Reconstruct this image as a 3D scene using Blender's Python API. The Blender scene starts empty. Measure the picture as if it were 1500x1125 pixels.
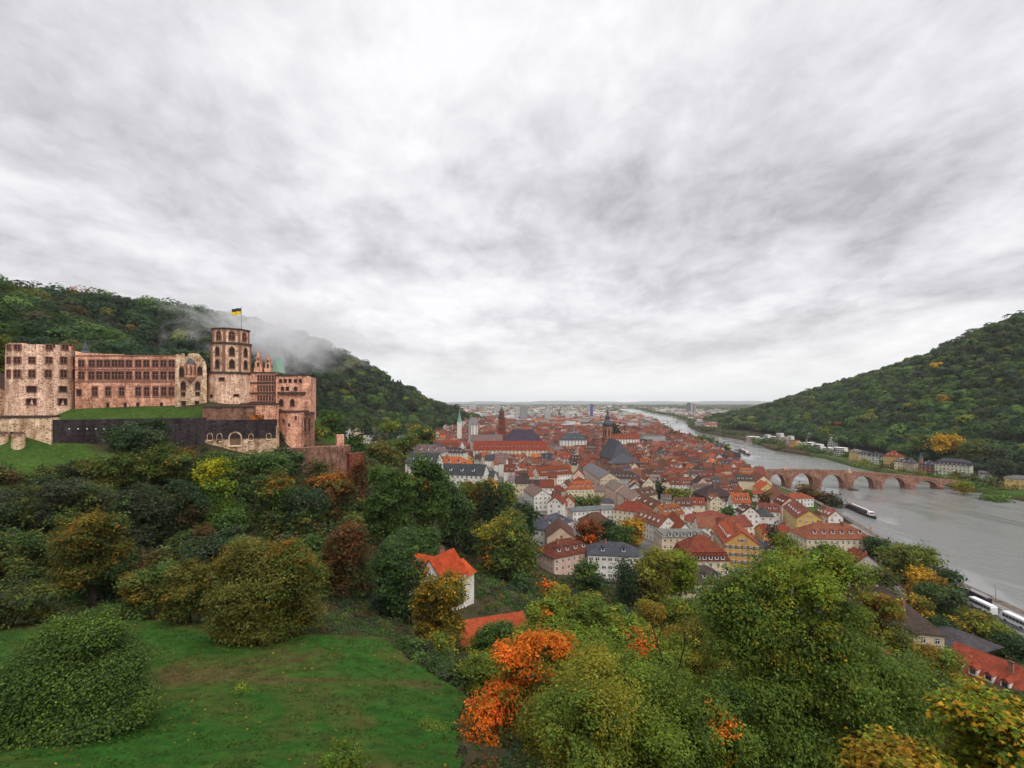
import bpy, math, random
import numpy as np
from mathutils import Vector, Matrix

# ------------------------------------------------------------------ camera, sky, sun, exposure
sc = bpy.context.scene
col = sc.collection
R = math.radians
FPX = 712.0            # focal length in pixels of the 1500 px wide photograph
EYE = 90.0             # eye height above the river, metres
HOR = 588.0            # horizon row of the photograph
cam_d = bpy.data.cameras.new('camera')
cam_d.sensor_width = 36.0
cam_d.lens = 36.0 * FPX / 1500.0
cam_d.shift_y = (HOR - 562.5) / 1500.0
cam_d.clip_start = 0.5
cam_d.clip_end = 80000
cam = bpy.data.objects.new('camera', cam_d)
col.objects.link(cam)
cam.location = (0, 0, EYE)
cam.rotation_euler = (R(90), 0, 0)
sc.camera = cam

SUN_EL, SUN_AZ = 48.0, 150.0      # azimuth: from +Y turning towards +X
sun_d = bpy.data.lights.new('sun', 'SUN')
sun_d.energy = 1.5
sun_d.angle = R(40)
sun_d.color = (1.0, 0.96, 0.90)
sun = bpy.data.objects.new('sun', sun_d)
col.objects.link(sun)
_sd = Vector((math.sin(R(SUN_AZ)) * math.cos(R(SUN_EL)), math.cos(R(SUN_AZ)) * math.cos(R(SUN_EL)), math.sin(R(SUN_EL))))
sun.rotation_euler = _sd.to_track_quat('Z', 'Y').to_euler()

world = bpy.data.worlds.new('World')
sc.world = world
world.use_nodes = True
wn, wl = world.node_tree.nodes, world.node_tree.links
wn.clear()
def N(t, nodes=None, **kw):
    n = nodes.new(t)
    for k, v in kw.items():
        setattr(n, k, v)
    return n
def build_sky():
    out = N('ShaderNodeOutputWorld', wn); bg = N('ShaderNodeBackground', wn)
    sky = N('ShaderNodeTexSky', wn, sky_type='NISHITA', sun_disc=False, sun_elevation=R(SUN_EL), sun_rotation=R(SUN_AZ))
    sky.air_density = 1.0; sky.dust_density = 3.0
    sk = N('ShaderNodeVectorMath', wn, operation='SCALE'); sk.inputs['Scale'].default_value = 0.07
    wl.new(sky.outputs[0], sk.inputs[0])
    tc = N('ShaderNodeTexCoord', wn)
    sep = N('ShaderNodeSeparateXYZ', wn); wl.new(tc.outputs['Generated'], sep.inputs[0])
    def M(op, a, b=None, c=None):
        m = N('ShaderNodeMath', wn, operation=op)
        for i, v in enumerate((a, b, c)):
            if v is None: continue
            if isinstance(v, (int, float)): m.inputs[i].default_value = v
            else: wl.new(v, m.inputs[i])
        return m.outputs[0]
    zc = M('MAXIMUM', sep.outputs[2], 0.0)
    den = M('ADD', zc, 0.22)
    u = M('DIVIDE', sep.outputs[0], den); v = M('DIVIDE', sep.outputs[1], den)
    comb = N('ShaderNodeCombineXYZ', wn); wl.new(u, comb.inputs[0]); wl.new(v, comb.inputs[1])
    def noise(scale, det, rough, dist, off, sx=1.0, sy=1.0, rot=0.0):
        mp = N('ShaderNodeMapping', wn); wl.new(comb.outputs[0], mp.inputs[0])
        mp.inputs['Location'].default_value = off; mp.inputs['Scale'].default_value = (sx, sy, 1); mp.inputs['Rotation'].default_value = (0, 0, rot)
        n = N('ShaderNodeTexNoise', wn); wl.new(mp.outputs[0], n.inputs['Vector'])
        n.inputs['Scale'].default_value = scale; n.inputs['Detail'].default_value = det
        n.inputs['Roughness'].default_value = rough; n.inputs['Distortion'].default_value = dist
        return n.outputs['Fac']
    n1 = noise(1.25, 6.0, 0.52, 0.2, (3.1, 7.7, 0), 1.0, 1.0)
    n2 = noise(3.8, 9.0, 0.60, 0.3, (1.7, 2.3, 0), 1.25, 0.85, 0.6)
    n3 = noise(0.55, 2.0, 0.5, 0.2, (9.2, 4.4, 0), 1.3, 0.6, 0.5)
    n4 = noise(10.0, 8.0, 0.62, 0.4, (5.7, 0.3, 0), 1.15, 0.9, 0.3)
    s = M('ADD', M('MULTIPLY', M('SUBTRACT', n4, 0.5), 0.13), M('ADD', M('MULTIPLY', n1, 0.58), M('ADD', M('MULTIPLY', n2, 0.31), M('MULTIPLY', n3, 0.22))))
    ramp = N('ShaderNodeValToRGB', wn); wl.new(s, ramp.inputs[0])
    e = ramp.color_ramp.elements
    e[0].position = 0.41; e[0].color = (0.41, 0.40, 0.425, 1)
    e[1].position = 0.665; e[1].color = (0.86, 0.85, 0.86, 1)
    m = e.new(0.50); m.color = (0.59, 0.58, 0.605, 1)
    m = e.new(0.58); m.color = (0.74, 0.725, 0.75, 1)
    # brighter clear strip low over the plain
    hz = N('ShaderNodeMapRange', wn); wl.new(zc, hz.inputs[0])
    hz.inputs[1].default_value = 0.015; hz.inputs[2].default_value = 0.17; hz.inputs[3].default_value = 0.85; hz.inputs[4].default_value = 0.0
    mixh = N('ShaderNodeMix', wn, data_type='RGBA'); wl.new(hz.outputs[0], mixh.inputs[0]); wl.new(ramp.outputs[0], mixh.inputs[6])
    mixh.inputs[7].default_value = (0.84, 0.845, 0.835, 1)
    # an overcast sky is brightest overhead; added boost, out of view, lights the land
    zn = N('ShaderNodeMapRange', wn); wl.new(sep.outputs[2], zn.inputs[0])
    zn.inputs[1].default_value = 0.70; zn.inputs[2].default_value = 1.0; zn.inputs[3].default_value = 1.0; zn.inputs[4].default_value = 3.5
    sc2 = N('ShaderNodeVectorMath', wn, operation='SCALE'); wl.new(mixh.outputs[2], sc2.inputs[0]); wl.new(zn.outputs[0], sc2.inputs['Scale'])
    mix = N('ShaderNodeMix', wn, data_type='RGBA'); mix.inputs[0].default_value = 0.93
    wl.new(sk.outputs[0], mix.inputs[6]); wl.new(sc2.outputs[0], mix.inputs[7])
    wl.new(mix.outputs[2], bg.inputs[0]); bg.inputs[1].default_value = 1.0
    wl.new(bg.outputs[0], out.inputs[0])
build_sky()
vs = sc.view_settings
sc.display_settings.display_device = 'sRGB'
vs.view_transform = 'Standard'; vs.look = 'None'; vs.exposure = 0.3; vs.gamma = 1.0; vs.use_curve_mapping = False
cy = sc.cycles
cy.max_bounces = 6; cy.diffuse_bounces = 3; cy.glossy_bounces = 2; cy.transmission_bounces = 2
cy.volume_bounces = 2; cy.transparent_max_bounces = 6
cy.use_denoising = True
cy.volume_step_rate = 1.0; cy.volume_max_steps = 256

# ------------------------------------------------------------------ helpers
rng = np.random.default_rng(7)
rnd = random.Random(5)
def ray(px, py): return Vector(((px - 750.0) / FPX, 1.0, -(py - HOR) / FPX))
def P(px, py, Y): return Vector((0, 0, EYE)) + ray(px, py) * Y
def X(px, Y): return (px - 750.0) / FPX * Y
def tag(o, label=None, cat=None, group=None, kind=None):
    if label: o['label'] = label
    if cat: o['category'] = cat
    if group: o['group'] = group
    if kind: o['kind'] = kind
    return o
def empty(name, loc, rz=0.0, label=None, cat=None, group=None):
    o = bpy.data.objects.new(name, None); o.empty_display_size = 0.5
    col.objects.link(o); o.location = loc; o.rotation_euler = (0, 0, rz)
    return tag(o, label, cat, group)
def link(name, me, parent=None, loc=None, rz=0.0, color=None):
    o = bpy.data.objects.new(name, me); col.objects.link(o)
    if parent: o.parent = parent
    if loc is not None: o.location = loc
    if rz: o.rotation_euler = (0, 0, rz)
    if color is not None: o.color = (color[0], color[1], color[2], 1)
    return o
class MB:
    def __init__(s): s.v = []; s.f = []; s.m = []
    def add(s, vs, fs, mi=0):
        b = len(s.v); s.v += [tuple(p) for p in vs]
        for f in fs: s.f.append([i + b for i in f]); s.m.append(mi)
    def box(s, x0, x1, y0, y1, z0, z1, mi=0, rz=0.0, c=(0, 0)):
        vs = [(x0, y0, z0), (x1, y0, z0), (x1, y1, z0), (x0, y1, z0), (x0, y0, z1), (x1, y0, z1), (x1, y1, z1), (x0, y1, z1)]
        if rz:
            ca, sa = math.cos(rz), math.sin(rz)
            vs = [(c[0] + (x - c[0]) * ca - (y - c[1]) * sa, c[1] + (x - c[0]) * sa + (y - c[1]) * ca, z) for x, y, z in vs]
        s.add(vs, [(3, 2, 1, 0), (4, 5, 6, 7), (0, 1, 5, 4), (1, 2, 6, 5), (2, 3, 7, 6), (3, 0, 4, 7)], mi)
    def prism(s, poly, axis_vec, mi=0):
        a = Vector(axis_vec); n = len(poly)
        vs = [Vector(p) for p in poly] + [Vector(p) + a for p in poly]
        s.add(vs, [tuple(range(n - 1, -1, -1)), tuple(range(n, 2 * n))] + [(i, (i + 1) % n, n + (i + 1) % n, n + i) for i in range(n)], mi)
    def cyl(s, cx, cy_, r0, r1, z0, z1, n=24, mi=0, ph=0.0, cap=True):
        vs = [(cx + r0 * math.cos(ph + 2 * math.pi * i / n), cy_ + r0 * math.sin(ph + 2 * math.pi * i / n), z0) for i in range(n)]
        vs += [(cx + r1 * math.cos(ph + 2 * math.pi * i / n), cy_ + r1 * math.sin(ph + 2 * math.pi * i / n), z1) for i in range(n)]
        fs = [(i, (i + 1) % n, n + (i + 1) % n, n + i) for i in range(n)]
        if cap: fs += [tuple(range(n - 1, -1, -1)), tuple(range(n, 2 * n))]
        s.add(vs, fs, mi)
    def tube(s, pts, radii, n=7, mi=0):
        rings = []
        for i, p in enumerate(pts):
            p = Vector(p); d = (Vector(pts[min(i + 1, len(pts) - 1)]) - Vector(pts[max(i - 1, 0)]))
            d = d.normalized() if d.length > 1e-6 else Vector((0, 0, 1))
            a = d.orthogonal().normalized(); b = d.cross(a)
            rings.append([p + (a * math.cos(2 * math.pi * k / n) + b * math.sin(2 * math.pi * k / n)) * radii[i] for k in range(n)])
        vs = [q for r in rings for q in r]; fs = []
        for i in range(len(pts) - 1):
            for k in range(n):
                fs.append((i * n + k, i * n + (k + 1) % n, (i + 1) * n + (k + 1) % n, (i + 1) * n + k))
        fs.append(tuple(range(n - 1, -1, -1))); fs.append(tuple(range((len(pts) - 1) * n, len(pts) * n)))
        s.add(vs, fs, mi)
    def mesh(s, name, mats, smooth=False):
        me = bpy.data.meshes.new(name); me.from_pydata(s.v, [], s.f)
        for m in (mats if isinstance(mats, (list, tuple)) else [mats]): me.materials.append(m)
        if any(s.m): me.polygons.foreach_set('material_index', s.m)
        if smooth: me.polygons.foreach_set('use_smooth', [True] * len(s.f))
        me.update(); return me
    def build(s, name, mats, parent=None, loc=None, rz=0.0, color=None, smooth=False):
        return link(name, s.mesh(name, mats, smooth), parent, loc, rz, color)
def np_mesh(name, verts, nper, mat, cols=None, smooth=False):
    """verts (n*nper,3): n separate polygons of nper corners, colour per polygon"""
    me = bpy.data.meshes.new(name); nv = len(verts); nf = nv // nper
    me.vertices.add(nv); me.vertices.foreach_set('co', np.ascontiguousarray(verts, dtype=np.float32).ravel())
    me.loops.add(nv); me.loops.foreach_set('vertex_index', np.arange(nv, dtype=np.int32))
    me.polygons.add(nf); me.polygons.foreach_set('loop_start', np.arange(0, nv, nper, dtype=np.int32))
    me.polygons.foreach_set('loop_total', np.full(nf, nper, dtype=np.int32))
    me.update(calc_edges=True)
    if cols is not None:
        a = me.attributes.new('Col', 'FLOAT_COLOR', 'POINT')
        c4 = np.ones((nv, 4), dtype=np.float32); c4[:, :3] = np.repeat(cols, nper, axis=0)
        a.data.foreach_set('color', c4.ravel())
    me.materials.append(mat)
    return me

# ------------------------------------------------------------------ materials
def new_mat(name):
    m = bpy.data.materials.new(name); m.use_nodes = True
    nt = m.node_tree; nt.nodes.clear()
    out = nt.nodes.new('ShaderNodeOutputMaterial'); b = nt.nodes.new('ShaderNodeBsdfPrincipled')
    nt.links.new(b.outputs[0], out.inputs[0]); b.inputs['Roughness'].default_value = 0.85
    b.inputs['Specular IOR Level'].default_value = 0.06
    return m, nt, b
def nnoise(nt, scale, detail=4, rough=0.55, vec=None, dist=0.0):
    n = nt.nodes.new('ShaderNodeTexNoise'); n.inputs['Scale'].default_value = scale; n.inputs['Detail'].default_value = detail
    n.inputs['Roughness'].default_value = rough; n.inputs['Distortion'].default_value = dist
    if vec is not None: nt.links.new(vec, n.inputs['Vector'])
    return n.outputs['Fac']
def ramp2(nt, fac, p0, c0, p1, c1, extra=()):
    r = nt.nodes.new('ShaderNodeValToRGB'); nt.links.new(fac, r.inputs[0])
    e = r.color_ramp.elements
    e[0].position = p0; e[0].color = (*c0, 1) if len(c0) == 3 else c0
    e[1].position = p1; e[1].color = (*c1, 1) if len(c1) == 3 else c1
    for p, c in extra:
        q = e.new(p); q.color = (*c, 1)
    return r.outputs[0]
def mul(nt, a, b):
    m = nt.nodes.new('ShaderNodeMix'); m.data_type = 'RGBA'; m.blend_type = 'MULTIPLY'; m.inputs[0].default_value = 1.0
    for v, i in ((a, 6), (b, 7)):
        if isinstance(v, tuple): m.inputs[i].default_value = (*v, 1)
        else: nt.links.new(v, m.inputs[i])
    return m.outputs[2]
def mixc(nt, f, a, b):
    m = nt.nodes.new('ShaderNodeMix'); m.data_type = 'RGBA'
    for v, i in ((f, 0), (a, 6), (b, 7)):
        if isinstance(v, tuple): m.inputs[i].default_value = (*v, 1)
        elif isinstance(v, float): m.inputs[i].default_value = v
        else: nt.links.new(v, m.inputs[i])
    return m.outputs[2]
def coord(nt, which='Object'):
    t = nt.nodes.new('ShaderNodeTexCoord'); return t.outputs[which]
def bump(nt, b, h, strength=0.4, dist=0.1):
    n = nt.nodes.new('ShaderNodeBump'); n.inputs['Strength'].default_value = strength; n.inputs['Distance'].default_value = dist
    nt.links.new(h, n.inputs['Height']); nt.links.new(n.outputs[0], b.inputs['Normal'])
def objcolor(nt):
    return nt.nodes.new('ShaderNodeObjectInfo').outputs['Color']
def attr(nt, name='Col'):
    a = nt.nodes.new('ShaderNodeAttribute'); a.attribute_name = name; return a.outputs['Color']

def mk_leaf():
    m, nt, b = new_mat('leaf')
    c = mul(nt, attr(nt), objcolor(nt)); nt.links.new(c, b.inputs['Base Color'])
    b.inputs['Roughness'].default_value = 0.6; b.inputs['Specular IOR Level'].default_value = 0.08
    tr = nt.nodes.new('ShaderNodeBsdfTranslucent'); nt.links.new(c, tr.inputs[0])
    mx = nt.nodes.new('ShaderNodeMixShader'); mx.inputs[0].default_value = 0.42
    nt.links.new(b.outputs[0], mx.inputs[1]); nt.links.new(tr.outputs[0], mx.inputs[2])
    nt.links.new(mx.outputs[0], [n for n in nt.nodes if n.type == 'OUTPUT_MATERIAL'][0].inputs[0])
    return m
def mk_simple(name, c, rough=0.8, noise=None, spec=0.08, metal=0.0):
    m, nt, b = new_mat(name); b.inputs['Roughness'].default_value = rough; b.inputs['Specular IOR Level'].default_value = spec
    b.inputs['Metallic'].default_value = metal
    if noise:
        f = nnoise(nt, noise[0], 5, 0.6, coord(nt)); k = noise[1]
        nt.links.new(ramp2(nt, f, 0.3, tuple(x * (1 - k) for x in c), 0.7, tuple(min(1, x * (1 + k)) for x in c)), b.inputs['Base Color'])
    else: b.inputs['Base Color'].default_value = (*c, 1)
    return m
def mk_plaster():
    m, nt, b = new_mat('plaster'); co = coord(nt)
    f = nnoise(nt, 0.35, 6, 0.65, co); g = nnoise(nt, 3.0, 4, 0.6, co)
    s = mul(nt, ramp2(nt, f, 0.25, (0.72, 0.70, 0.66), 0.6, (1.05, 1.05, 1.05)), ramp2(nt, g, 0.3, (0.9, 0.9, 0.88), 0.7, (1.04, 1.04, 1.04)))
    nt.links.new(mul(nt, objcolor(nt), s), b.inputs['Base Color']); b.inputs['Roughness'].default_value = 0.9
    return m
def mk_roof(name, src):
    m, nt, b = new_mat(name); co = coord(nt)
    f = nnoise(nt, 0.45, 6, 0.7, co); g = nnoise(nt, 2.6, 3, 0.6, co)
    v = nt.nodes.new('ShaderNodeTexVoronoi'); v.inputs['Scale'].default_value = 2.4; nt.links.new(co, v.inputs['Vector'])
    w = nt.nodes.new('ShaderNodeTexWave'); w.wave_type = 'BANDS'; w.bands_direction = 'Z'; w.inputs['Scale'].default_value = 1.5; w.inputs['Distortion'].default_value = 1.2
    nt.links.new(co, w.inputs['Vector'])
    hs = nt.nodes.new('ShaderNodeHueSaturation'); nt.links.new(v.outputs['Color'], hs.inputs['Color']); hs.inputs['Saturation'].default_value = 0.12
    s = mul(nt, ramp2(nt, f, 0.25, (0.55, 0.52, 0.5), 0.65, (1.15, 1.12, 1.1)), ramp2(nt, g, 0.3, (0.8, 0.8, 0.8), 0.7, (1.12, 1.12, 1.12)))
    s = mul(nt, s, ramp2(nt, w.outputs['Fac'], 0.1, (0.78, 0.78, 0.78), 0.6, (1.06, 1.06, 1.06)))
    s = mul(nt, s, mixc(nt, 0.35, (1.0, 1.0, 1.0), hs.outputs[0]))
    nt.links.new(mul(nt, objcolor(nt) if src == 'obj' else attr(nt), s), b.inputs['Base Color'])
    bump(nt, b, w.outputs['Fac'], 0.5, 0.08); b.inputs['Roughness'].default_value = 0.8
    return m
def mk_stone(name, cA, cB, cM, scale=1.0, stain=(0.5, 0.45, 0.42), dark=0.38):
    """rubble / ashlar sandstone: stones of varied colour, pale joints, weather stains with a shape of their own"""
    m, nt, b = new_mat(name); co = coord(nt)
    mp = nt.nodes.new('ShaderNodeMapping'); nt.links.new(co, mp.inputs[0]); mp.inputs['Scale'].default_value = (scale, scale, scale * 1.7)
    v = nt.nodes.new('ShaderNodeTexVoronoi'); v.inputs['Scale'].default_value = 1.0; nt.links.new(mp.outputs[0], v.inputs['Vector'])
    v2 = nt.nodes.new('ShaderNodeTexVoronoi'); v2.feature = 'DISTANCE_TO_EDGE'; v2.inputs['Scale'].default_value = 1.0; nt.links.new(mp.outputs[0], v2.inputs['Vector'])
    sp = nt.nodes.new('ShaderNodeSeparateColor'); nt.links.new(v.outputs['Color'], sp.inputs[0])
    stones = ramp2(nt, sp.outputs[0], 0.1, cA, 0.9, cB)
    jo = ramp2(nt, v2.outputs['Distance'], 0.05, (1, 1, 1), 0.16, (0, 0, 0))
    c = mixc(nt, jo, stones, cM)
    big = nnoise(nt, 0.11, 6, 0.68, co, 0.5); sm = nnoise(nt, 0.5, 5, 0.65, co)
    c = mul(nt, c, ramp2(nt, big, dark - .06, stain, 0.54, (1.08, 1.06, 1.04)))
    c = mul(nt, c, ramp2(nt, sm, 0.3, (0.74, 0.70, 0.68), 0.62, (1.14, 1.13, 1.12)))
    ms = nt.nodes.new('ShaderNodeMapping'); nt.links.new(co, ms.inputs[0]); ms.inputs['Scale'].default_value = (0.9, 0.9, 0.10)      # rain streaks run down the stone
    st = nnoise(nt, 1.0, 5, 0.7, ms.outputs[0], 0.3); c = mul(nt, c, ramp2(nt, st, 0.36, (0.66, 0.60, 0.56), 0.55, (1.08, 1.07, 1.06)))
    nt.links.new(c, b.inputs['Base Color']); bump(nt, b, v2.outputs['Distance'], 0.6, 0.15)
    return m
def mk_attr_noise(name, k=0.25, scale=2.0):
    m, nt, b = new_mat(name); co = coord(nt, 'Object')
    f = nnoise(nt, scale, 5, 0.65, co)
    nt.links.new(mul(nt, attr(nt), ramp2(nt, f, 0.3, (1 - k,) * 3, 0.7, (1 + k,) * 3)), b.inputs['Base Color'])
    return m
M_LEAF = mk_leaf()
M_BARK = mk_simple('bark', (0.045, 0.035, 0.025), 0.95, (3.0, 0.5))
M_PLASTER = mk_plaster()
M_ROOF = mk_roof('roof_tiles', 'obj')
M_ROOFS = mk_roof('roof_tiles_far', 'attr')
M_ATTR = mk_attr_noise('weathered', 0.22, 0.8)
M_PINK = mk_stone('pink_rubble', (0.30, 0.15, 0.115), (0.82, 0.53, 0.39), (0.84, 0.64, 0.49), 1.35, (0.62, 0.55, 0.5))
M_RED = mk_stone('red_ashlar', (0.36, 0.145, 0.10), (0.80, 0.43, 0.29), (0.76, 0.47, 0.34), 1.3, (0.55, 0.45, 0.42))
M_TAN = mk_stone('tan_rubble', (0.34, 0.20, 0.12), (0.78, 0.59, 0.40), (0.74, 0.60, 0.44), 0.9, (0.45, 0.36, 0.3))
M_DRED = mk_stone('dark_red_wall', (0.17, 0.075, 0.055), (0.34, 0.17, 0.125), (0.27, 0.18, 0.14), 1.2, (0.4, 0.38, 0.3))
M_BLACKW = mk_stone('blackened_wall', (0.030, 0.025, 0.030), (0.065, 0.052, 0.058), (0.05, 0.042, 0.045), 0.8, (0.6, 0.55, 0.6))
M_BRIDGE = mk_stone('bridge_sandstone', (0.18, 0.09, 0.062), (0.36, 0.195, 0.14), (0.32, 0.20, 0.15), 0.7, (0.6, 0.52, 0.48))
M_TRIM = mk_simple('red_stone_trim', (0.27, 0.125, 0.095), 0.85, (2.0, 0.3))
M_DARKTRIM = mk_simple('weathered_cornice', (0.085, 0.055, 0.045), 0.9, (1.5, 0.4))
M_VOID = mk_simple('dark_opening', (0.040, 0.026, 0.022), 0.7, (0.8, 0.6))
M_GLASS = mk_simple('window_glass', (0.035, 0.042, 0.05), 0.15, None, 0.5)
M_WHITE = mk_simple('white_paint', (0.74, 0.73, 0.70), 0.6)
M_GREENP = mk_simple('green_shutter', (0.05, 0.085, 0.06), 0.7)
M_BROWNP = mk_simple('brown_shutter', (0.10, 0.055, 0.035), 0.7)
M_BRICK = mk_simple('chimney_brick', (0.30, 0.14, 0.10), 0.9, (3.0, 0.35))
M_SLATE = mk_simple('slate', (0.075, 0.078, 0.09), 0.6, (2.0, 0.3))
M_ASPHALT = mk_simple('asphalt', (0.085, 0.085, 0.088), 0.9, (0.6, 0.25))
M_PAVE = mk_simple('paving', (0.19, 0.175, 0.16), 0.9, (0.7, 0.25))
M_METAL = mk_simple('grey_metal', (0.25, 0.25, 0.26), 0.4, None, 0.5, 0.6)
M_BLACK = mk_simple('black_paint', (0.015, 0.015, 0.018), 0.35, None, 0.5)
M_TYRE = mk_simple('rubber', (0.012, 0.012, 0.012), 0.9)
M_PAINT = None
def mk_paint():
    m, nt, b = new_mat('car_paint'); nt.links.new(objcolor(nt), b.inputs['Base Color'])
    b.inputs['Roughness'].default_value = 0.3; b.inputs['Specular IOR Level'].default_value = 0.5
    return m
M_PAINT = mk_paint()
# ------------------------------------------------------------------ terrain
def cp(px, py, Y): p = P(px, py, Y); return (p.x, p.y, p.z)
CTRL = [
 # the viewer's slope and the lawn
 (0, -30, 86), (0, 0, 83), (-45, 0, 80), (45, 0, 76), (0, 14, 76), (-45, 16, 76), (30, 14, 70), (-90, 0, 84), (-90, 30, 72),
 cp(300, 1125, 26), cp(110, 1090, 31), cp(480, 935, 60), cp(230, 912, 66), cp(0, 915, 68), cp(560, 935, 62), cp(620, 1050, 40), cp(690, 1012, 52),
 cp(-150, 930, 68), cp(-150, 1090, 32),
 cp(690, 945, 90), cp(660, 890, 112), cp(720, 872, 126), cp(745, 855, 178), (18, 225, 12), (22, 245, 11.5),
 cp(300, 860, 95), cp(100, 862, 98), cp(200, 800, 125), cp(0, 800, 130), cp(-200, 800, 130),
 cp(520, 735, 200), cp(470, 800, 130), cp(560, 800, 150), cp(620, 790, 182), cp(690, 740, 260), cp(660, 690, 330), cp(700, 690, 450),
 cp(470, 735, 188), cp(500, 735, 196), cp(462, 652, 216), cp(500, 656, 226), cp(425, 648, 206),
 # castle terrace: foot of the long wall in front, terrace behind
 cp(-160, 664, 156), cp(0, 664, 158), cp(80, 666, 165.3), cp(160, 668, 172.5), cp(240, 672, 180), cp(300, 678, 185.5), cp(350, 682, 189), cp(400, 682, 192.5), cp(440, 725, 188),
 (-215, 172, 84), (-175, 172, 84), (-157, 177, 84), (-140, 184, 84), (-120, 192, 84), (-112, 199, 84), (-100, 208, 84), (-92, 216, 83), (-88, 235, 80),
 (-300, 172, 84), (-230, 215, 86), (-150, 235, 86), (-110, 250, 84), (-240, 260, 98), (-150, 285, 100),
 cp(480, 655, 300), cp(540, 655, 480), cp(640, 660, 520), cp(600, 640, 700), cp(560, 645, 560), cp(480, 662, 260), cp(510, 655, 250),
 # left hill crest (ground; the trees stand on it)
 cp(-500, 395, 430), cp(-200, 412, 430), cp(0, 447, 430), cp(100, 467, 450), cp(200, 480, 480), cp(270, 485, 520), cp(320, 486, 600), cp(380, 492, 720), cp(440, 498, 850),
 cp(490, 518, 950), cp(545, 545, 1080), cp(600, 573, 1230), cp(650, 597, 1380), cp(690, 618, 1500), cp(715, 625, 1560),
 (-560, 620, 195), (-620, 900, 190), (-560, 1200, 120), (-500, 1500, 50), (-900, 700, 210), (-900, 1200, 120), (-700, 350, 215), (-1200, 200, 240),
 (-330, 330, 140), (-300, 420, 110), (-260, 600, 78), (-240, 800, 62), (-215, 1000, 45), (-190, 1200, 25),
 # slope below the viewer to the right, down to the quay
 (18, 30, 63), (40, 30, 62), (62, 40, 55), (30, 60, 48), (60, 80, 38), (100, 100, 29), (40, 100, 38), (20, 140, 30), (60, 160, 20), (100, 150, 21),
 (130, 130, 21), (150, 170, 13), (185, 165, 6), (190, 200, 5), (192, 260, 5.5), (100, 230, 12), (60, 230, 12), (140, 255, 10), (15, 340, 11), (-48, 572, 14),
 (-98, 640, 20), (-150, 940, 20), (-70, 1300, 10), (100, 60, 44), (150, 60, 38), (165, 95, 18), (178, 120, 8), (250, 0, 30), (190, 60, 20), (205, 100, 6),
 (80, 320, 10), (205, 320, 6), (0, 430, 11), (120, 450, 9), (240, 450, 7), (0, 600, 11), (150, 600, 9), (285, 620, 7), (-60, 800, 12), (150, 800, 9), (320, 800, 7),
 (-80, 1000, 10), (100, 1000, 8), (390, 1000, 7), (100, 1400, 8), (440, 1400, 7), (0, 1700, 9), (500, 1800, 7), (-300, 1900, 12), (0, 3000, 8), (-1500, 3000, 20), (1500, 3000, 8),
 (0, 6000, 8), (-3000, 6000, 8), (3000, 6000, 8), (2200, 2400, 30),
 # far bank and the right hill
 (470, 300, 6), (480, 400, 6), (492, 500, 6.5), (500, 620, 7), (515, 720, 7), (525, 800, 7), (505, 900, 7), (560, 1000, 8), (575, 1200, 8), (600, 1400, 8), (700, 1650, 8), (900, 1900, 10),
 (560, 400, 14), (575, 544, 14), (590, 720, 18), (600, 900, 22), (640, 1100, 24), (700, 1400, 26),
 cp(1250, 566, 1300), cp(1500, 474, 900), cp(1450, 490, 950), cp(1400, 510, 1000), cp(1350, 537, 1080), cp(1300, 552, 1160), cp(1200, 575, 1420), cp(1150, 592, 1620), cp(1110, 603, 1780), cp(1080, 611, 1880),
 cp(1600, 452, 860), cp(1750, 420, 800), (1100, 400, 270), (900, 200, 200), (1300, 800, 300), (1250, 1200, 230), (1200, 1500, 160), (1200, 1900, 60), (800, 420, 110), (800, 600, 120), (760, 200, 100), (560, 200, 20),
]
_c = np.array(CTRL, dtype=float)
_S = 100.0
def _phi(r): return r
def _fit():
    d = np.hypot(_c[:, None, 0] - _c[None, :, 0], _c[:, None, 1] - _c[None, :, 1]) / _S
    n = len(_c); A = np.zeros((n + 3, n + 3)); A[:n, :n] = _phi(d) - np.eye(n) * 0.004
    A[:n, n] = 1; A[:n, n + 1] = _c[:, 0] / 1000; A[:n, n + 2] = _c[:, 1] / 1000; A[n:, :n] = A[:n, n:].T
    return np.linalg.solve(A, np.concatenate([_c[:, 2], [0, 0, 0]]))
_w = _fit()
XL_Y = [-400, 100, 200, 228, 343, 408, 504, 628, 696, 956, 1200, 1500, 1885, 2288, 2912, 3770, 4577, 6000]
XL_X = [190, 199, 206, 209, 241, 258, 270, 309, 332, 385, 420, 480, 575, 670, 736, 874, 996, 1250]
XR_Y = [-400, 100, 240, 508, 660, 763, 890, 1110, 1393, 1709, 1885, 2288, 2912, 3770, 4577, 6000]
XR_X = [480, 465, 460, 460, 466, 490, 478, 535, 540, 622, 690, 803, 961, 1085, 1253, 1500]
def xl(y): return np.interp(y, XL_Y, XL_X)
def xr(y): return np.interp(y, XR_Y, XR_X)
def raw_h(x, y):
    x = np.asarray(x, float); y = np.asarray(y, float)
    sh = x.shape; x = x.ravel(); y = y.ravel(); o = np.empty(len(x))
    for i in range(0, len(x), 20000):
        xx, yy = x[i:i + 20000], y[i:i + 20000]
        r = np.hypot(xx[:, None] - _c[None, :, 0], yy[:, None] - _c[None, :, 1]) / _S
        o[i:i + 20000] = _phi(r) @ _w[:-3] + _w[-3] + _w[-2] * xx / 1000 + _w[-1] * yy / 1000
    return o.reshape(sh)
def H(x, y):
    """ground height, metres above the river"""
    x = np.asarray(x, float); y = np.asarray(y, float)
    h = raw_h(x, y)
    far = np.clip((y - 2200) / 1500, 0, 1)
    h = h * (1 - far) + 8.0 * far
    h = np.maximum(h, 4.0)
    s = np.minimum(x - xl(y), xr(y) - x)             # >0 in the river
    k = np.clip((s + 3.0) / 6.0, 0, 1) * (y < 6000)
    return h * (1 - k) + (-3.0) * k
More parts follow.
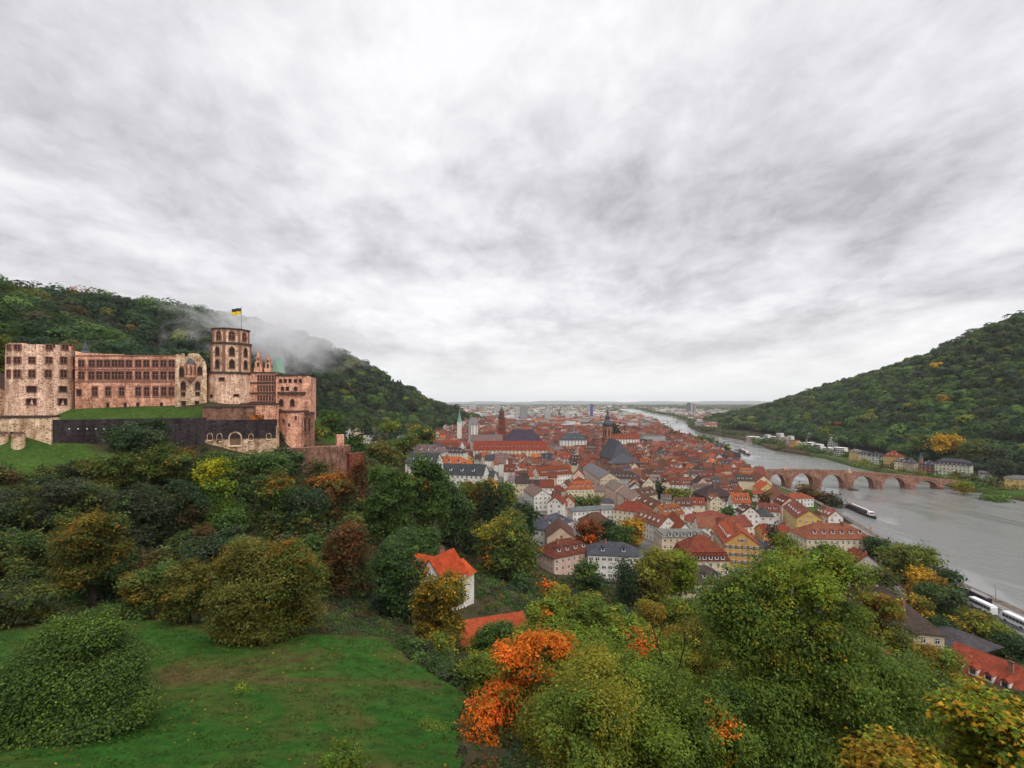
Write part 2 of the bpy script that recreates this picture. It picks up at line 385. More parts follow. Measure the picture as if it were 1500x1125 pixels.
def H1(x, y): return float(H(np.array([x]), np.array([y]))[0])
def G(px, py, y0=15.0):
    """where the sight line through a pixel meets the ground"""
    Y = np.concatenate([np.arange(y0, 400, 1.0), np.arange(400, 2500, 4.0)])
    x = (px - 750) / FPX * Y; z = EYE - (py - HOR) / FPX * Y
    below = np.nonzero(z <= H(x, Y))[0]
    i = below[0] if len(below) else len(Y) - 1
    return Vector((x[i], Y[i], H1(x[i], Y[i])))
def ground_sheet():
    xs = np.concatenate([np.linspace(-30000, -1600, 14), np.arange(-1500, -300, 20), np.arange(-300, -90, 5), np.arange(-90, 70, 2.0), np.arange(70, 190, 5), np.arange(190, 580, 3.0), np.arange(580, 1400, 18), np.linspace(1420, 30000, 16)])
    ys = np.concatenate([np.arange(-120, 0, 10), np.arange(0, 100, 1.6), np.arange(100, 330, 3.5), np.arange(330, 1000, 7), np.arange(1000, 2600, 22), np.geomspace(2650, 30000, 30)])
    xx, yy = np.meshgrid(xs, ys); zz = H(xx, yy)
    nx, ny = len(xs), len(ys)
    rough = np.sin(xx * 0.9 + 2 * np.sin(yy * .37)) * np.sin(yy * 0.8 + np.sin(xx * .5)) * 0.12
    zz = np.where((zz > 30) & (yy < 300), zz + rough, zz)
    v = np.stack([xx.ravel(), yy.ravel(), zz.ravel()], 1)
    i = (np.arange(ny - 1)[:, None] * nx + np.arange(nx - 1)[None, :]).ravel()
    f = np.stack([i, i + 1, i + nx + 1, i + nx], 1).astype(np.int32)
    me = bpy.data.meshes.new('ground'); me.vertices.add(len(v)); me.vertices.foreach_set('co', v.astype(np.float32).ravel())
    me.loops.add(f.size); me.loops.foreach_set('vertex_index', f.ravel()); me.polygons.add(len(f))
    me.polygons.foreach_set('loop_start', np.arange(0, f.size, 4, dtype=np.int32)); me.polygons.foreach_set('loop_total', np.full(len(f), 4, dtype=np.int32))
    me.polygons.foreach_set('use_smooth', np.ones(len(f), dtype=bool)); me.update(calc_edges=True)
    # what covers the ground: forest floor, grass, town paving, fields
    X_, Y_, Z_ = v.T
    c = np.tile(np.array([0.050, 0.042, 0.022]), (len(v), 1))
    town = (X_ > np.interp(Y_, [0, 230, 340, 572, 640, 940, 1300], [180, 25, 12, -45, -95, -168, -150])) & (X_ < xl(Y_)) & (Y_ > 150) & (Z_ < 24)
    c[town] = (0.15, 0.14, 0.13)
    grass = ((np.hypot((X_ + 175) / 60, (Y_ - 163) / 9) < 1) | ((Z_ > 80) & (Z_ < 88) & (Y_ > 165) & (Y_ < 235) & (X_ < -.62 * Y_)) | (np.hypot((X_ + 92) / 14, (Y_ - 234) / 16) < 1)
             | ((X_ > xl(Y_) - 32) & (X_ < xl(Y_) - 3) & (Y_ > 300) & (Y_ < 520)) | ((X_ > xr(Y_)) & (X_ < xr(Y_) + 28) & (Y_ < 800)))
    c[grass] = (0.042, 0.080, 0.015)
    far = (Y_ > 2000) & (Z_ < 40)
    c[far] = (0.09, 0.10, 0.06)
    bank = (np.abs(X_ - xl(Y_)) < 5) & (Y_ < 2000); c[bank] = (0.13, 0.12, 0.10)
    a = me.attributes.new('Col', 'FLOAT_COLOR', 'POINT'); c4 = np.ones((len(v), 4), np.float32); c4[:, :3] = c; a.data.foreach_set('color', c4.ravel())
    m, nt, b = new_mat('ground'); co = coord(nt)
    f1 = nnoise(nt, 0.09, 6, 0.7, co); f2 = nnoise(nt, 0.9, 4, 0.7, co)
    cc = mul(nt, attr(nt), mul(nt, ramp2(nt, f1, 0.3, (0.6, 0.62, 0.6), 0.7, (1.3, 1.25, 1.2)), ramp2(nt, f2, 0.3, (0.65, 0.65, 0.65), 0.7, (1.3, 1.3, 1.3))))
    nt.links.new(cc, b.inputs['Base Color']); bump(nt, b, f2, 0.6, 0.4)
    me.materials.append(m)
    tag(link('ground', me), kind='structure')
ground_sheet()

def water():
    m, nt, b = new_mat('river_water'); co = coord(nt)
    mp = nt.nodes.new('ShaderNodeMapping'); nt.links.new(co, mp.inputs[0]); mp.inputs['Scale'].default_value = (1.0, 0.55, 1); mp.inputs['Rotation'].default_value = (0, 0, 0.25)
    f1 = nnoise(nt, 0.16, 6, 0.70, mp.outputs[0], 0.8); f2 = nnoise(nt, 2.0, 3, 0.6, mp.outputs[0])
    mp2 = nt.nodes.new('ShaderNodeMapping'); nt.links.new(co, mp2.inputs[0]); mp2.inputs['Scale'].default_value = (1.0, 0.30, 1); mp2.inputs['Rotation'].default_value = (0, 0, -0.12)
    f3 = nnoise(nt, 0.030, 4, 0.6, mp2.outputs[0], 1.4)      # smoother and rougher streaks of current
    b.inputs['Base Color'].default_value = (0.175, 0.178, 0.170, 1)
    b.inputs['IOR'].default_value = 1.33; b.inputs['Specular IOR Level'].default_value = 0.5
    rr = ramp2(nt, f3, 0.40, (0.02, 0.02, 0.02), 0.60, (0.22, 0.22, 0.22)); nt.links.new(rr, b.inputs['Roughness'])
    st = ramp2(nt, f3, 0.40, (0.04, 0.04, 0.04), 0.60, (0.60, 0.60, 0.60))
    ad = nt.nodes.new('ShaderNodeMath'); ad.operation = 'MULTIPLY_ADD'; nt.links.new(f2, ad.inputs[0]); ad.inputs[1].default_value = 0.35; nt.links.new(f1, ad.inputs[2])
    n = nt.nodes.new('ShaderNodeBump'); n.inputs['Distance'].default_value = 1.3; nt.links.new(st, n.inputs['Strength']); nt.links.new(ad.outputs[0], n.inputs['Height']); nt.links.new(n.outputs[0], b.inputs['Normal'])
    ys = [-300, 0, 200, 400, 600, 800, 1000, 1300, 1600, 2000, 2500, 3200, 4000, 5000, 6200]
    vs_, fs_ = [], []
    for y in ys: vs_ += [(float(xl(y)) - 12, y, 0), (float(xr(y)) + 12, y, 0)]
    for i in range(len(ys) - 1): fs_.append((2 * i, 2 * i + 1, 2 * i + 3, 2 * i + 2))
    me = bpy.data.meshes.new('river'); me.from_pydata(vs_, [], fs_); me.materials.append(m)
    tag(link('river', me), kind='structure')
water()

def lawn():
    poly = [P(*a) for a in [(-160, 925, 68), (0, 914, 68), (120, 910, 67), (230, 910, 66), (330, 918, 65), (420, 930, 62), (480, 930, 61), (560, 930, 62), (585, 960, 60), (600, 985, 57), (640, 1010, 53), (690, 1035, 49), (676, 1080, 40), (680, 1125, 30), (690, 1200, 22), (250, 1250, 19), (-120, 1200, 24), (-220, 1050, 40)]]
    pg = np.array([(p.x, p.y) for p in poly])
    xs = np.arange(-85, 2, 0.5); ys = np.arange(14, 72, 0.5)
    xx, yy = np.meshgrid(xs, ys)
    ins = np.zeros(xx.shape, bool); j = len(pg) - 1
    for i in range(len(pg)):
        xi, yi = pg[i]; xj, yj = pg[j]
        c = ((yi > yy) != (yj > yy)) & (xx < (xj - xi) * (yy - yi) / (yj - yi + 1e-9) + xi); ins ^= c; j = i
    r2 = np.random.default_rng(3)
    zz = H(xx, yy) + 0.32 + 0.10 * np.sin(xx * 1.3 + np.sin(yy)) * np.sin(yy * 1.1 + 2 * np.sin(xx * .4)) + r2.normal(0, 0.03, xx.shape)
    nx = len(xs); vid = -np.ones(xx.size, int); vs_, fs_ = [], []
    q = ins[:-1, :-1] & ins[1:, :-1] & ins[:-1, 1:] & ins[1:, 1:]
    X_, Y_, Z_ = xx.ravel(), yy.ravel(), zz.ravel()
    def vi(k):
        if vid[k] < 0: vid[k] = len(vs_); vs_.append((X_[k], Y_[k], Z_[k]))
        return int(vid[k])
    for a, b_ in zip(*np.nonzero(q)):
        k = a * nx + b_; fs_.append((vi(k), vi(k + 1), vi(k + nx + 1), vi(k + nx)))
    me = bpy.data.meshes.new('lawn'); me.from_pydata(vs_, [], fs_); me.polygons.foreach_set('use_smooth', [True] * len(fs_)); me.update()
    m, nt, b = new_mat('lawn_grass'); co = coord(nt)
    f1 = nnoise(nt, 0.085, 5, 0.65, co, 0.8); f2 = nnoise(nt, 0.8, 5, 0.7, co); f3 = nnoise(nt, 9.0, 3, 0.7, co)
    c = ramp2(nt, f1, 0.36, (0.080, 0.062, 0.024), 0.56, (0.026, 0.086, 0.012), [(0.46, (0.056, 0.080, 0.017))])
    c = mul(nt, c, mul(nt, ramp2(nt, f2, 0.3, (0.5, 0.52, 0.5), 0.7, (1.25, 1.25, 1.15)), ramp2(nt, f3, 0.3, (0.6, 0.6, 0.6), 0.7, (1.35, 1.3, 1.3))))
    nt.links.new(c, b.inputs['Base Color']); bump(nt, b, f3, 0.7, 0.12); b.inputs['Roughness'].default_value = 0.9
    me.materials.append(m); tag(link('lawn', me), kind='structure')
    return pg
LAWN = lawn()
def in_poly(pg, xx, yy):
    ins = np.zeros(np.shape(xx), bool); j = len(pg) - 1
    for i in range(len(pg)):
        xi, yi = pg[i]; xj, yj = pg[j]
        ins ^= ((yi > yy) != (yj > yy)) & (xx < (xj - xi) * (yy - yi) / (yj - yi + 1e-9) + xi); j = i
    return ins
# ------------------------------------------------------------------ foliage
def unit(a): return a / (np.linalg.norm(a, axis=1, keepdims=True) + 1e-9)
def leaf_quads(c, n, size, r, aspect=0.62):
    t = unit(np.cross(n, r.normal(size=c.shape))); b = np.cross(n, t)
    s = size[:, None]
    v = np.empty((len(c), 4, 3))
    v[:, 0] = c - t * s * 0.5; v[:, 1] = c + b * s * aspect * 0.5 + t * s * 0.08; v[:, 2] = c + t * s * 0.5 - n * s * 0.12; v[:, 3] = c - b * s * aspect * 0.5 + t * s * 0.08
    return v.reshape(-1, 3)
def leaf_maple(c, n, size, r):
    t = unit(np.cross(n, r.normal(size=c.shape))); b = np.cross(n, t)
    ang = np.array([-90, -52, -22, 8, 28, 62, 90, 118, 152, 172, 202, 232]) * math.pi / 180
    rad = np.array([.18, .40, .24, .52, .28, .36, .62, .36, .28, .52, .24, .40])
    v = np.empty((len(c), 12, 3)); s = size[:, None]
    for k in range(12):
        v[:, k] = c + (b * math.cos(ang[k]) + t * math.sin(ang[k])) * rad[k] * s - n * s * 0.10 * (rad[k] > .45)
    return v.reshape(-1, 3)
PAL = dict(fresh=(.165, .235, .028), lolive=(.235, .215, .026), lgreen=(.125, .185, .030), dark=(0.054, 0.095, 0.028), deep=(0.038, 0.068, 0.033), mid=(0.085, 0.144, 0.033), olive=(0.128, 0.131, 0.029), ygreen=(0.182, 0.209, 0.024), gold=(0.425, 0.250, 0.022), orange=(0.616, 0.187, 0.020),
           redor=(.62, .115, .02), rust=(.16, .062, .018), brown=(0.098, 0.057, 0.023), blue=(.026, .050, .028), lime=(.19, .25, .018), grey=(0.062, 0.075, 0.040), yolive=(.120, .112, .018), amber=(.22, .125, .018), bright=(.085, .15, .018), red=(.30, .035, .02))
def crown_arrays(lobes, nleaf, size, colors, r, per=12, clump=0.13, accents=(), droop=0.0, keep_in=0.72, up=0.5, nb=14):
    """lobes (n,6) centre + radii. Leaves sit in many small sprays through the outer part of each lobe."""
    L = np.array(lobes, float); w = (L[:, 3] * L[:, 4] + L[:, 4] * L[:, 5]) ** 1.0
    K = max(8, int(nleaf / per))
    li = r.choice(len(L), K, p=w / w.sum())
    # two levels: each lobe carries bough masses, each mass carries sprays, so that gaps open between boughs
    NB = nb
    bd = unit(r.normal(size=(len(L), NB, 3))); bd[:, :, 2] = np.where((bd[:, :, 2] < -0.25) & (r.random((len(L), NB)) < 0.5), -bd[:, :, 2], bd[:, :, 2])
    br = r.uniform(0.28, 0.52, (len(L), NB)) * (18.0 / NB) ** 0.4; bo = r.uniform(0.68, 0.94, (len(L), NB))
    bi = r.choice(NB, K); d2 = unit(r.normal(size=(K, 3)) + 0.75 * bd[li, bi] + np.array([0, 0, 0.25]))
    rel = bd[li, bi] * bo[li, bi][:, None] + d2 * (br[li, bi] * (1 - 0.45 * r.random(K) ** 1.5))[:, None]
    inner = r.random(K) < 0.14; rel[inner] *= r.uniform(.3, .7, inner.sum())[:, None]
    c = L[li, :3] + L[li, 3:] * rel
    d = unit(0.6 * d2 + 0.6 * unit(rel))
    bv = np.exp(r.normal(0, 0.13, (len(L), NB)))[li, bi]
    ok = np.ones(K, bool)
    for j in range(len(L)):
        q = np.linalg.norm((c - L[j, :3]) / L[j, 3:], axis=1)
        ok &= ~((q < keep_in) & (li != j) & (r.random(K) < 0.9))
    c, d, li, bv = c[ok], d[ok], li[ok], bv[ok]; K = len(c)
    cols = np.array([PAL[k] if isinstance(k, str) else k for k, _ in colors]); pw = np.array([p for _, p in colors], float)
    # colour drifts over the crown in patches, not leaf by leaf only
    f = r.normal(size=(3, 3)); sc_ = L[:, 3:].max()
    g = sum(np.sin((c @ f[k]) / sc_ * 2.4 + k * 2.1) for k in range(3)) / 3 + r.normal(0, 0.35, K)
    order = np.argsort(np.argsort(g)) / max(1, K - 1)
    cum = np.cumsum(pw / pw.sum()); ci = np.minimum(np.searchsorted(cum, order), len(cols) - 1)
    tc = cols[ci] * (bv * np.exp(r.normal(0, 0.20, K)))[:, None]
    for (ac, ar, acol, prob) in accents:
        q_ = np.linalg.norm((c - np.array(ac)) / np.array(ar), axis=1); m = r.random(K) < prob * np.clip(1.6 - 1.3 * q_, 0, 1)
        acv = np.array(PAL[acol] if isinstance(acol, str) else acol); tc[m] = acv * np.exp(r.normal(0, 0.22, m.sum()))[:, None]
    rc = np.maximum(clump * L[li, 3:].mean(1), size * 1.3)
    o = r.normal(size=(K, per, 3)) * rc[:, None, None] * np.array([1, 1, 0.55])
    if droop: o[:, :, 2] -= droop * r.random((K, per)) ** 1.0
    pos = (c[:, None, :] + o).reshape(-1, 3)
    n = unit(0.85 * np.repeat(d, per, 0) + np.array([0, 0, up]) + 0.34 * np.repeat(r.normal(size=(K, 3)), per, 0) + 0.30 * r.normal(size=pos.shape))
    if droop: n = unit(n * np.array([1, 1, 0.3]))
    lc = np.repeat(tc, per, 0) * np.exp(r.normal(0, 0.09, len(pos)))[:, None]
    ls = size * r.uniform(0.55, 1.5, len(pos))
    return pos, n, ls, np.clip(lc, 0, 0.95)
def trunk_mesh(base, top, r0, limbs, seed=0, mat=None):
    rr = random.Random(seed); mb = MB(); base = Vector(base); top = Vector(top)
    n = 6; pts = [base.lerp(top, i / n) + Vector((rr.uniform(-1, 1), rr.uniform(-1, 1), 0)) * (r0 * 0.8 if 0 < i < n else 0) for i in range(n + 1)]
    mb.tube(pts, [r0 * (1.25 if i == 0 else 1 - 0.75 * i / n) for i in range(n + 1)], 9)
    for lp in limbs:
        lp = Vector(lp); s = rr.uniform(0.35, 0.85); a = base.lerp(top, s)
        m1 = a.lerp(lp, 0.5) + Vector((0, 0, (lp - a).length * 0.1))
        mb.tube([a, m1, lp], [r0 * 0.42 * (1.1 - s * .6), r0 * 0.24, r0 * 0.06], 6)
        for _ in range(3):
            e = lp + Vector((rr.uniform(-1, 1), rr.uniform(-1, 1), rr.uniform(-.2, 1))) * (lp - a).length * 0.4
            b2 = m1.lerp(lp, rr.uniform(0.1, .9)); mb.tube([b2, e], [r0 * 0.13, r0 * 0.03], 5)
    return mb.mesh('trunk', mat or M_BARK, True)
TREES = []          # every individual tree: (root, category info) for labels
def auto_lobes(c, rx, ry, rz, n, r, shape='round'):
    L = []
    if shape == 'cone':
        for k in range(9):
            t = k / 8.0; L.append((c[0] + r.normal(0, rx * .06), c[1] + r.normal(0, rx * .06), c[2] - rz + 2 * rz * t * 0.97, rx * (1 - t) * 0.95 + rx * .06, ry * (1 - t) * .95 + ry * .06, rz * 0.20))
        return L
    L.append((c[0], c[1], c[2], rx * 0.72, ry * 0.72, rz * 0.78))
    for k in range(4 if rz > .55 * rx else 3):
        a = 2 * math.pi * (k + r.uniform(0, .6)) / 4; L.append((c[0] + rx * .46 * math.cos(a), c[1] + ry * .46 * math.sin(a), c[2] - rz * .58, rx * .46, ry * .46, rz * .42))
    for k in range(n):
        a = 2 * math.pi * (k + r.uniform(-.3, .3)) / n * (1 if n < 7 else 2); el = r.uniform(-0.55, 0.85)
        ce = math.cos(el); k2 = r.uniform(0.34, 0.50)
        if el < -.2: k2 *= 1.1
        L.append((c[0] + rx * (1 - k2) * ce * math.cos(a), c[1] + ry * (1 - k2) * ce * math.sin(a), c[2] + rz * (1 - k2) * math.sin(el) * 1.02, rx * k2, ry * k2, rz * k2 * 0.9))
    return L
def tree(label, px0, px1, py0, py1, Y, colors, shape='round', nl=7, accents=(), dens=1.0, leaf=2.3, name='tree', cat='tree', lobes=None, droop=0.0, style='quad', seed=None, clump=0.13, trunk=True, group=None, per=12, root_at=None, depth=1.0, keep_in=.72, minsz=0.10, up=0.5, nb=14):
    r = np.random.default_rng(seed if seed is not None else int(px0 * 7 + py0 * 13 + Y))
    s = Y / FPX; c = P((px0 + px1) / 2, (py0 + py1) / 2, Y); rx = (px1 - px0) / 2 * s; rz = (py1 - py0) / 2 * s; ry = rx * depth
    L = [(*P(a, b, y2)[:], q * y2 / FPX, q * y2 / FPX * depth, q2 * y2 / FPX) for a, b, q, q2, y2 in lobes] if lobes else auto_lobes(c, rx, ry, rz, nl, r, shape)
    size = max(minsz, leaf * 1.465 * s)
    area = sum(l[3] * l[5] * math.pi for l in L)
    nleaf = int(min(240000, dens * 4.2 * area / (size * size * 0.31)))
    acc = [((P(a, b, y2)), (q * y2 / FPX, q * y2 / FPX * 2.2, q * y2 / FPX), k, pr) for a, b, q, y2, k, pr in accents]
    pos, n, ls, lc = crown_arrays(L, nleaf, size, colors, r, per, clump, acc, droop, keep_in, up, nb)
    if root_at: gx, gy = root_at
    else: gx, gy = c.x, c.y
    gz = H1(gx, gy)
    root = empty(name, (gx, gy, gz), 0, label, cat, group)
    off = np.array([gx, gy, gz])
    if style == 'maple': v, k = leaf_maple(pos - off, n, ls, r), 12
    else: v, k = leaf_quads(pos - off, n, ls, r, 0.34 if droop else 0.66), 4
    cr = link('crown' if trunk else 'foliage', np_mesh('crown', v, k, M_LEAF, lc), root)
    if trunk:
        top = Vector((c.x - gx, c.y - gy, c.z + rz * 0.45 - gz))
        limbs = [Vector(l[:3]) - Vector((gx, gy, gz)) for l in L[:9]]
        link('trunk', trunk_mesh((0, 0, -0.6), top, min(0.48, max(0.12, 0.03 * (c.z + rz - gz))), limbs if shape != 'cone' else [], int(px0)), root)
    TREES.append(root)
    return root
# ------------------------------------------------------------------ the castle ruin
def hit_plane(px, py, A, B):
    """sight line meets the vertical plane through A and B (2-D points)"""
    d = ray(px, py); n = Vector((-(B[1] - A[1]), B[0] - A[0])); t = (n.x * A[0] + n.y * A[1]) / (n.x * d.x + n.y * d.y)
    return Vector((0, 0, EYE)) + d * t
def hit_cyl(px, py, cx, cy_, r):
    d = ray(px, py); a = d.x ** 2 + d.y ** 2; b = -2 * (d.x * cx + d.y * cy_); c = cx ** 2 + cy_ ** 2 - r * r
    D = b * b - 4 * a * c; t = (-b - math.sqrt(max(D, 0))) / (2 * a)
    return Vector((0, 0, EYE)) + d * t
def opening_mesh(name, arch=False, cross=True, trim=None, pane=None, tw=0.16, bars=None):
    """unit window (1 x 1) facing -Y: stone surround standing proud, dark pane, mullion cross"""
    mb = MB()
    def outline(k):
        if not arch: return [(-.5 - k, -.5 - k), (.5 + k, -.5 - k), (.5 + k, .5 + k), (-.5 - k, .5 + k)]
        p = [(-.5 - k, -.5 - k), (.5 + k, -.5 - k)]
        for i in range(9):
            a = math.pi * i / 8; p.append(((.5 + k) * math.cos(a), .12 + (.38 + k) * math.sin(a)))
        return p
    o, i_ = outline(tw), outline(0.0); n = len(o)
    vs = [(x, -0.14, z) for x, z in o] + [(x, -0.14, z) for x, z in i_] + [(x, 0.05, z) for x, z in o] + [(x, -0.02, z) for x, z in i_]
    fs = []
    for k in range(n):
        j = (k + 1) % n; fs += [(k, j, n + j, n + k), (j, k, 2 * n + k, 2 * n + j), (n + k, n + j, 3 * n + j, 3 * n + k)]
    mb.add(vs, fs, 0); mb.add([(x, -0.022, z) for x, z in i_], [tuple(range(n))], 1)
    if cross:
        mb.box(-.05, .05, -.10, -.03, -.49, .49 if not arch else .46, 0); mb.box(-.49, -.055, -.09, -.03, .06, .13, 0); mb.box(.055, .49, -.09, -.03, .06, .13, 0)
    return mb.mesh(name, [trim or M_TRIM, pane or M_VOID])
W_CROSS = opening_mesh('window'); W_ARCH = opening_mesh('arched_window', True); W_HOLE = opening_mesh('window_hole', False, False, None, None, 0.10); W_AHOLE = opening_mesh('arched_opening', True, False, None, None, 0.14); W_NICHE = opening_mesh('niche', True, False, M_TAN, mk_simple('niche_shade', (.16, .10, .06), .9, (1.0, .5)), 0.12)
W_TALL = opening_mesh('tall_window', False, True, None, None, 0.2)
def put_window(parent, me, p, nrm, w, h, name='window'):
    o = link(name, me, parent); inv = parent.matrix_world.inverted() if False else None
    o.location = p - parent.location; o.rotation_euler = (0, 0, math.atan2(nrm[0], -nrm[1])); o.scale = (w, 1.0, h)
    return o
def plane_windows(root, A, B, items, me, out=0.0, name='window'):
    n2 = Vector((B[1] - A[1], -(B[0] - A[0]))).normalized()
    if n2.dot(Vector((-A[0], -A[1]))) < 0: n2 = -n2
    for px, py, w, h in items:
        p = hit_plane(px, py, A, B); q = hit_plane(px + w, py, A, B)
        put_window(root, me, p + Vector((n2.x, n2.y, 0)) * (0.02 + out), n2, (q - p).length, h * p.y / FPX, name)
def cyl_windows(root, cx, cy_, r, items, me, name='window'):
    for px, py, w, h in items:
        p = hit_cyl(px, py, cx, cy_, r); n2 = Vector((p.x - cx, p.y - cy_)).normalized()
        cosv = max(0.35, abs(n2.dot(Vector((p.x, p.y)).normalized())))
        put_window(root, me, p + Vector((n2.x, n2.y, 0)) * 0.03, n2, w * p.y / FPX / cosv, h * p.y / FPX, name)
def ruin_wall(name, mat, A, B, top, zb, thick, parent, base=(0, 0, 0), smooth_top=None):
    """wall between A and B, its top edge given as (px, py) points; solid block running back by thick"""
    A = Vector(A); B = Vector(B); d = (B - A).normalized(); n2 = Vector((-d.y, d.x))
    if n2.dot(A) < 0: n2 = -n2
    poly = [(A.x, A.y, zb)]
    for px, py in top:
        p = hit_plane(px, py, A, B); poly.append((p.x, p.y, p.z))
    poly.append((B.x, B.y, zb))
    mb = MB(); mb.prism([Vector(p) - Vector(base) for p in poly], (n2.x * thick, n2.y * thick, 0))
    return mb.build(name, mat, parent)
def XY(px, Y): return (X(px, Y), Y)

# --- the round corner tower at the left
cx, cy_, tr = X(60, 181), 181.0, 9.2
zt = EYE - (502 - HOR) * 172 / FPX
t1 = empty('round_tower', (cx, cy_, 84), 0, 'pale pink round castle tower with broken battlements at the left end of the ruin', 'tower')
mb = MB(); n = 48
mb.cyl(0, 0, tr + 0.5, tr, -8, zt - 84 - 2.2, n)
mb.build('wall', M_PINK, t1)
mb = MB()
for k in range(20):                         # broken parapet: uneven merlons
    a0 = 2 * math.pi * k / 20; hgt = rnd.uniform(1.75, 2.3) if k % 6 else rnd.uniform(.5, .9)
    pts = []
    for q in range(4):
        a = a0 + q * (2 * math.pi / 20 * 0.94) / 3
        pts.append(((tr - .02) * math.cos(a), (tr - .02) * math.sin(a), zt - 84 - 2.2))
    inn = [((tr - 1.2) * math.cos(math.atan2(p[1], p[0])), (tr - 1.2) * math.sin(math.atan2(p[1], p[0])), p[2]) for p in reversed(pts)]
    mb = MB(); mb.prism(pts + inn, (0, 0, hgt)); mb.build('merlon', M_PINK, t1)
for yy, hh, xs in ((508.5, 7.5, (13, 26, 72, 95, 108)), (527.5, 9, (13, 25.5, 47, 71.5, 93, 108)), (547.5, 11, (13, 25.5, 47, 70.5, 93, 107.5))):
    cyl_windows(t1, cx, cy_, tr + .15, [(x, yy, 6.4 if 20 < x < 100 else 3.2, hh * .92) for x in xs], W_CROSS)
cyl_windows(t1, cx, cy_, tr + .22, [(46.5, 570, 10, 8.5), (92, 570, 8, 8), (46, 588.5, 10, 9), (91.5, 588.5, 9, 9)], W_HOLE)
# --- the long palace facade
A, B = XY(110, 183), XY(257, 197)
p1 = empty('palace_facade', ((A[0] + B[0]) / 2, (A[1] + B[1]) / 2, 84), 0, 'long roofless red sandstone palace front with rows of mullioned windows', 'palace')
top = [(110, 514), (113, 517), (135, 517.5), (160, 518.5), (180, 519), (181, 520.5), (200, 520), (222, 521), (241, 520.5), (250, 521.5), (257, 520)]
ruin_wall('wall', M_RED, A, B, top, 76, 10, p1, p1.location)
plane_windows(p1, A, B, [(x, 532.5, 8.2, 9.5) for x in (119.5, 134.5, 146, 157, 168, 177.5, 189, 202.5, 214.5, 227.5, 239.5, 251.5)], W_CROSS)
plane_windows(p1, A, B, [(x, 550, 8.2, 11) for x in (119.5, 134, 145.5, 157, 168, 177.5, 189, 202.5, 214.5, 227.5, 239.5, 251.5)], W_CROSS)
plane_windows(p1, A, B, [(x, 573.5, 7.2, 12.5) for x in (139, 158.5, 178.5, 202.5, 215, 228, 240, 251)], W_TALL)
plane_windows(p1, A, B, [(x, 593.5, 4, 7) for x in (158, 183.5, 202, 236.5)] + [(116, 575, 7, 9)], W_HOLE)
mb = MB()
for yq in (541.5, 559.5, 521.5):
    mb = MB()
    a = hit_plane(110.5, yq, A, B); b = hit_plane(256.5, yq, A, B); d = (b - a).normalized(); nn = Vector((d.y, -d.x, 0)).normalized() * 0.25
    mb.prism([a - p1.location, a - p1.location + nn, a - p1.location + nn + Vector((0, 0, .3)), a - p1.location + Vector((0, 0, .3))], b - a); mb.build('cornice', M_TRIM, p1)
# --- roofs that look over the wall from behind
b1 = empty('slate_turret', (X(125, 215), 215, 84), 0, 'small pointed grey slate turret roof peeping over the red palace front', 'turret')
mb = MB(); mb.cyl(0, 0, 3.2, 3.2, -2, 24, 8); mb.build('wall', M_RED, b1)
mb = MB(); mb.cyl(0, 0, 4.0, 2.0, 24, 27.5, 8); mb.cyl(0, 0, 2.0, 0.9, 27.5, 29.0, 8); mb.cyl(0, 0, 1.3, 0.05, 29.0, 32.5, 8); mb.build('roof', M_SLATE, b1)
# --- the pierced gable with the oriel
A, B = XY(257, 196), XY(303, 202)
g1 = empty('gable_ruin', ((A[0] + B[0]) / 2, (A[1] + B[1]) / 2, 84), 0, 'broken pale sandstone gable with oriel window beside the bell tower', 'ruin')
top = [(257, 520), (260, 518.5), (264, 519), (266, 518), (270, 517.5), (271, 522), (274, 523), (276, 518), (283, 517.5), (290, 518), (294, 521), (297, 525), (300, 529), (302, 535), (303, 548)]
ruin_wall('wall', M_TAN, A, B, top, 76, 7, g1, g1.location)
plane_windows(g1, A, B, [(266, 545, 6.5, 15), (292.8, 543, 6.5, 12), (268.5, 565, 7, 13), (289.5, 565, 7, 12)], W_AHOLE, name='arched_window')
plane_windows(g1, A, B, [(268.5, 577.5, 6, 5.5), (289.5, 577, 6, 5.5), (269, 591, 6, 7), (288.5, 591, 6, 7)], W_HOLE)
q = hit_plane(279, 543, A, B); nrm = Vector((-(B[1] - A[1]), B[0] - A[0])).normalized(); nrm = -nrm if nrm.dot(Vector(A)) > 0 else nrm
mb = MB(); qs = q - g1.location
for r0, r1, z0, z1 in ((0.4, 2.1, -5.0, -2.6), (2.1, 2.1, -2.6, 2.6)): mb.cyl(qs.x, qs.y, r0, r1, qs.z + z0, qs.z + z1, 8, 0, .39)
mb.cyl(qs.x, qs.y, 2.3, 0.1, qs.z + 2.6, qs.z + 5.2, 8, 1, .39)
orl = mb.build('oriel', [M_RED, M_SLATE], g1)
for k in (-1, 0, 1):
    a = math.atan2(nrm.y, nrm.x) + k * 0.785; dv = Vector((math.cos(a), math.sin(a), 0))
    w = link('window', W_ARCH, orl, qs + dv * 1.97 + Vector((0, 0, 0.2)), math.atan2(dv.x, -dv.y)); w.scale = (0.85, 1, 3.0)
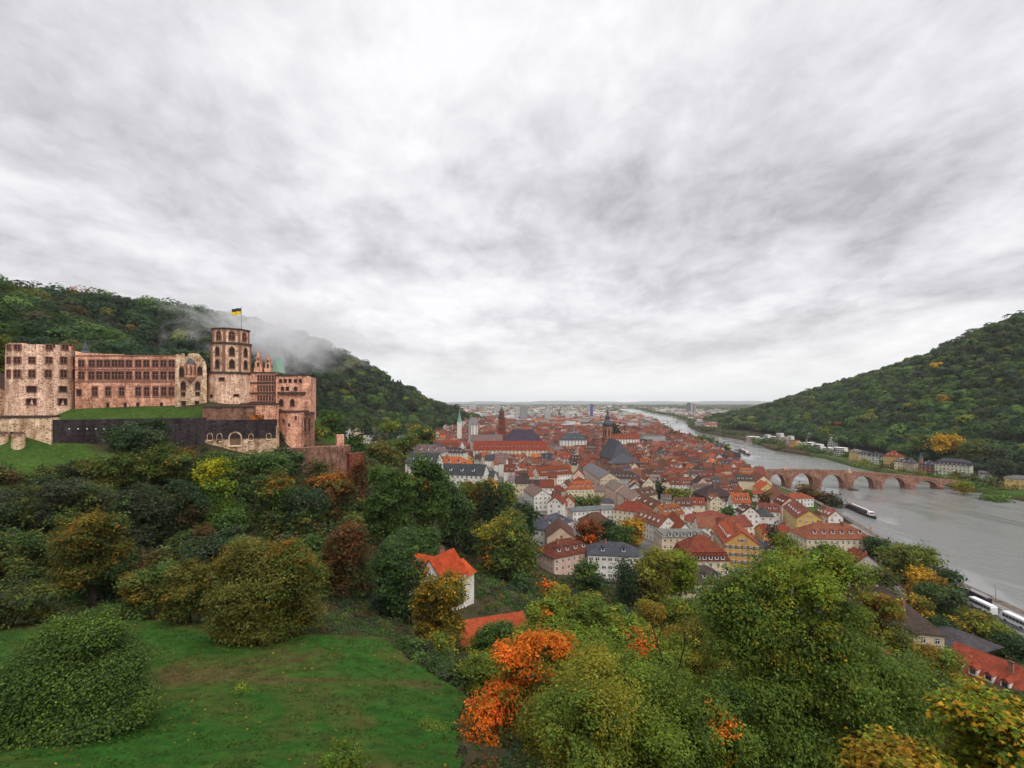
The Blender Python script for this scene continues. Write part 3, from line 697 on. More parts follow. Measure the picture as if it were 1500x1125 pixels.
# --- bell tower
cx, cy_ = X(338.5, 212), 212.0
t2 = empty('bell_tower', (cx, cy_, 84), 0, 'tall octagonal red sandstone bell tower on a round base', 'tower')
def zy(py, Y): return EYE - (py - HOR) * Y / FPX - 84
mb = MB(); mb.cyl(0, 0, 9.6, 8.6, -8, zy(546, 205), 40); mb.build('base', M_PINK, t2)
mb = MB(); mb.cyl(0, 0, 7.9, 7.9, zy(546, 205) + .0, zy(503, 205), 8, 0, R(10)); mb.cyl(0, 0, 7.2, 7.2, zy(503, 205) + .5, zy(481, 205), 8, 0, R(10)); mb.build('wall', M_TAN, t2)
for rq, qa, qb, nq in ((9.2, 547, 544.5, 40), (8.5, 503.5, 500.8, 8), (7.8, 481.5, 480, 8)):
    mb = MB(); mb.cyl(0, 0, rq, rq, zy(qa, 205), zy(qb, 205), nq, 0, R(10)); mb.build('cornice', M_DARKTRIM, t2)
mb = MB(); mb.cyl(0, 0, 7.9, 0.3, zy(480, 205), zy(478.2, 205), 8, 0, R(10)); mb.build('roof', M_SLATE, t2)
mb = MB()
for k in range(8):                          # quoins at the eight corners
    a = R(10) + 2 * math.pi * k / 8
    for rq, wq, qa, qb in ((7.62, .62, 544, 504), (6.95, .55, 500.5, 481.6)):
        mb = MB(); mb.cyl(rq * math.cos(a), rq * math.sin(a), wq, wq, zy(qa, 205), zy(qb, 205), 8); mb.build('quoin', M_TRIM, t2)
for k in range(8):
    a = R(10) + 2 * math.pi * (k + .5) / 8; dv = Vector((math.cos(a), math.sin(a)))
    if dv.dot(Vector((-cx, -cy_)).normalized()) < -0.2: continue
    ap = 7.9 * math.cos(math.pi / 8); ap2 = 7.2 * math.cos(math.pi / 8)
    for zc, ww, hh, rad in ((zy(533, 205), 1.9, 3.6, ap), (zy(514.5, 205), 1.9, 3.6, ap), (zy(491, 205), 2.0, 3.6, ap2)):
        o = link('arched_window', W_AHOLE if rad == ap else W_ARCH, t2, Vector((dv.x * (rad + .02), dv.y * (rad + .02), zc)), math.atan2(dv.x, -dv.y)); o.scale = (ww, 1, hh)
cyl_windows(t2, cx, cy_, 9.0, [(325, 555, 6.5, 4), (346, 579, 6.5, 3.5), (310, 580, 3, 4)], W_HOLE)
fp = empty('flagpole', (X(353.5, 212), 212, 84 + zy(478.5, 205)), 0, 'thin flagpole with a black and yellow flag on top of the bell tower', 'flagpole')
mb = MB(); mb.cyl(0, 0, .13, .08, 0, 9.5, 8); mb.cyl(0, 0, .2, .05, 9.5, 9.8, 8); mb.build('pole', M_METAL, fp)
mb = MB(); NX = 12
for half, mi in ((0, 0), (1, 1)):
    vs_ = []
    for i in range(NX + 1):
        x = -0.12 - 3.9 * i / NX; yv = 0.35 * math.sin(i * 0.9); sag = -0.5 * (i / NX) ** 1.5
        z1 = 9.2 - 1.35 * half + sag; vs_ += [(x, yv, z1), (x, yv, z1 - 1.35)]
    vs_ += [(v[0], v[1] + .03, v[2]) for v in vs_]
    nn = 2 * (NX + 1); fs_ = []
    for i in range(NX): a = 2 * i; fs_ += [(a, a + 1, a + 3, a + 2), (nn + a, nn + a + 2, nn + a + 3, nn + a + 1)]
    mb.add(vs_, fs_, mi)
mb.build('flag', [M_BLACK, mk_simple('flag_yellow', (0.75, 0.55, 0.02), 0.8)], fp)
# --- ornate palace with two stepped gables
A, B = XY(366, 211), XY(405, 215)
o1 = empty('ornate_palace', ((A[0] + B[0]) / 2, (A[1] + B[1]) / 2, 84), 0, 'ornate red palace front with two stepped gables right of the bell tower', 'palace')
top = [(366, 545), (372, 545), (372, 537), (373.5, 537), (373.5, 530), (375.5, 529), (375.5, 521), (376.8, 520), (377.5, 513), (378.6, 513), (379.3, 520), (380.5, 521), (380.5, 529), (382.5, 530), (382.5, 537), (384, 537), (384, 545), (387, 545), (387, 539), (388.5, 539), (388.5, 532), (390, 531), (390, 525), (391, 524), (391.8, 518), (392.8, 518), (393.6, 524), (394.8, 525), (394.8, 531), (396.5, 532), (396.5, 539), (398, 539), (398, 545), (405, 546)]
ruin_wall('wall', M_RED, A, B, top, 74, 9, o1, o1.location)
for yq, hh in ((554, 8), (569, 8), (583, 7.5)):
    plane_windows(o1, A, B, [(x, yq, 2.6, hh) for x in np.arange(378.5, 404, 4.2)], W_TALL)
plane_windows(o1, A, B, [(378, 534, 2.6, 5), (392.3, 536, 2.6, 5), (378, 526, 1.8, 3), (392.3, 529, 1.6, 3)], W_HOLE)
mb = MB()
for yq in (546.5, 561.5, 576.5, 590):
    mb = MB()
    a = hit_plane(366.3, yq, A, B) - o1.location; b = hit_plane(404.7, yq, A, B) - o1.location; d = (b - a).normalized(); nn = Vector((d.y, -d.x, 0)).normalized() * 0.45
    mb.prism([a, a + nn, a + nn + Vector((0, 0, .5)), a + Vector((0, 0, .5))], b - a); mb.build('cornice', M_DARKTRIM, o1)
mb = MB(); a = hit_plane(404, 545, A, B) - o1.location; mb.prism([a + Vector((-3, 2, 0)), a + Vector((0.5, 2, 0)), a + Vector((-1.2, 2, 6.5))], (0, 6, 0)); mb.build('roof', mk_simple('verdigris', (0.22, 0.36, 0.29), 0.7), o1)
# --- right wing
A, B = XY(404, 213), XY(455, 216)
e1 = empty('east_wing', ((A[0] + B[0]) / 2, (A[1] + B[1]) / 2, 80), 0, 'square roofless red castle wing at the right end of the ruin', 'ruin')
top = [(404, 549), (430, 549.5), (436, 550), (437, 552), (446, 551), (449, 550.5), (451, 553), (455, 552)]
ruin_wall('wall', M_RED, A, B, top, 70, 13, e1, e1.location)
plane_windows(e1, A, B, [(x, 558, 4.2, 5) for x in (411, 418, 425, 433, 440)] + [(x, 569.5, 4.5, 5) for x in (414, 421, 433)], W_HOLE)
plane_windows(e1, A, B, [(412, 590, 6, 10), (428.3, 590, 6, 10)], W_AHOLE, name='arched_window')
mb = MB()
a = hit_plane(408, 577, A, B) - e1.location; b = hit_plane(448, 577, A, B) - e1.location; nn = Vector((0, -1.2, 0)); mb.prism([a, a + nn, a + nn + Vector((0, 0, .9)), a + Vector((0, 0, .9))], b - a)
mb.build('balcony', M_DARKTRIM, e1)
mb = MB(); a = hit_plane(404, 550.6, A, B) - e1.location; b = hit_plane(455, 550.6, A, B) - e1.location; nn = Vector((0, -.5, 0)); mb.prism([a, a + nn, a + nn + Vector((0, 0, .5)), a + Vector((0, 0, .5))], b - a); mb.build('cornice', M_DARKTRIM, e1)
# --- bastion under the wing
def rnd_wall(name, label, mat, A, B, ytop, zb, thick, trim=True, cat='wall', bow=0.0, holes=(), hm=None):
    A2, B2 = Vector(A), Vector(B); c = (A2 + B2) / 2
    root = empty(name, (c.x, c.y, H1(c.x, c.y)), 0, label, cat)
    d = (B2 - A2).normalized(); nf = Vector((d.y, -d.x)); nf = -nf if nf.dot(A2) > 0 else nf
    k = 10; pts = [A2.lerp(B2, i / k) + nf * bow * math.sin(math.pi * i / k) for i in range(k + 1)]
    poly = [Vector((p.x, p.y, 0)) for p in pts] + [Vector((p.x - nf.x * thick, p.y - nf.y * thick, 0)) for p in reversed(pts)]
    zt_ = EYE - (ytop - HOR) * c.y / FPX
    mb = MB(); mb.prism([p - Vector((c.x, c.y, root.location.z - zb)) for p in poly], (0, 0, zt_ - zb)); mb.build('wall', mat, root)
    if trim:
        pts2 = [p + nf * .35 for p in pts]; poly = [Vector((p.x, p.y, 0)) for p in pts2] + [Vector((p.x - nf.x * (thick + .7), p.y - nf.y * (thick + .7), 0)) for p in reversed(pts2)]
        mb = MB(); mb.prism([p - Vector((c.x, c.y, root.location.z - zt_)) for p in poly], (0, 0, .7)); mb.build('coping', M_DARKTRIM, root)
    if holes: plane_windows(root, (A2 + nf * bow * .9)[:], (B2 + nf * bow * .9)[:], holes, hm or W_AHOLE, .3, 'niche')
    return root
rnd_wall('bastion', 'tall buttressed pink bastion below the right castle wing', M_RED, XY(407, 206), XY(441, 206), 604, 66, 8, True, 'bastion', 2.2, [(416, 616, 3, 5), (424, 622, 2.5, 4), (434, 612, 2.5, 5)])
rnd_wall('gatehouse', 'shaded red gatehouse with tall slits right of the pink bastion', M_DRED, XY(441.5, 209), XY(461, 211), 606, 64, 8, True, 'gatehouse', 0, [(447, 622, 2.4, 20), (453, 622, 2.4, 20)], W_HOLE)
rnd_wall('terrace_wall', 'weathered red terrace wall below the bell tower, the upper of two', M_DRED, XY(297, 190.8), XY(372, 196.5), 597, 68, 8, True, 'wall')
rnd_wall('terrace_wall', 'brick red terrace block with dark coping under the ornate palace', M_RED, XY(352, 197.5), XY(408, 203), 593, 68, 6, True, 'wall', 0, [(365, 611, 6, 4)])
rnd_wall('retaining_wall', 'pale rubble retaining wall with blind arches under the bell tower terrace', M_TAN, XY(299, 188), XY(406, 195.5), 625, 58, 5, False, 'wall', 0, [(308, 640, 7, 10), (322, 641, 7, 11), (345, 643, 16, 18), (368, 640, 6, 9), (394, 639, 6, 8)], W_NICHE)
rnd_wall('parapet', 'dark mossy parapet along the top of the pale rubble wall', M_BLACKW, XY(299, 187.6), XY(404, 195), 615, 75.5, 3, False, 'wall')
rnd_wall('moat_wall', 'long blackened terrace wall below the palace with a row of pale weep holes', M_BLACKW, XY(76, 167.5), XY(300, 187.8), 613.5, 60, 4, False, 'wall', 0, [(x, 628, 1.6, 1.6) for x in (102, 115, 128, 141, 153, 168, 182)], opening_mesh('weep_hole', False, False, M_WHITE, M_WHITE, .1))
rnd_wall('moat_wall', 'tan terrace wall with two round buttresses below the round tower', M_TAN, XY(-60, 163), XY(75, 167), 612, 60, 4, True, 'wall', 0, [(20, 634, 7, 3)], W_HOLE)
for px in (3, 27):
    c = P(px, 640, 162.6); r_ = empty('buttress', (c.x, c.y, 66), 0, 'round tan buttress, the ' + ('outer left' if px < 10 else 'inner right') + ' of two on the tan wall', 'buttress', 'buttresses of the tan wall')
    mb = MB(); mb.cyl(0, 0, 2.0, 1.7, -4, 13.2, 16); mb.build('wall', M_TAN, r_); mb = MB(); mb.cyl(0, 0, 1.8, .9, 13.2, 13.9, 16); mb.build('cap', M_DARKTRIM, r_)
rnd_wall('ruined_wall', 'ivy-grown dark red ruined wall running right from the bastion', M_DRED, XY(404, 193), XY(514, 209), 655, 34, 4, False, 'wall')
rnd_wall('ruined_wall', 'orange brick pier of the ruined wall beside the grass bank', M_RED, XY(494, 207), XY(504, 208.5), 637, 55, 3, False, 'wall')
rnd_wall('garden_wall', 'low grey stone wall edging the castle grass bank', M_TAN, XY(448, 216), XY(498, 228), 656, 56, 2, False, 'wall')
rnd_wall('creeper_wall', 'garden wall covered in red creeper among the trees right of the castle', mk_stone('creeper_red', (.16, .035, .03), (.30, .09, .06), (.10, .05, .03), .9), XY(512, 196), XY(534, 200), 664, 40, 3, False, 'wall')
hc = P(0, 560, 176); h1 = empty('gate_lodge', (X(0, 176), 176, 84), 0, 'small brown-roofed stone lodge left of the round tower', 'house')
mb = MB(); mb.box(-8, 2.2, -3, 4, -3, 11.0); mb.build('wall', M_TAN, h1)
mb = MB(); mb.prism([(-9, -4, 10.8), (2.6, -4, 10.8), (-2.5, -4, 16.5)], (0, 9, 0)); mb.build('roof', M_ROOF, h1, color=(.09, .06, .05))
# ------------------------------------------------------------------ houses
def win_unit(name, shutter=None, frame=None, bars=True):
    mb = MB()                                # 1 x 1, faces -Y
    mb.box(-.5, .5, -.02, .10, -.5, .5, 1)
    for a in ((-.58, .58, -.60, -.5), (-.58, .58, .5, .58)): mb.box(a[0], a[1], -.07, .10, a[2], a[3], 0)
    for a in ((-.58, -.5), (.5, .58)): mb.box(a[0], a[1], -.07, .10, -.5, .5, 0)
    if bars: mb.box(-.04, .04, -.045, -.018, -.5, .5, 0); mb.box(-.5, -.04, -.045, -.018, .12, .2, 0); mb.box(.04, .5, -.045, -.018, .12, .2, 0)
    if shutter:
        mb.box(-1.06, -.60, -.06, .10, -.5, .5, 2); mb.box(.60, 1.06, -.06, .10, -.5, .5, 2)
    return mb.mesh(name, [frame or M_WHITE, M_GLASS] + ([shutter] if shutter else []))
WIN = dict(plain=win_unit('window'), green=win_unit('window', M_GREENP), brown=win_unit('window', M_BROWNP), red=win_unit('window', None, M_TRIM))
def dormer_mesh():
    mb = MB()
    mb.box(-.75, .75, -1.0, 1.6, -.8, .7, 0); mb.prism([(-.95, -1.2, .7), (.95, -1.2, .7), (0, -1.2, 1.5)], (0, 3.6, 0), 1); mb.box(-.5, .5, -1.06, -.9, -.45, .55, 2)
    return mb
_dm = dormer_mesh()
def dormer_variant(name, roofmat): return _dm.mesh(name, [M_WHITE, roofmat, M_GLASS])
DORM = dormer_variant('dormer', M_ROOF)
HOUSES = []
LAND = []           # (words for labels, x, y)
ROOFC = dict(rust=(.170, .054, .036), red=(.225, .056, .032), orange=(.32, .095, .038), brown=(.115, .058, .042), slate=(.068, .070, .085), grey=(.17, .165, .165), mauve=(.20, .145, .135), dark=(.075, .055, .050), green=(.15, .175, .16), terra=(.215, .080, .052))
WALLC = dict(white=(.72, .70, .65), cream=(.68, .58, .42), pink=(.66, .46, .37), yellow=(.66, .44, .15), beige=(.58, .45, .32), ochre=(.56, .32, .11), grey=(.45, .45, .43), orange=(.62, .30, .11), stone=(.45, .34, .25))
def house(name, label, cat, loc, rz, w, d, h, rh, roof='gable', wall='white', roofc='rust', win='plain', dorm=0, chim=1, sub=4.0, group=None, seed=0, windows=True, winw=1.05, winh=1.55, sp=2.7, both=True, door=False):
    rr = random.Random(seed * 31 + int(loc[0] * 3) + int(loc[1]))
    root = empty(name, loc, rz, label, cat, group)
    wc = WALLC[wall] if isinstance(wall, str) else wall; rcol = ROOFC[roofc] if isinstance(roofc, str) else roofc
    k = math.exp(rr.gauss(0, 0.12)); rcol = tuple(c * k * math.exp(rr.gauss(0, .05)) for c in rcol); k = math.exp(rr.gauss(0, .05)); wc = tuple(min(.8, c * k) for c in wc)
    hw, hd = w / 2, d / 2
    mb = MB()
    if roof == 'gable':
        poly = [(-hw, -hd, -sub), (-hw, hd, -sub), (-hw, hd, h), (-hw, 0, h + rh), (-hw, -hd, h)]; mb.prism(poly, (w, 0, 0))
    else: mb.box(-hw, hw, -hd, hd, -sub, h)
    mb.build('wall', M_PLASTER, root, color=wc)
    mb = MB(); o = 0.45; t = 0.28
    if roof == 'gable':
        sl = rh / hd; e = hd + o
        poly = [(-hw - .3, -e, h - o * sl), (-hw - .3, 0, h + rh), (-hw - .3, e, h - o * sl), (-hw - .3, e, h - o * sl + t), (-hw - .3, 0, h + rh + t * 1.2), (-hw - .3, -e, h - o * sl + t)]
        # split into two slabs so that every face is convex
        for s in (1, -1):
            q = [(-hw - .3, 0, h + rh + .01), (-hw - .3, s * e, h - o * sl + .01), (-hw - .3, s * e, h - o * sl + t), (-hw - .3, 0, h + rh + t * 1.2)]
            mb.prism(q, (w + .6, 0, 0))
    elif roof in ('hip', 'mansard'):
        z0 = h; a, b = hw + o, hd + o
        if roof == 'mansard':
            i, mh = 1.3, min(3.2, rh * .5)
            vs_ = [(-a, -b, z0), (a, -b, z0), (a, b, z0), (-a, b, z0), (-a + i, -b + i, z0 + mh), (a - i, -b + i, z0 + mh), (a - i, b - i, z0 + mh), (-a + i, b - i, z0 + mh)]
            mb.add(vs_, [(3, 2, 1, 0), (0, 1, 5, 4), (1, 2, 6, 5), (2, 3, 7, 6), (3, 0, 4, 7)])
            a, b, z0, rh2 = a - i + .15, b - i + .15, z0 + mh, rh - mh
        else: rh2 = rh
        rg = max(0.05, a - b) if a >= b else 0.05; rgy = max(0.0, b - a)
        vs_ = [(-a, -b, z0 + .02), (a, -b, z0 + .02), (a, b, z0 + .02), (-a, b, z0 + .02), (-a, -b, z0 + .22), (a, -b, z0 + .22), (a, b, z0 + .22), (-a, b, z0 + .22)]
        if a >= b: vs_ += [(-rg, 0, z0 + rh2), (rg, 0, z0 + rh2)]; top = [(4, 5, 9, 8), (5, 6, 9), (6, 7, 8, 9), (7, 4, 8)]
        else: vs_ += [(0, -rgy, z0 + rh2), (0, rgy, z0 + rh2)]; top = [(4, 5, 8), (5, 6, 9, 8), (6, 7, 9), (7, 4, 8, 9)]
        mb.add(vs_, [(3, 2, 1, 0), (0, 1, 5, 4), (1, 2, 6, 5), (2, 3, 7, 6), (3, 0, 4, 7)] + top)
    else:
        mb.box(-hw - .15, hw + .15, -hd - .15, hd + .15, h + .01, h + .5)
    ro = mb.build('roof', M_ROOF, root, color=rcol)
    sl = rh / hd
    for i in range(chim):
        x = rr.uniform(-hw * .7, hw * .7); y = rr.uniform(-hd * .35, hd * .35); z = h + rh - abs(y) * sl
        if roof == 'flat': z = h + .4
        mb = MB(); mb.box(x - .45, x + .45, y - .35, y + .35, z - 1.2, h + rh + rr.uniform(.6, 1.3), 0); zt_ = mb.v[-1][2]; mb.box(x - .55, x + .55, y - .45, y + .45, zt_, zt_ + .18, 1)
        mb.build('chimney', [M_BRICK, M_DARKTRIM], ro)
    # the sides that can be seen from the viewer's side of town
    to = Vector((-loc[0], -loc[1])).normalized()
    sides = []
    for ang, half, depth in ((0, hw, hd), (math.pi / 2, hd, hw), (math.pi, hw, hd), (-math.pi / 2, hd, hw)):
        nv = Vector((math.sin(ang + rz), -math.cos(ang + rz))); nl = Vector((math.sin(ang), -math.cos(ang)))
        if nv.dot(to) > 0.12: sides.append((ang, half, depth, nl))
    if dorm:
        for ang, half, depth, nl in sides:
            if abs(nl.y) < .5: continue
            for i in range(dorm):
                x = -hw * .82 + 1.64 * hw * (i + .5) / dorm; yy = depth * (.62 if roof != 'mansard' else .93); zz = h + (depth - yy) * sl + .55
                if roof == 'mansard': zz = h + 1.4
                dd = link('dormer', DORM, ro, (x * -nl.y, nl.y * yy, zz), ang, rcol)
    if windows:
        ns = max(1, int((h - .3) / 3.0)); me = WIN[win]
        for ang, half, depth, nl in sides:
            nc = max(1, int((2 * half - 1.0) / sp)); tv = Vector((math.cos(ang), math.sin(ang)))
            for s in range(ns):
                for i in range(nc):
                    u = -half + 2 * half * (i + .5) / nc; z = (s + .55) * (h / ns)
                    p = nl * (depth + .02) + tv * u
                    o_ = link('window', me, root, (p.x, p.y, z), ang); o_.scale = (winw, 1, winh)
            if roof == 'gable' and abs(nl.x) > .5 and rh > 3.5:
                for u in ((-.9, .9) if half > 4.5 else (0,)):
                    p = nl * (depth + .02) + tv * u; o_ = link('window', me, root, (p.x, p.y, h + rh * .30), ang); o_.scale = (.85, 1, 1.15)
    HOUSES.append((root, w, d, roofc, wall))
    return root
def solve_ridge(px, py, Hh):
    Y = 60.0
    for _ in range(60):
        g = H1(X(px, Y), Y); Yn = (EYE - g - Hh) * FPX / (py - HOR); Y += (max(30, min(1400, Yn)) - Y) * .5
    return Vector((X(px, Y), Y, g))
def rh_house(name, label, cat, p1, p2, Ht, rh, d, roof='gable', ext=0.0, **kw):
    """house from its ridge: two ridge ends in the photograph and the ridge height above ground"""
    a = solve_ridge(*p1, Ht); b = solve_ridge(*p2, Ht); c = (a + b) / 2; v = b - a; rz = math.atan2(v.y, v.x); L = Vector((v.x, v.y)).length
    w = L + (d if roof in ('hip', 'mansard') else 0) + ext
    g = H1(c.x, c.y)
    return house(name, label, cat, (c.x, c.y, g), rz, w, d, Ht - rh, rh, roof, **kw)
HB = [
 # label, ridge ends, ridge height, roof height, depth, options
 ('pale pink town house with a rust brown hipped roof below the wooded slope', (817, 789), (836, 788), 15, 5.5, 15, dict(roof='hip', wall='pink', roofc='rust', dorm=4, chim=2)),
 ('blank beige gable house standing right behind the pink town house', (821.5, 772), (819, 757), 19, 5, 13, dict(wall='beige', roofc='brown', windows=False, chim=1)),
 ('modern house with banded white front and dark slate roof beside the weeping willow', (882, 793), (912, 793), 15, 4.5, 13, dict(roof='hip', wall='white', roofc='slate', dorm=2, chim=1, winw=1.7, winh=1.2, sp=2.4)),
 ('slate hipped villa left of the long white flat-roofed hall', (794, 755), (815, 752), 14, 5, 13, dict(roof='hip', wall='white', roofc='slate', dorm=2)),
 ('long low white hall with a green-grey roof on the square', (846, 741), (890, 740), 9, 2.2, 11, dict(roof='hip', wall='white', roofc='green', chim=0)),
 ('red-brown roofed house half hidden by an orange-red creeper tree', (866, 750), (876, 750), 14, 5, 11, dict(roof='hip', wall='beige', roofc='brown')),
 ('long white house with a pale mauve roof beside the dark conifers', (779, 707), (795, 720), 14, 4.5, 13, dict(wall='white', roofc='mauve', chim=2)),
 ('small yellow house with an orange pyramid roof', (801, 704), (803, 704), 13, 6, 11, dict(roof='hip', wall='yellow', roofc='orange', chim=1)),
 ('cream house with a broad orange-red hipped roof behind the clipped trees', (840, 704), (863, 704), 15, 6, 14, dict(roof='hip', wall='cream', roofc='orange', dorm=5, chim=2)),
 ('white gable house between the yellow and the cream house', (826, 706), (833, 702), 14, 5, 10, dict(wall='white', roofc='brown')),
 ('long red-roofed college house with two rows of white dormers', (784, 683), (832, 682), 19, 7, 15, dict(wall='white', roofc='red', dorm=11, chim=3)),
 ('long grey modern hall with stepped skylight roof beside the church', (866, 677), (893, 694), 21, 5, 16, dict(wall='beige', roofc='grey', chim=0, win='plain', winw=2.0, winh=1.0)),
 ('dark slate roofed house with tiny dormers in front of the church', (896, 689), (926, 690), 19, 6, 14, dict(roof='hip', wall='grey', roofc='dark', dorm=8, chim=2)),
 ('pink-fronted row house with a grey-brown roof, nearest the skylight hall', (897, 702), (913, 710), 17, 4.5, 13, dict(wall='pink', roofc='mauve', chim=1)),
 ('cream row house with a grey-brown roof, in the middle of the slanting row', (914, 711), (936, 723), 16, 4.5, 13, dict(wall='cream', roofc='mauve', chim=1)),
 ('white-ended row house with a brown roof, last of the slanting row', (938, 723), (970, 735), 15, 4.5, 13, dict(wall='white', roofc='brown', chim=1, dorm=3)),
 ('purple-brown roofed house beside the tall dark conifer', (930, 716), (955, 713), 14, 5, 12, dict(wall='cream', roofc='brown', dorm=3)),
 ('white corner house with a bright red hipped roof above the golden tree', (919, 733), (936, 735), 15, 5.5, 14, dict(roof='hip', wall='cream', roofc='red', chim=3)),
 ('long white house with half pink half red roof and a white end gable', (941, 744), (979, 757), 15, 5, 12, dict(wall='white', roofc='terra', dorm=5, chim=2)),
 ('orange-roofed house behind the long white house', (962, 740), (992, 738), 15, 5, 12, dict(wall='beige', roofc='orange', dorm=4, chim=2)),
 ('narrow white gable house with a bright red roof by the white courtyard', (986, 750), (1004, 766), 14, 5.5, 11, dict(wall='white', roofc='red', chim=1)),
 ('flat grey glass-roofed house with a row of red-brown dormers', (982, 776), (1016, 776), 12, 2.2, 13, dict(roof='mansard', wall='beige', roofc='grey', dorm=6, chim=0)),
 ('tall cream house with a steep red mansard roof and white dormer band', (1020, 783), (1032, 783), 19, 9, 15, dict(roof='mansard', wall='cream', roofc='red', dorm=6, chim=0)),
 ('cream villa with dark grey-brown hipped roof and green shutters, nearest the viewer', (1014, 828), (1036, 828), 11, 5, 12, dict(roof='hip', wall='cream', roofc='dark', win='green', dorm=3, chim=1)),
 ('flat red-roofed house with a white rear wing below the mansard villa', (1014, 751), (1044, 748), 10, 3.5, 14, dict(roof='hip', wall='white', roofc='red', chim=2)),
 ('large white villa with a tall grey-brown mansard roof and dormer row', (1041, 709), (1048, 709), 21, 11, 20, dict(roof='mansard', wall='white', roofc='dark', dorm=4, chim=1, sp=4.2, winw=1.5, winh=2.2)),
 ('long yellow-orange house with a red roof facing the lane', (1068, 760), (1087, 777), 19, 5.5, 15, dict(wall='ochre', roofc='red', dorm=7, chim=2, win='brown', sp=2.3)),
 ('dark slate roofed lodge against the orange gable', (1087, 779), (1098, 782), 13, 5.5, 12, dict(roof='hip', wall='stone', roofc='slate', chim=1)),
 ('low ochre house with a slate roof behind the tall ash tree', (1122, 792), (1148, 800), 10, 4, 9, dict(wall='orange', roofc='slate', chim=1)),
 ('red-roofed house above the yellow lane house', (1062, 757), (1090, 755), 13, 5, 12, dict(wall='cream', roofc='rust', dorm=0, chim=2)),
 ('big cream villa with a red hipped roof and front gable beside the river', (1192, 764), (1240, 768), 17, 6.5, 17, dict(roof='hip', wall='cream', roofc='terra', dorm=6, chim=5)),
 ('long yellow house with brown and red roof and a blank yellow gable', (1164, 732), (1186, 748), 17, 5, 14, dict(wall='yellow', roofc='terra', dorm=5, chim=2)),
 ('red-roofed house with a blank white gable near the riverside trees', (1134, 712), (1151, 724), 16, 5.5, 14, dict(wall='white', roofc='terra', windows=False, chim=2)),
 ('beige gable house at the bridge end', (1106, 690), (1119, 698), 17, 5.5, 13, dict(wall='cream', roofc='rust', windows=False, chim=1)),
 ('yellow gable house just in front of the beige gable at the bridge end', (1114, 703), (1125, 708), 15, 5, 12, dict(wall='yellow', roofc='orange', chim=1)),
 ('wide bright red hipped house on the riverside terrace', (1154, 722), (1174, 722), 10, 3.5, 12, dict(roof='hip', wall='white', roofc='red', chim=0)),
 ('red-roofed house with a grey-white gable end among riverside trees', (1251, 802), (1271, 813), 12, 5, 12, dict(wall='grey', roofc='red', dorm=0, chim=1)),
 ('old brown-roofed manor with white dormers half hidden by the ash tree', (1292, 862), (1322, 874), 13, 6.5, 13, dict(roof='hip', wall='cream', roofc='dark', dorm=2, chim=1)),
 ('weathered brown-roofed wing left of the old manor', (1256, 853), (1276, 855), 12, 5.5, 10, dict(roof='hip', wall='grey', roofc='brown', dorm=1, chim=1)),
 ('red hipped cottage roof beside the small dark conifer', (1143, 768), (1148, 768), 8, 4, 9, dict(roof='hip', wall='cream', roofc='red', chim=1)),
 ('orange-walled cottage with a red roof left of the small dark conifer', (1112, 768), (1124, 768), 9, 3.5, 8, dict(wall='orange', roofc='red', chim=1)),
 ('brown-roofed long shed beside the white awning', (1098, 754), (1116, 754), 7, 2.6, 10, dict(wall='beige', roofc='brown', chim=0)),
 ('white-walled flat red annex on the terrace under the yellow gable', (1092, 718), (1116, 718), 11, 2.5, 10, dict(roof='hip', wall='white', roofc='red', chim=0)),
]
def build_near_houses():
    for label, p1, p2, Ht, rh, d, kw in HB:
        rh_house('town_house', label, 'house', p1, p2, Ht, rh, d, group='old town houses', **kw)
build_near_houses()
EXCL = [(h[0].location.x, h[0].location.y, h[0].rotation_euler.z, h[1] / 2 + 5, h[2] / 2 + 5) for h in HOUSES]
def blocked(x, y, m=4.0):
    for ex, ey, rz, a, b in EXCL:
        dx, dy = x - ex, y - ey; c, s = math.cos(-rz), math.sin(-rz)
        if abs(dx * c - dy * s) < a + m and abs(dx * s + dy * c) < b + m: return True
    return False

# --- the orange-roofed house on the slope and its shed
def slope_house():
    c = P(647, 860, 112); g = H1(c.x, c.y)
    r_ = house('hillside_house', 'white hillside house with a bright orange cross-gabled roof behind the golden tree', 'house', (c.x, c.y, g), R(62), 9.0, 7.6, 7.2, 4.4, 'gable', 'white', (.50, .088, .026), chim=1, sub=6, winw=1.1, winh=1.7)
    mb = MB()
    for s in (1, -1): mb.prism([(-2.6, 0, 11.5), (-2.6 + s * 3.4, 0, 8.2), (-2.6 + s * 3.4, 0, 8.55), (-2.6, 0, 11.9)], (0, 5.6 if s else 0, 0))
    mb.build('cross_roof', M_ROOF, r_, color=(.50, .088, .026))
    mb = MB(); mb.prism([(-5.4, 0, -3), (.2, 0, -3), (.2, 0, 8.1), (-2.6, 0, 11.4), (-5.4, 0, 8.1)], (0, 5.2, 0)); mb.build('cross_gable', M_PLASTER, r_, color=WALLC['white'])
    mb = MB(); mb.box(4.7, 8.2, -3.6, 3.4, -5, 5.6); mb.build('annex_wall', M_PLASTER, r_, color=WALLC['white'])
    mb = MB(); mb.prism([(4.75, -4.1, 5.6), (4.75, 3.9, 5.6), (4.75, 0, 8.4)], (4.0, 0, 0)); mb.build('annex_roof', M_ROOF, r_, color=(.46, .085, .026))
    EXCL.append((c.x, c.y, 0, 8, 8))
    a = P(672, 899, 88); b = P(764, 888, 92); m = (a + b) / 2; v = b - a; g = H1(m.x, m.y)
    s_ = house('garden_shed', 'long low shed with a plain orange tiled roof below the hillside house', 'shed', (m.x, m.y - 2.2, min(g, 46)), math.atan2(v.y, v.x), Vector((v.x, v.y)).length, 8.5, 3.4, 2.9, 'gable', 'stone', (.40, .088, .034), chim=0, sub=5, sp=4.0)
    EXCL.append((m.x - 3, m.y - 7, math.atan2(v.y, v.x), 9, 8))
    return r_, s_
slope_house()
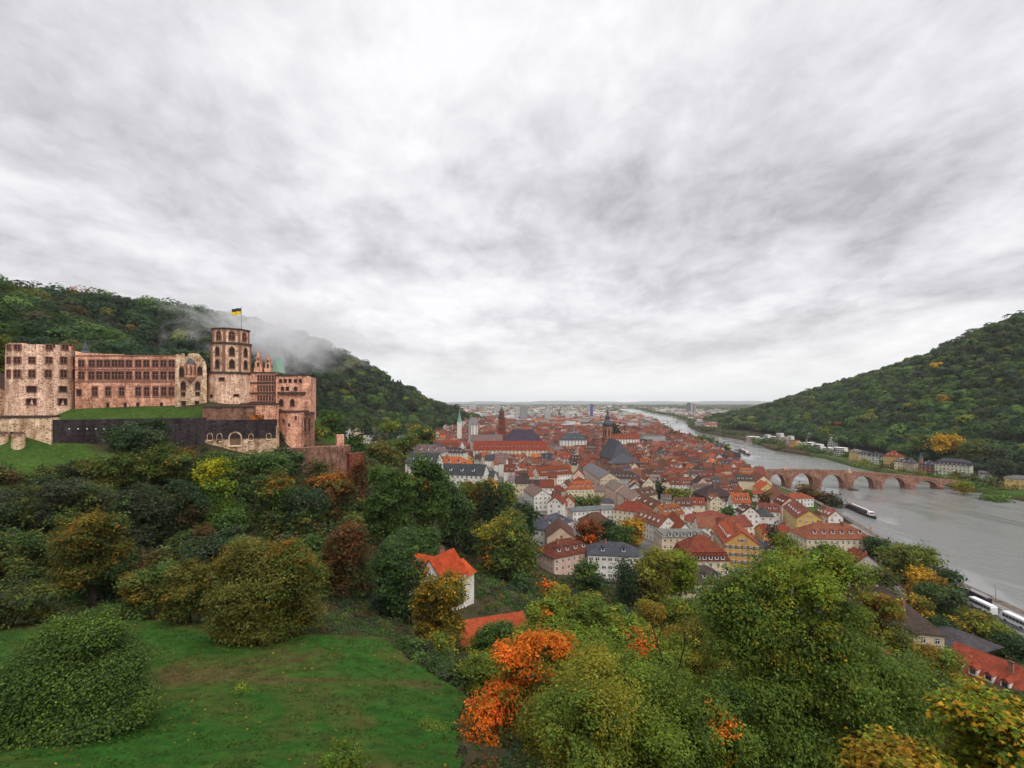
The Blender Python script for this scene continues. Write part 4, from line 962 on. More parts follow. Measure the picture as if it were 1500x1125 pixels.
def right_lodges():
    # grey pyramid canopy and the red-roofed lodge below it
    c = P(1402, 940, 140); g = H1(c.x, c.y); z = P(1402, 921, 140).z
    r_ = empty('pavilion', (c.x, c.y, g), R(20), 'dark grey pyramid-roofed pavilion beside the red-roofed lodge', 'pavilion')
    mb = MB()
    for sx in (-1, 1):
        for sy in (-1, 1): mb.cyl(sx * 5.6, sy * 5.6, .16, .16, -3, z - g - 3.0, 8)
    mb.build('post', M_DARKTRIM, r_)
    mb = MB(); zz = z - g; mb.add([(-7.2, -7.2, zz - 3.4), (7.2, -7.2, zz - 3.4), (7.2, 7.2, zz - 3.4), (-7.2, 7.2, zz - 3.4), (-7.2, -7.2, zz - 3.1), (7.2, -7.2, zz - 3.1), (7.2, 7.2, zz - 3.1), (-7.2, 7.2, zz - 3.1), (0, 0, zz)], [(3, 2, 1, 0), (0, 1, 5, 4), (1, 2, 6, 5), (2, 3, 7, 6), (3, 0, 4, 7), (4, 5, 8), (5, 6, 8), (6, 7, 8), (7, 4, 8)])
    mb.build('roof', M_ROOF, r_, color=(.070, .066, .070))
    mb = MB(); mb.box(-4.5, 4.5, -4.5, 4.5, -3, zz - 3.5); mb.build('wall', M_PLASTER, r_, color=WALLC['stone'])
    EXCL.append((c.x, c.y, 0, 9, 9))
    a = P(1412, 950, 118); b = P(1500, 975, 108); m = (a + b) / 2; v = b - a
    h_ = house('red_lodge', 'big red-roofed lodge with white roof windows near the lower right', 'house', (m.x, m.y, m.z - 11), math.atan2(v.y, v.x), Vector((v.x, v.y)).length + 3, 13, 5.0, 6.0, 'gable', 'cream', (.29, .070, .040), dorm=4, chim=1, sub=6)
    EXCL.append((m.x, m.y, 0, 12, 9))
    a = P(1335, 948, 100); house('red_lodge', 'small orange-red gabled house almost hidden by the ash tree', 'house', (a.x, a.y, a.z - 8), R(-25), 9, 8, 5, 3.2, 'gable', 'cream', (.31, .075, .04), chim=1, sub=6)
    a = P(1055, 903, 92); house('garden_shed', 'small red-roofed shed under the yellow-green trees', 'shed', (a.x, a.y, a.z - 6), R(35), 6, 5, 3.4, 2.4, 'gable', 'stone', (.22, .06, .05), chim=0, sub=5)
right_lodges()
# ------------------------------------------------------------------ the old bridge
BA, BB = Vector((X(1112, 507), 507)), Vector((X(1412, 501), 501))
def old_bridge():
    L = (BB - BA).length; ang = math.atan2(BB.y - BA.y, BB.x - BA.x)
    r_ = empty('old_bridge', (BA.x, BA.y, 0), ang, 'old red sandstone arch bridge across the river', 'bridge')
    p2t = lambda px: (px - 1112) / (1412 - 1112) * L
    zz = lambda py, px: EYE - (py - HOR) * (507 - 6 * (px - 1112) / 300) / FPX
    deckp = [(1100, 691), (1118, 689.6), (1160, 688.8), (1200, 689.6), (1240, 691.2), (1290, 694), (1330, 697.8), (1370, 702), (1412, 706)]
    deck = lambda t: float(np.interp(t, [p2t(a) for a, _ in deckp], [zz(b, a) for a, b in deckp]))
    arches = [(1123.5, 1148, 693.5), (1157.5, 1189.5, 692.8), (1200.5, 1233.5, 694.6), (1246.5, 1277.5, 696.4), (1290, 1323, 698.6), (1337.5, 1368, 703.2), (1377, 1397, 707.2)]
    A_ = [(p2t(a), p2t(b), zz(c, (a + b) / 2)) for a, b, c in arches]
    hw = 4.2; spring = 1.5
    def sof(t):
        for a, b, c in A_:
            if a < t < b:
                u = (t - (a + b) / 2) / ((b - a) / 2); return spring + (c - spring) * math.sqrt(max(0, 1 - u * u)) ** .9
        return -3.0
    ts = sorted(set([round(t, 3) for t in np.linspace(-8, L, 90)] + [round(a + (b - a) * k, 3) for a, b, _ in A_ for k in (0.0001, .015, .05, .1, .16, .24, .33, .42, .5, .58, .67, .76, .84, .9, .95, .985, .9999)] + [round(q + e, 3) for a, b, _ in A_ for q, e in ((a, -.02), (b, .02))]))
    mb = MB()
    for t0, t1 in zip(ts[:-1], ts[1:]):
        s0, s1, d0, d1 = sof(t0), sof(t1), deck(t0), deck(t1)
        mb.add([(t0, -hw, s0), (t1, -hw, s1), (t1, -hw, d1), (t0, -hw, d0), (t0, hw, s0), (t1, hw, s1), (t1, hw, d1), (t0, hw, d0)], [(0, 1, 2, 3), (5, 4, 7, 6), (1, 0, 4, 5)])
    mb.build('arches', M_BRIDGE, r_)
    mb = MB()
    for t0, t1 in zip(ts[:-1], ts[1:]): mb.add([(t0, -hw, deck(t0)), (t1, -hw, deck(t1)), (t1, hw, deck(t1)), (t0, hw, deck(t0))], [(0, 1, 2, 3)])
    mb.build('roadway', M_PAVE, r_)
    for s in (-1, 1):
        mb = MB()
        for t0, t1 in zip(ts[:-1], ts[1:]):
            d0, d1 = deck(t0), deck(t1); y0, y1 = (s * hw - .25, s * hw + .3) if s > 0 else (s * hw - .3, s * hw + .25)
            mb.add([(t0, y0, d0 - .5), (t1, y0, d1 - .5), (t1, y1, d1 - .5), (t0, y1, d0 - .5), (t0, y0, d0 + 1.05), (t1, y0, d1 + 1.05), (t1, y1, d1 + 1.05), (t0, y1, d0 + 1.05)], [(0, 1, 5, 4), (2, 3, 7, 6), (4, 5, 6, 7), (3, 2, 1, 0)])
        mb.build('parapet', M_BRIDGE, r_)
    ends = [A_[0][0] - 6] + [(A_[k][1] + A_[k + 1][0]) / 2 for k in range(6)]
    for k, t in enumerate(ends):
        wd = 2.0 if k == 0 else (A_[k][0] - A_[k - 1][1]) / 2 - .1
        mb = MB(); zt_ = deck(t) - (6.2 if k not in (3,) else .2)
        for s in (-1, 1):
            mb.prism([(t - wd, s * (hw + .02), -3), (t + wd, s * (hw + .02), -3), (t + wd * .6, s * (hw + 1.9), -3), (t, s * (hw + 3.6), -3), (t - wd * .6, s * (hw + 1.9), -3)], (0, 0, zt_ + 3))
        mb.build('pier', M_BRIDGE, r_)
    for k, t in ((3, ends[3]), (1, ends[1])):
        for s in (-1,):
            mb = MB(); d0 = deck(t); c0 = s * (hw + 1.2) if k == 3 else -s * hw
            mb.box(t - 1.1, t + 1.1, c0 - 1.1, c0 + 1.1, d0 - .4, d0 + 1.9); mb.cyl(t, c0, .55, .4, d0 + 1.9, d0 + 3.4, 8); mb.cyl(t, c0, .45, .2, d0 + 3.4, d0 + 4.3, 8); mb.build('statue', M_TAN, r_)
    mb = MB(); t = ends[3]; mb.prism([(t - 4.2, -14, -2), (t + 4.2, -14, -2), (t + 3, -hw - 3, -2), (t - 3, -hw - 3, -2)], (0, 0, 2.8)); mb.build('pier_island', M_BLACKW, r_)
    # walkers on the roadway
old_bridge()
def far_bridge(px0, px1, py, Y, label, w=10):
    a, b = X(px0, Y), X(px1, Y); z = EYE - (py - HOR) * Y / FPX
    r_ = empty('far_bridge', ((a + b) / 2, Y, 0), 0, label, 'bridge'); L = (b - a) / 2
    mb = MB(); mb.box(-L, L, -w / 2, w / 2, z - 1.6, z); mb.build('deck', M_PLASTER, r_, color=(.42, .42, .42))
    n = 5
    for k in range(n): mb = MB(); x = -L * .8 + 1.6 * L * k / (n - 1); mb.box(x - 1.6, x + 1.6, -w / 2, w / 2, -3, z - 1.7); mb.build('pier', M_PLASTER, r_, color=(.35, .34, .33))
    mb = MB(); mb.box(-L, L, -w / 2 - .1, -w / 2 + .2, z, z + 1.1); mb.build('railing', M_METAL, r_)
far_bridge(944, 1012, 616.6, 2080, 'grey road bridge over the river, the nearer of the two flat far bridges')
far_bridge(908, 952, 604.3, 3750, 'pale road bridge over the river, the farther of the two flat far bridges', 14)

# ------------------------------------------------------------------ boats
def hull(mb, L, B, z0, z1, mi=0, bow=.22, k=1.0):
    pts = [(-L / 2, -B / 2 * .8), (-L / 2 + L * .05, -B / 2), (L / 2 - L * bow, -B / 2), (L / 2 - L * bow * .4, -B / 2 * .7), (L / 2, 0), (L / 2 - L * bow * .4, B / 2 * .7), (L / 2 - L * bow, B / 2), (-L / 2 + L * .05, B / 2), (-L / 2, B / 2 * .8)]
    n = len(pts); vs_ = [(x * .985, y * .86, z0) for x, y in pts] + [(x, y, z1) for x, y in pts]
    mb.add(vs_, [tuple(range(n - 1, -1, -1)), tuple(range(n, 2 * n))] + [(i, (i + 1) % n, n + (i + 1) % n, n + i) for i in range(n)], mi)
def boat(px0, py0, px1, py1, B, label):
    ya, yb = EYE * FPX / (py0 - HOR), EYE * FPX / (py1 - HOR); a = Vector((X(px0, ya), ya)); b = Vector((X(px1, yb), yb)); m = (a + b) / 2; v = b - a; L = v.length
    r_ = empty('river_boat', (m.x, m.y, 0), math.atan2(v.y, v.x), label, 'boat')
    mb = MB(); hull(mb, L, B, -.6, 1.5); mb.build('hull', mk_simple('hull_black', (.03, .03, .032), .5), r_)
    mb = MB(); hull(mb, L * .99, B * 1.02, 1.5, 1.75); mb.build('rail', M_DARKTRIM, r_)
    mb = MB(); mb.box(-L * .42, L * .20, -B * .40, B * .40, 1.75, 3.5); cb = mb.build('cabin', M_BLACK, r_)
    mb = MB(); mb.box(-L * .44, L * .23, -B * .41, B * .41, 3.5, 3.8); mb.build('roof', M_DARKTRIM, r_); mb = MB(); mb.box(-L * .42, L * .2, B * .20, B * .38, 3.81, 4.0); mb.build('sun_deck', M_WHITE, r_)
    for i in range(9):
        for s in (-1, 1):
            x = -L * .39 + i * L * .068; mb = MB(); mb.box(x - L * .022, x + L * .022, s * B * .405 - .02, s * B * .405 + .02, 2.2, 3.2); mb.build('window', M_GLASS, cb)
    mb = MB(); mb.box(L * .27, L * .36, -B * .3, B * .3, 1.75, 4.2); wh = mb.build('wheelhouse', M_WHITE, r_); mb = MB(); mb.box(L * .362, L * .366, -B * .27, B * .27, 3.0, 3.9); mb.build('window', M_GLASS, wh)
    mb = MB(); mb.cyl(L * .31, 0, .08, .05, 4.2, 6.5, 6); mb.build('mast', M_METAL, r_)
boat(1242, 743, 1284, 761, 5.6, 'long black and white excursion boat on the river below the old bridge')
boat(1083, 660, 1098, 667, 8, 'small white excursion boat on the river beyond the old bridge')
def buoy(px, py, label):
    Y = EYE * FPX / (py - HOR); r_ = empty('channel_buoy', (X(px, Y), Y, 0), 0, label, 'buoy'); mb = MB(); mb.cyl(0, 0, 1.1, 1.1, -.4, .7, 14); mb.build('float', mk_simple('buoy_yellow', (.5, .25, .05), .5), r_)
    mb = MB(); mb.cyl(0, 0, .12, .12, .7, 4.6, 8); mb.box(-.8, .8, -.06, .06, 2.6, 4.4); mb.build('sign', mk_simple('buoy_orange', (.55, .22, .08), .6), r_)
buoy(1248.5, 770, 'orange channel marker in the river, the nearer to the boat'); buoy(1275.5, 781, 'orange channel marker in the river, the nearer to the dark riverside tree')

# ------------------------------------------------------------------ quays, roads, vehicles
def strip(name, left, right, z, mat, y0, y1, dy=8, label=None, kind='structure', thick=None):
    vs_, fs_ = [], []; ys = np.arange(y0, y1 + .1, dy)
    for y in ys: vs_ += [(left(y), y, z(y)), (right(y), y, z(y))]
    for i in range(len(ys) - 1): fs_.append((2 * i, 2 * i + 1, 2 * i + 3, 2 * i + 2))
    me = bpy.data.meshes.new(name); me.from_pydata(vs_, [], fs_); me.materials.append(mat); return tag(link(name, me), kind=kind)
strip('quay_road', lambda y: xl(y) - 18.5, lambda y: xl(y) - 9.0, lambda y: 6.1, M_ASPHALT, 100, 332)
strip('quay_pavement', lambda y: xl(y) - 8.8, lambda y: xl(y) - 4.5, lambda y: 6.24, M_PAVE, 100, 332)
strip('lane_marking', lambda y: xl(y) - 13.9, lambda y: xl(y) - 13.7, lambda y: 6.104, M_WHITE, 100, 332)
M_QUAY = mk_stone('quay_stone', (.10, .085, .07), (.19, .165, .14), (.14, .125, .11), .8)
def quay_wall(f, y0, y1, zt_, mat, label, side=1, w=1.2, name='quay_wall', dy=12):
    mb = MB(); ys = list(np.arange(y0, y1 + .1, dy)); c = (float(f(y0)), y0)
    for a, b in zip(ys[:-1], ys[1:]):
        xa, xb = float(f(a)), float(f(b)); mb.add([(xa - c[0], a - c[1], -3), (xb - c[0], b - c[1], -3), (xb - c[0] + w * side, b - c[1], -3), (xa - c[0] + w * side, a - c[1], -3), (xa - c[0], a - c[1], zt_), (xb - c[0], b - c[1], zt_), (xb - c[0] + w * side, b - c[1], zt_), (xa - c[0] + w * side, a - c[1], zt_)], [(1, 0, 4, 5), (3, 2, 6, 7), (4, 5, 6, 7) if side > 0 else (7, 6, 5, 4)])
    o = mb.build(name, mat, None, (c[0], c[1], 0)); tag(o, label, 'wall')
quay_wall(lambda y: xl(y) - 4.4, 100, 700, 6.3, M_QUAY, 'long grey-brown quay wall along the near river bank', 1, 4.0)
quay_wall(lambda y: xr(y) + 5.5, 500, 1500, 5.2, M_DRED, 'red stone embankment wall along the far river bank', -1, 1.5)
strip('far_bank_road', lambda y: xr(y) + 30, lambda y: xr(y) + 38, lambda y: 8.2, M_ASPHALT, 330, 1400, 10)
strip('weir_apron', lambda y: xl(y) + .5, lambda y: xl(y) + 17, lambda y: .35, M_PAVE, 520, 660, 10)
def bus(x, y, rz, body, roofc, label, L=11.0):
    r_ = empty('coach', (x, y, 6.11), rz, label, 'bus', None); W = 2.55
    mb = MB(); pr = [(-L / 2, .35), (L / 2 - .25, .35), (L / 2, .9), (L / 2 - .12, 2.2), (L / 2 - .5, 3.2), (L / 2 - 1.0, 3.35), (-L / 2 + .2, 3.35), (-L / 2, 3.0)]
    mb.prism([(a, -W / 2, b) for a, b in pr], (0, W, 0)); mb.build('body', M_PAINT, r_, color=body)
    mb = MB(); mb.box(-L / 2 + .15, L / 2 - .9, -W / 2 + .08, W / 2 - .08, 3.36, 3.55); mb.build('roof', M_PAINT, r_, color=roofc)
    for s in (-1, 1):
        for i in range(7):
            x0 = -L / 2 + .5 + i * (L - 1.5) / 7; mb = MB(); mb.box(x0, x0 + (L - 1.5) / 7 - .12, s * W / 2 - .03, s * W / 2 + .03, 1.65, 2.85); mb.build('window', M_GLASS, r_)
        for xx in (-L * .27, L * .30):
            mb = MB(); q = []; mb.tube([(xx, s * (W / 2 - .28), .5), (xx, s * (W / 2 + .02), .5)], [.5, .5], 16); wh = mb.build('wheel', M_TYRE, r_); mb = MB(); mb.tube([(xx, s * (W / 2 + .021), .5), (xx, s * (W / 2 + .04), .5)], [.28, .28], 12); mb.build('rim', M_METAL, wh)
        mb = MB(); mb.box(L / 2 - .12, L / 2 + .02, s * .95 - .2, s * .95 + .2, .75, 1.0); mb.build('headlight', M_WHITE, r_)
    mb = MB(); mb.add([(L / 2 + .02, -1.15, 1.3), (L / 2 + .02, 1.15, 1.3), (L / 2 - .36, 1.15, 3.0), (L / 2 - .36, -1.15, 3.0)], [(0, 1, 2, 3)]); mb.build('windscreen', M_GLASS, r_)
def road_pt(px, py, z=6.1):
    Y = (EYE - z) * FPX / (py - HOR); return X(px, Y), Y
for px, py, off, body, rc, lab in ((1437, 880, -10.6, (.035, .015, .03), (.20, .18, .19), 'dark maroon coach with a grey roof beside the river'), (1441, 893, -16.4, (.72, .72, .72), (.72, .72, .72), 'white coach parked just behind the dark maroon coach'), (1490, 916, -15.6, (.70, .70, .72), (.70, .70, .72), 'white coach with a black window band nearest the viewer on the quay road')):
    Y = road_pt(px, py)[1]; bus(float(xl(Y)) + off, Y, math.atan2(1, float(xl(Y + 5) - xl(Y - 5)) / 10) , body, rc, lab)
def car_mesh():
    mb = MB(); L, W = 4.3, 1.76
    pr = [(-2.15, .3), (2.1, .3), (2.15, .62), (1.95, .8), (1.0, .92), (.45, 1.42), (-1.1, 1.45), (-1.85, .98), (-2.12, .9)]
    mb.prism([(a, -W / 2, b) for a, b in pr], (0, W, 0)); return mb.mesh('body', M_PAINT)
CARB = car_mesh()
def _cg():
    mb = MB()
    for s in (-1, 1): mb.box(-1.35, .55, s * .882 - .01, s * .882 + .01, .98, 1.34)
    mb.add([(1.02, -.75, .95), (1.02, .75, .95), (.5, .7, 1.40), (.5, -.7, 1.40)], [(0, 1, 2, 3)]); mb.add([(-1.88, -.7, 1.0), (-1.88, .7, 1.0), (-1.16, .7, 1.44), (-1.16, -.7, 1.44)], [(3, 2, 1, 0)])
    return mb.mesh('windows', M_GLASS)
CARG = _cg()
def _cw():
    mb = MB(); mb.tube([(0, -.1, 0), (0, .1, 0)], [.31, .31], 12); return mb.mesh('wheel', M_TYRE)
CARW = _cw()
CARC = dict(white=(.7, .7, .7), silver=(.4, .4, .42), black=(.02, .02, .022), red=(.35, .03, .03), blue=(.04, .08, .22), grey=(.16, .16, .17))
def car(x, y, z, rz, c, label, group):
    r_ = empty('parked_car', (x, y, z), rz, label, 'car', group); link('body', CARB, r_, color=CARC[c]); link('windows', CARG, r_)
    for a in (-1.35, 1.32):
        for s in (-.82, .82): link('wheel', CARW, r_, (a, s, .31))
for k, (px, py, c, w_) in enumerate(((1037, 853, 'white', 'beside the dark-roofed cream villa'), (1044, 849, 'silver', 'behind the white car by the cream villa'), (1041, 846, 'grey', 'farthest of the three cars by the cream villa'))):
    p = G(px, py, 120); car(p.x, p.y, p.z + .15, R(60 + 10 * k), c, c + ' car parked ' + w_, 'cars by the cream villa')
cs = ['white', 'black', 'silver', 'red', 'grey', 'white', 'blue', 'black', 'silver', 'white', 'grey', 'red', 'white', 'black', 'silver', 'blue', 'white', 'grey']
ords = ['nearest', 'second nearest', 'third nearest', 'fourth nearest', 'fifth nearest', 'sixth nearest', 'seventh nearest', 'eighth nearest', 'ninth nearest', 'tenth nearest', 'eleventh nearest', 'twelfth nearest', 'thirteenth nearest', 'fourteenth nearest', 'fifteenth nearest', 'sixteenth nearest', 'seventeenth nearest', 'eighteenth nearest']
for k, c in enumerate(cs):
    y = 440 + k * 14 + (k % 3) * 3; car(float(xr(y)) + 32 + (3.4 if k % 2 else 0), y, 8.22, R(90), c, '%s car on the far bank road, %s to the viewer' % (c, ords[k]), 'cars on the far bank road')
for k in range(6):
    Y = 176 + k * 26; r_ = empty('street_lamp', (float(xl(Y)) - 5.2, Y, 6.2), 0, 'grey street lamp on the riverside pavement, %s to the viewer' % ords[k], 'street lamp', 'street lamps along the quay')
    mb = MB(); mb.cyl(0, 0, .11, .07, 0, 7, 8); mb.tube([(0, 0, 7), (-.5, 0, 7.4), (-1.4, 0, 7.5)], [.07, .06, .05], 6); mb.build('pole', M_METAL, r_); mb = MB(); mb.box(-1.9, -1.3, -.15, .15, 7.42, 7.56); mb.build('lamp_head', M_METAL, r_)
mb = MB()
for y in np.arange(120, 560, 3.0): mb.cyl(float(xl(y)) - 4.2 - float(xl(120)), y - 120, .05, .05, 0, 1.05, 6)
for a, b in zip(np.arange(120, 540, 12.0), np.arange(132, 552, 12.0)):
    for z in (.55, 1.02): mb.tube([(float(xl(a)) - 4.2 - float(xl(120)), a - 120, z), (float(xl(b)) - 4.2 - float(xl(120)), b - 120, z)], [.04, .04], 5)
tag(mb.build('quay_railing', M_METAL, None, (float(xl(120)), 120, 6.25)), 'thin grey railing along the top of the quay wall', 'railing')

# ------------------------------------------------------------------ villas on the far bank
def nb(label, px, py_r, Y, w, d, h_, rh_, rz, roof, wall, rc, **kw):
    x = X(px, Y); house('villa', label, 'house', (x, Y, H1(x, Y)), R(rz), w, d, h_, rh_, roof, wall, rc, group='villas on the far bank', sp=3.0, sub=6, **kw); EXCL.append((x, Y, R(rz), w / 2 + 2, d / 2 + 2))
def flats(label, px, Y, w, d, lev, rz, wall='white', terr=True):
    x = X(px, Y); g = H1(x, Y); r_ = empty('apartment_block', (x, Y, g), R(rz), label, 'building', 'modern flats on the far bank')
    mb = MB(); z = 0
    for l in range(lev):
        i = l * .75 if terr else 0; mb.box(-w / 2 + i, w / 2 - i, -d / 2 + i, d / 2, (-6 if l == 0 else z), z + 2.75)
        z += 3.0
    mb.build('wall', M_PLASTER, r_, color=WALLC[wall])
    mb = MB(); z = 0
    for l in range(lev):
        i = l * .75 if terr else 0; mb.box(-w / 2 + i - .6, w / 2 - i + .6, -d / 2 + i - 1.2, d / 2 + .2, z + 2.752, z + 3.0 - .002); z += 3.0
    mb.build('floor_slab', M_WHITE, r_)
    z = 0; n = max(3, int(w / 4))
    for l in range(lev):
        i = l * .75 if terr else 0
        for k in range(n):
            u = -w / 2 + i + (w - 2 * i) * (k + .5) / n; o = link('window', WIN['plain'], r_, (u, -d / 2 + i - .03, z + 1.35), 0); o.scale = (w / n * .62, 1, 1.9)
        for k in range(max(1, int(d / 5))):
            o = link('window', WIN['plain'], r_, (-w / 2 + i - .03, -d / 2 + i + (k + .5) * d / max(1, int(d / 5)), z + 1.35), -math.pi / 2); o.scale = (1.9, 1, 1.9)
        z += 3.0
    EXCL.append((x, Y, R(rz), w / 2 + 3, d / 2 + 3))
for a in (('white three-storey flats next to the pink terrace', 1113, 1035, 13, 12, 3, -62), ('tall white flats second from the pink terrace', 1124, 1015, 14, 12, 5, -66), ('white flats with a recessed top, third from the pink terrace', 1133, 1000, 14, 13, 4, -58), ('tallest white flats above the river road', 1142, 990, 16, 14, 6, -62),
          ('white flats fifth from the pink terrace', 1151, 955, 14, 12, 4, -64), ('narrow white flats just left of the orange house', 1158, 930, 12, 12, 5, -60), ('low white flats just right of the orange house', 1176, 865, 14, 12, 3, -62), ('white flats second right of the orange house', 1187, 840, 14, 13, 4, -66), ('white flats behind the orange house on the slope', 1190, 905, 18, 13, 6, -60),
          ('white flats third right of the orange house', 1199, 815, 15, 13, 4, -60), ('pale flats fourth right of the orange house', 1213, 790, 15, 12, 3, -62, 'grey'), ('long low white flats left of the bright yellow house', 1231, 758, 20, 12, 4, -62), ('white flats up the slope behind the long low flats', 1222, 835, 16, 12, 5, -58)):
    flats(*a)
flats('pink terrace of flats farthest along the far bank', 1104, 1060, 26, 14, 3, -62, 'pink', False)
nb('cube-shaped orange house between the white flats', 1164, 640, 880, 13, 13, 12, 1, -62, 'flat', 'orange', 'brown')
nb('red-roofed villa above the white flats', 1182, 630, 980, 14, 12, 12, 6, -62, 'hip', 'cream', 'rust', dorm=2)
nb('bright yellow house with a grey mansard roof', 1254, 648, 700, 12, 13, 11, 5, -62, 'mansard', 'yellow', 'grey', dorm=2)
nb('cream row house with a slate roof right of the yellow house', 1268, 650, 680, 14, 12, 10, 5, -62, 'mansard', 'cream', 'slate', dorm=3)
nb('white row house with a slate roof left of the red-roofed villa', 1285, 653, 655, 15, 12, 10, 5, -62, 'mansard', 'white', 'slate', dorm=3)
nb('yellow villa with a big red hipped roof', 1309, 650, 630, 17, 15, 12, 8, -62, 'hip', 'yellow', 'red', dorm=3)
nb('cream house with a grey roof right of the red-roofed yellow villa', 1322, 665, 605, 13, 11, 9, 4, -62, 'hip', 'cream', 'slate', dorm=2)
nb('dark slate house right of the cream house', 1334, 664, 590, 11, 11, 10, 6, -62, 'hip', 'stone', 'slate', dorm=1)
nb('red brick villa with a slate roof and a small turret', 1362, 662, 565, 15, 12, 11, 5, -58, 'hip', (.22, .09, .065), 'slate', dorm=2)
nb('large white mansion with a slate mansard roof', 1397, 666, 545, 30, 14, 13.5, 6.5, -52, 'mansard', (.66, .63, .50), 'slate', dorm=7, winw=1.3, winh=2.0)
nb('yellow house with a flat grey hipped roof at the far right', 1492, 688, 470, 19, 13, 9, 3.5, -40, 'hip', 'yellow', 'grey', dorm=0)
nb('small white house behind the dark trees near the far bank', 1447, 688, 520, 14, 10, 5, 3, -45, 'gable', 'white', 'grey')
def turret():
    Y = 570; x = X(1349, Y); g = H1(x, Y); r_ = empty('turret', (x, Y, g), 0, 'thin brick turret with a pointed roof left of the brick villa', 'turret')
    mb = MB(); mb.cyl(0, 0, 2.2, 2.1, -4, 18, 10); mb.build('wall', M_BRIDGE, r_); mb = MB(); mb.cyl(0, 0, 2.5, 1.0, 18, 21, 10); mb.cyl(0, 0, 1.0, .05, 21, 26, 10); mb.build('roof', M_SLATE, r_)
turret()
# villas on the slope left of the town
for k, (px, py, c, rc, w, lab) in enumerate(((497, 622, 'white', 'grey', 15, 'white villa highest on the wooded slope right of the castle'), (517, 628, 'pink', 'brown', 15, 'pink villa right of the highest white villa on the slope'), (541, 632, 'white', 'slate', 16, 'white villa in the middle of the wooded slope'), (523, 643, 'white', 'slate', 13, 'white villa with a dark roof, lowest of the slope villas'), (566, 637, 'cream', 'dark', 16, 'cream dark-roofed villa near the lime-green tree on the slope'), (600, 627, 'white', 'grey', 14, 'small white villa alone among dark trees on the slope'), (634, 636, 'pink', 'slate', 22, 'long slate-roofed house at the foot of the wooded slope'), (653, 638, 'white', 'rust', 24, 'white house with a long rust roof at the foot of the slope'), (590, 641, 'white', 'slate', 14, 'white villa with grey gable between autumn trees on the slope'))):
    Yv = 400 + 13 * k; p = Vector((X(px, Yv), Yv, 0)); p.z = min(H1(p.x, p.y), P(px, py + 9, Yv).z); house('slope_villa', lab, 'house', (p.x, p.y, p.z), R(rnd.uniform(-35, 10)), w, 12, 10, 5, 'gable' if k % 2 else 'hip', c, rc, group='villas on the wooded slope', sub=6, winw=1.3, winh=1.8, dorm=2); EXCL.append((p.x, p.y, 0, w / 2 + 3, 9))
for px, py, w, c, lab in ((650, 645, 40, 'red', 'long red-roofed house left of the very long red roof'), (625, 651, 26, 'mauve', 'mauve-roofed house half hidden by the trees at the town edge'), (668, 655, 20, 'dark', 'dark-roofed house with skylights at the town edge'), (655, 668, 30, 'orange', 'orange hipped house above the solar-roofed house'), (672, 680, 34, 'slate', 'house with black solar roof panels at the edge of the trees'), (700, 690, 22, 'slate', 'white house with a black roof next to the black solar roof'), (622, 664, 18, 'slate', 'small slate house above the big green trees')):
    p = solve_ridge(px, py, 15); house('town_house', lab, 'house', (p.x, p.y, p.z), R(-12), w, 13, 10, 5, 'gable' if c in ('slate', 'red') else 'hip', 'white', c, dorm=4, sub=5, group='old town houses', chim=1); EXCL.append((p.x, p.y, R(-12), w / 2 + 3, 9))
# ------------------------------------------------------------------ churches and other large buildings

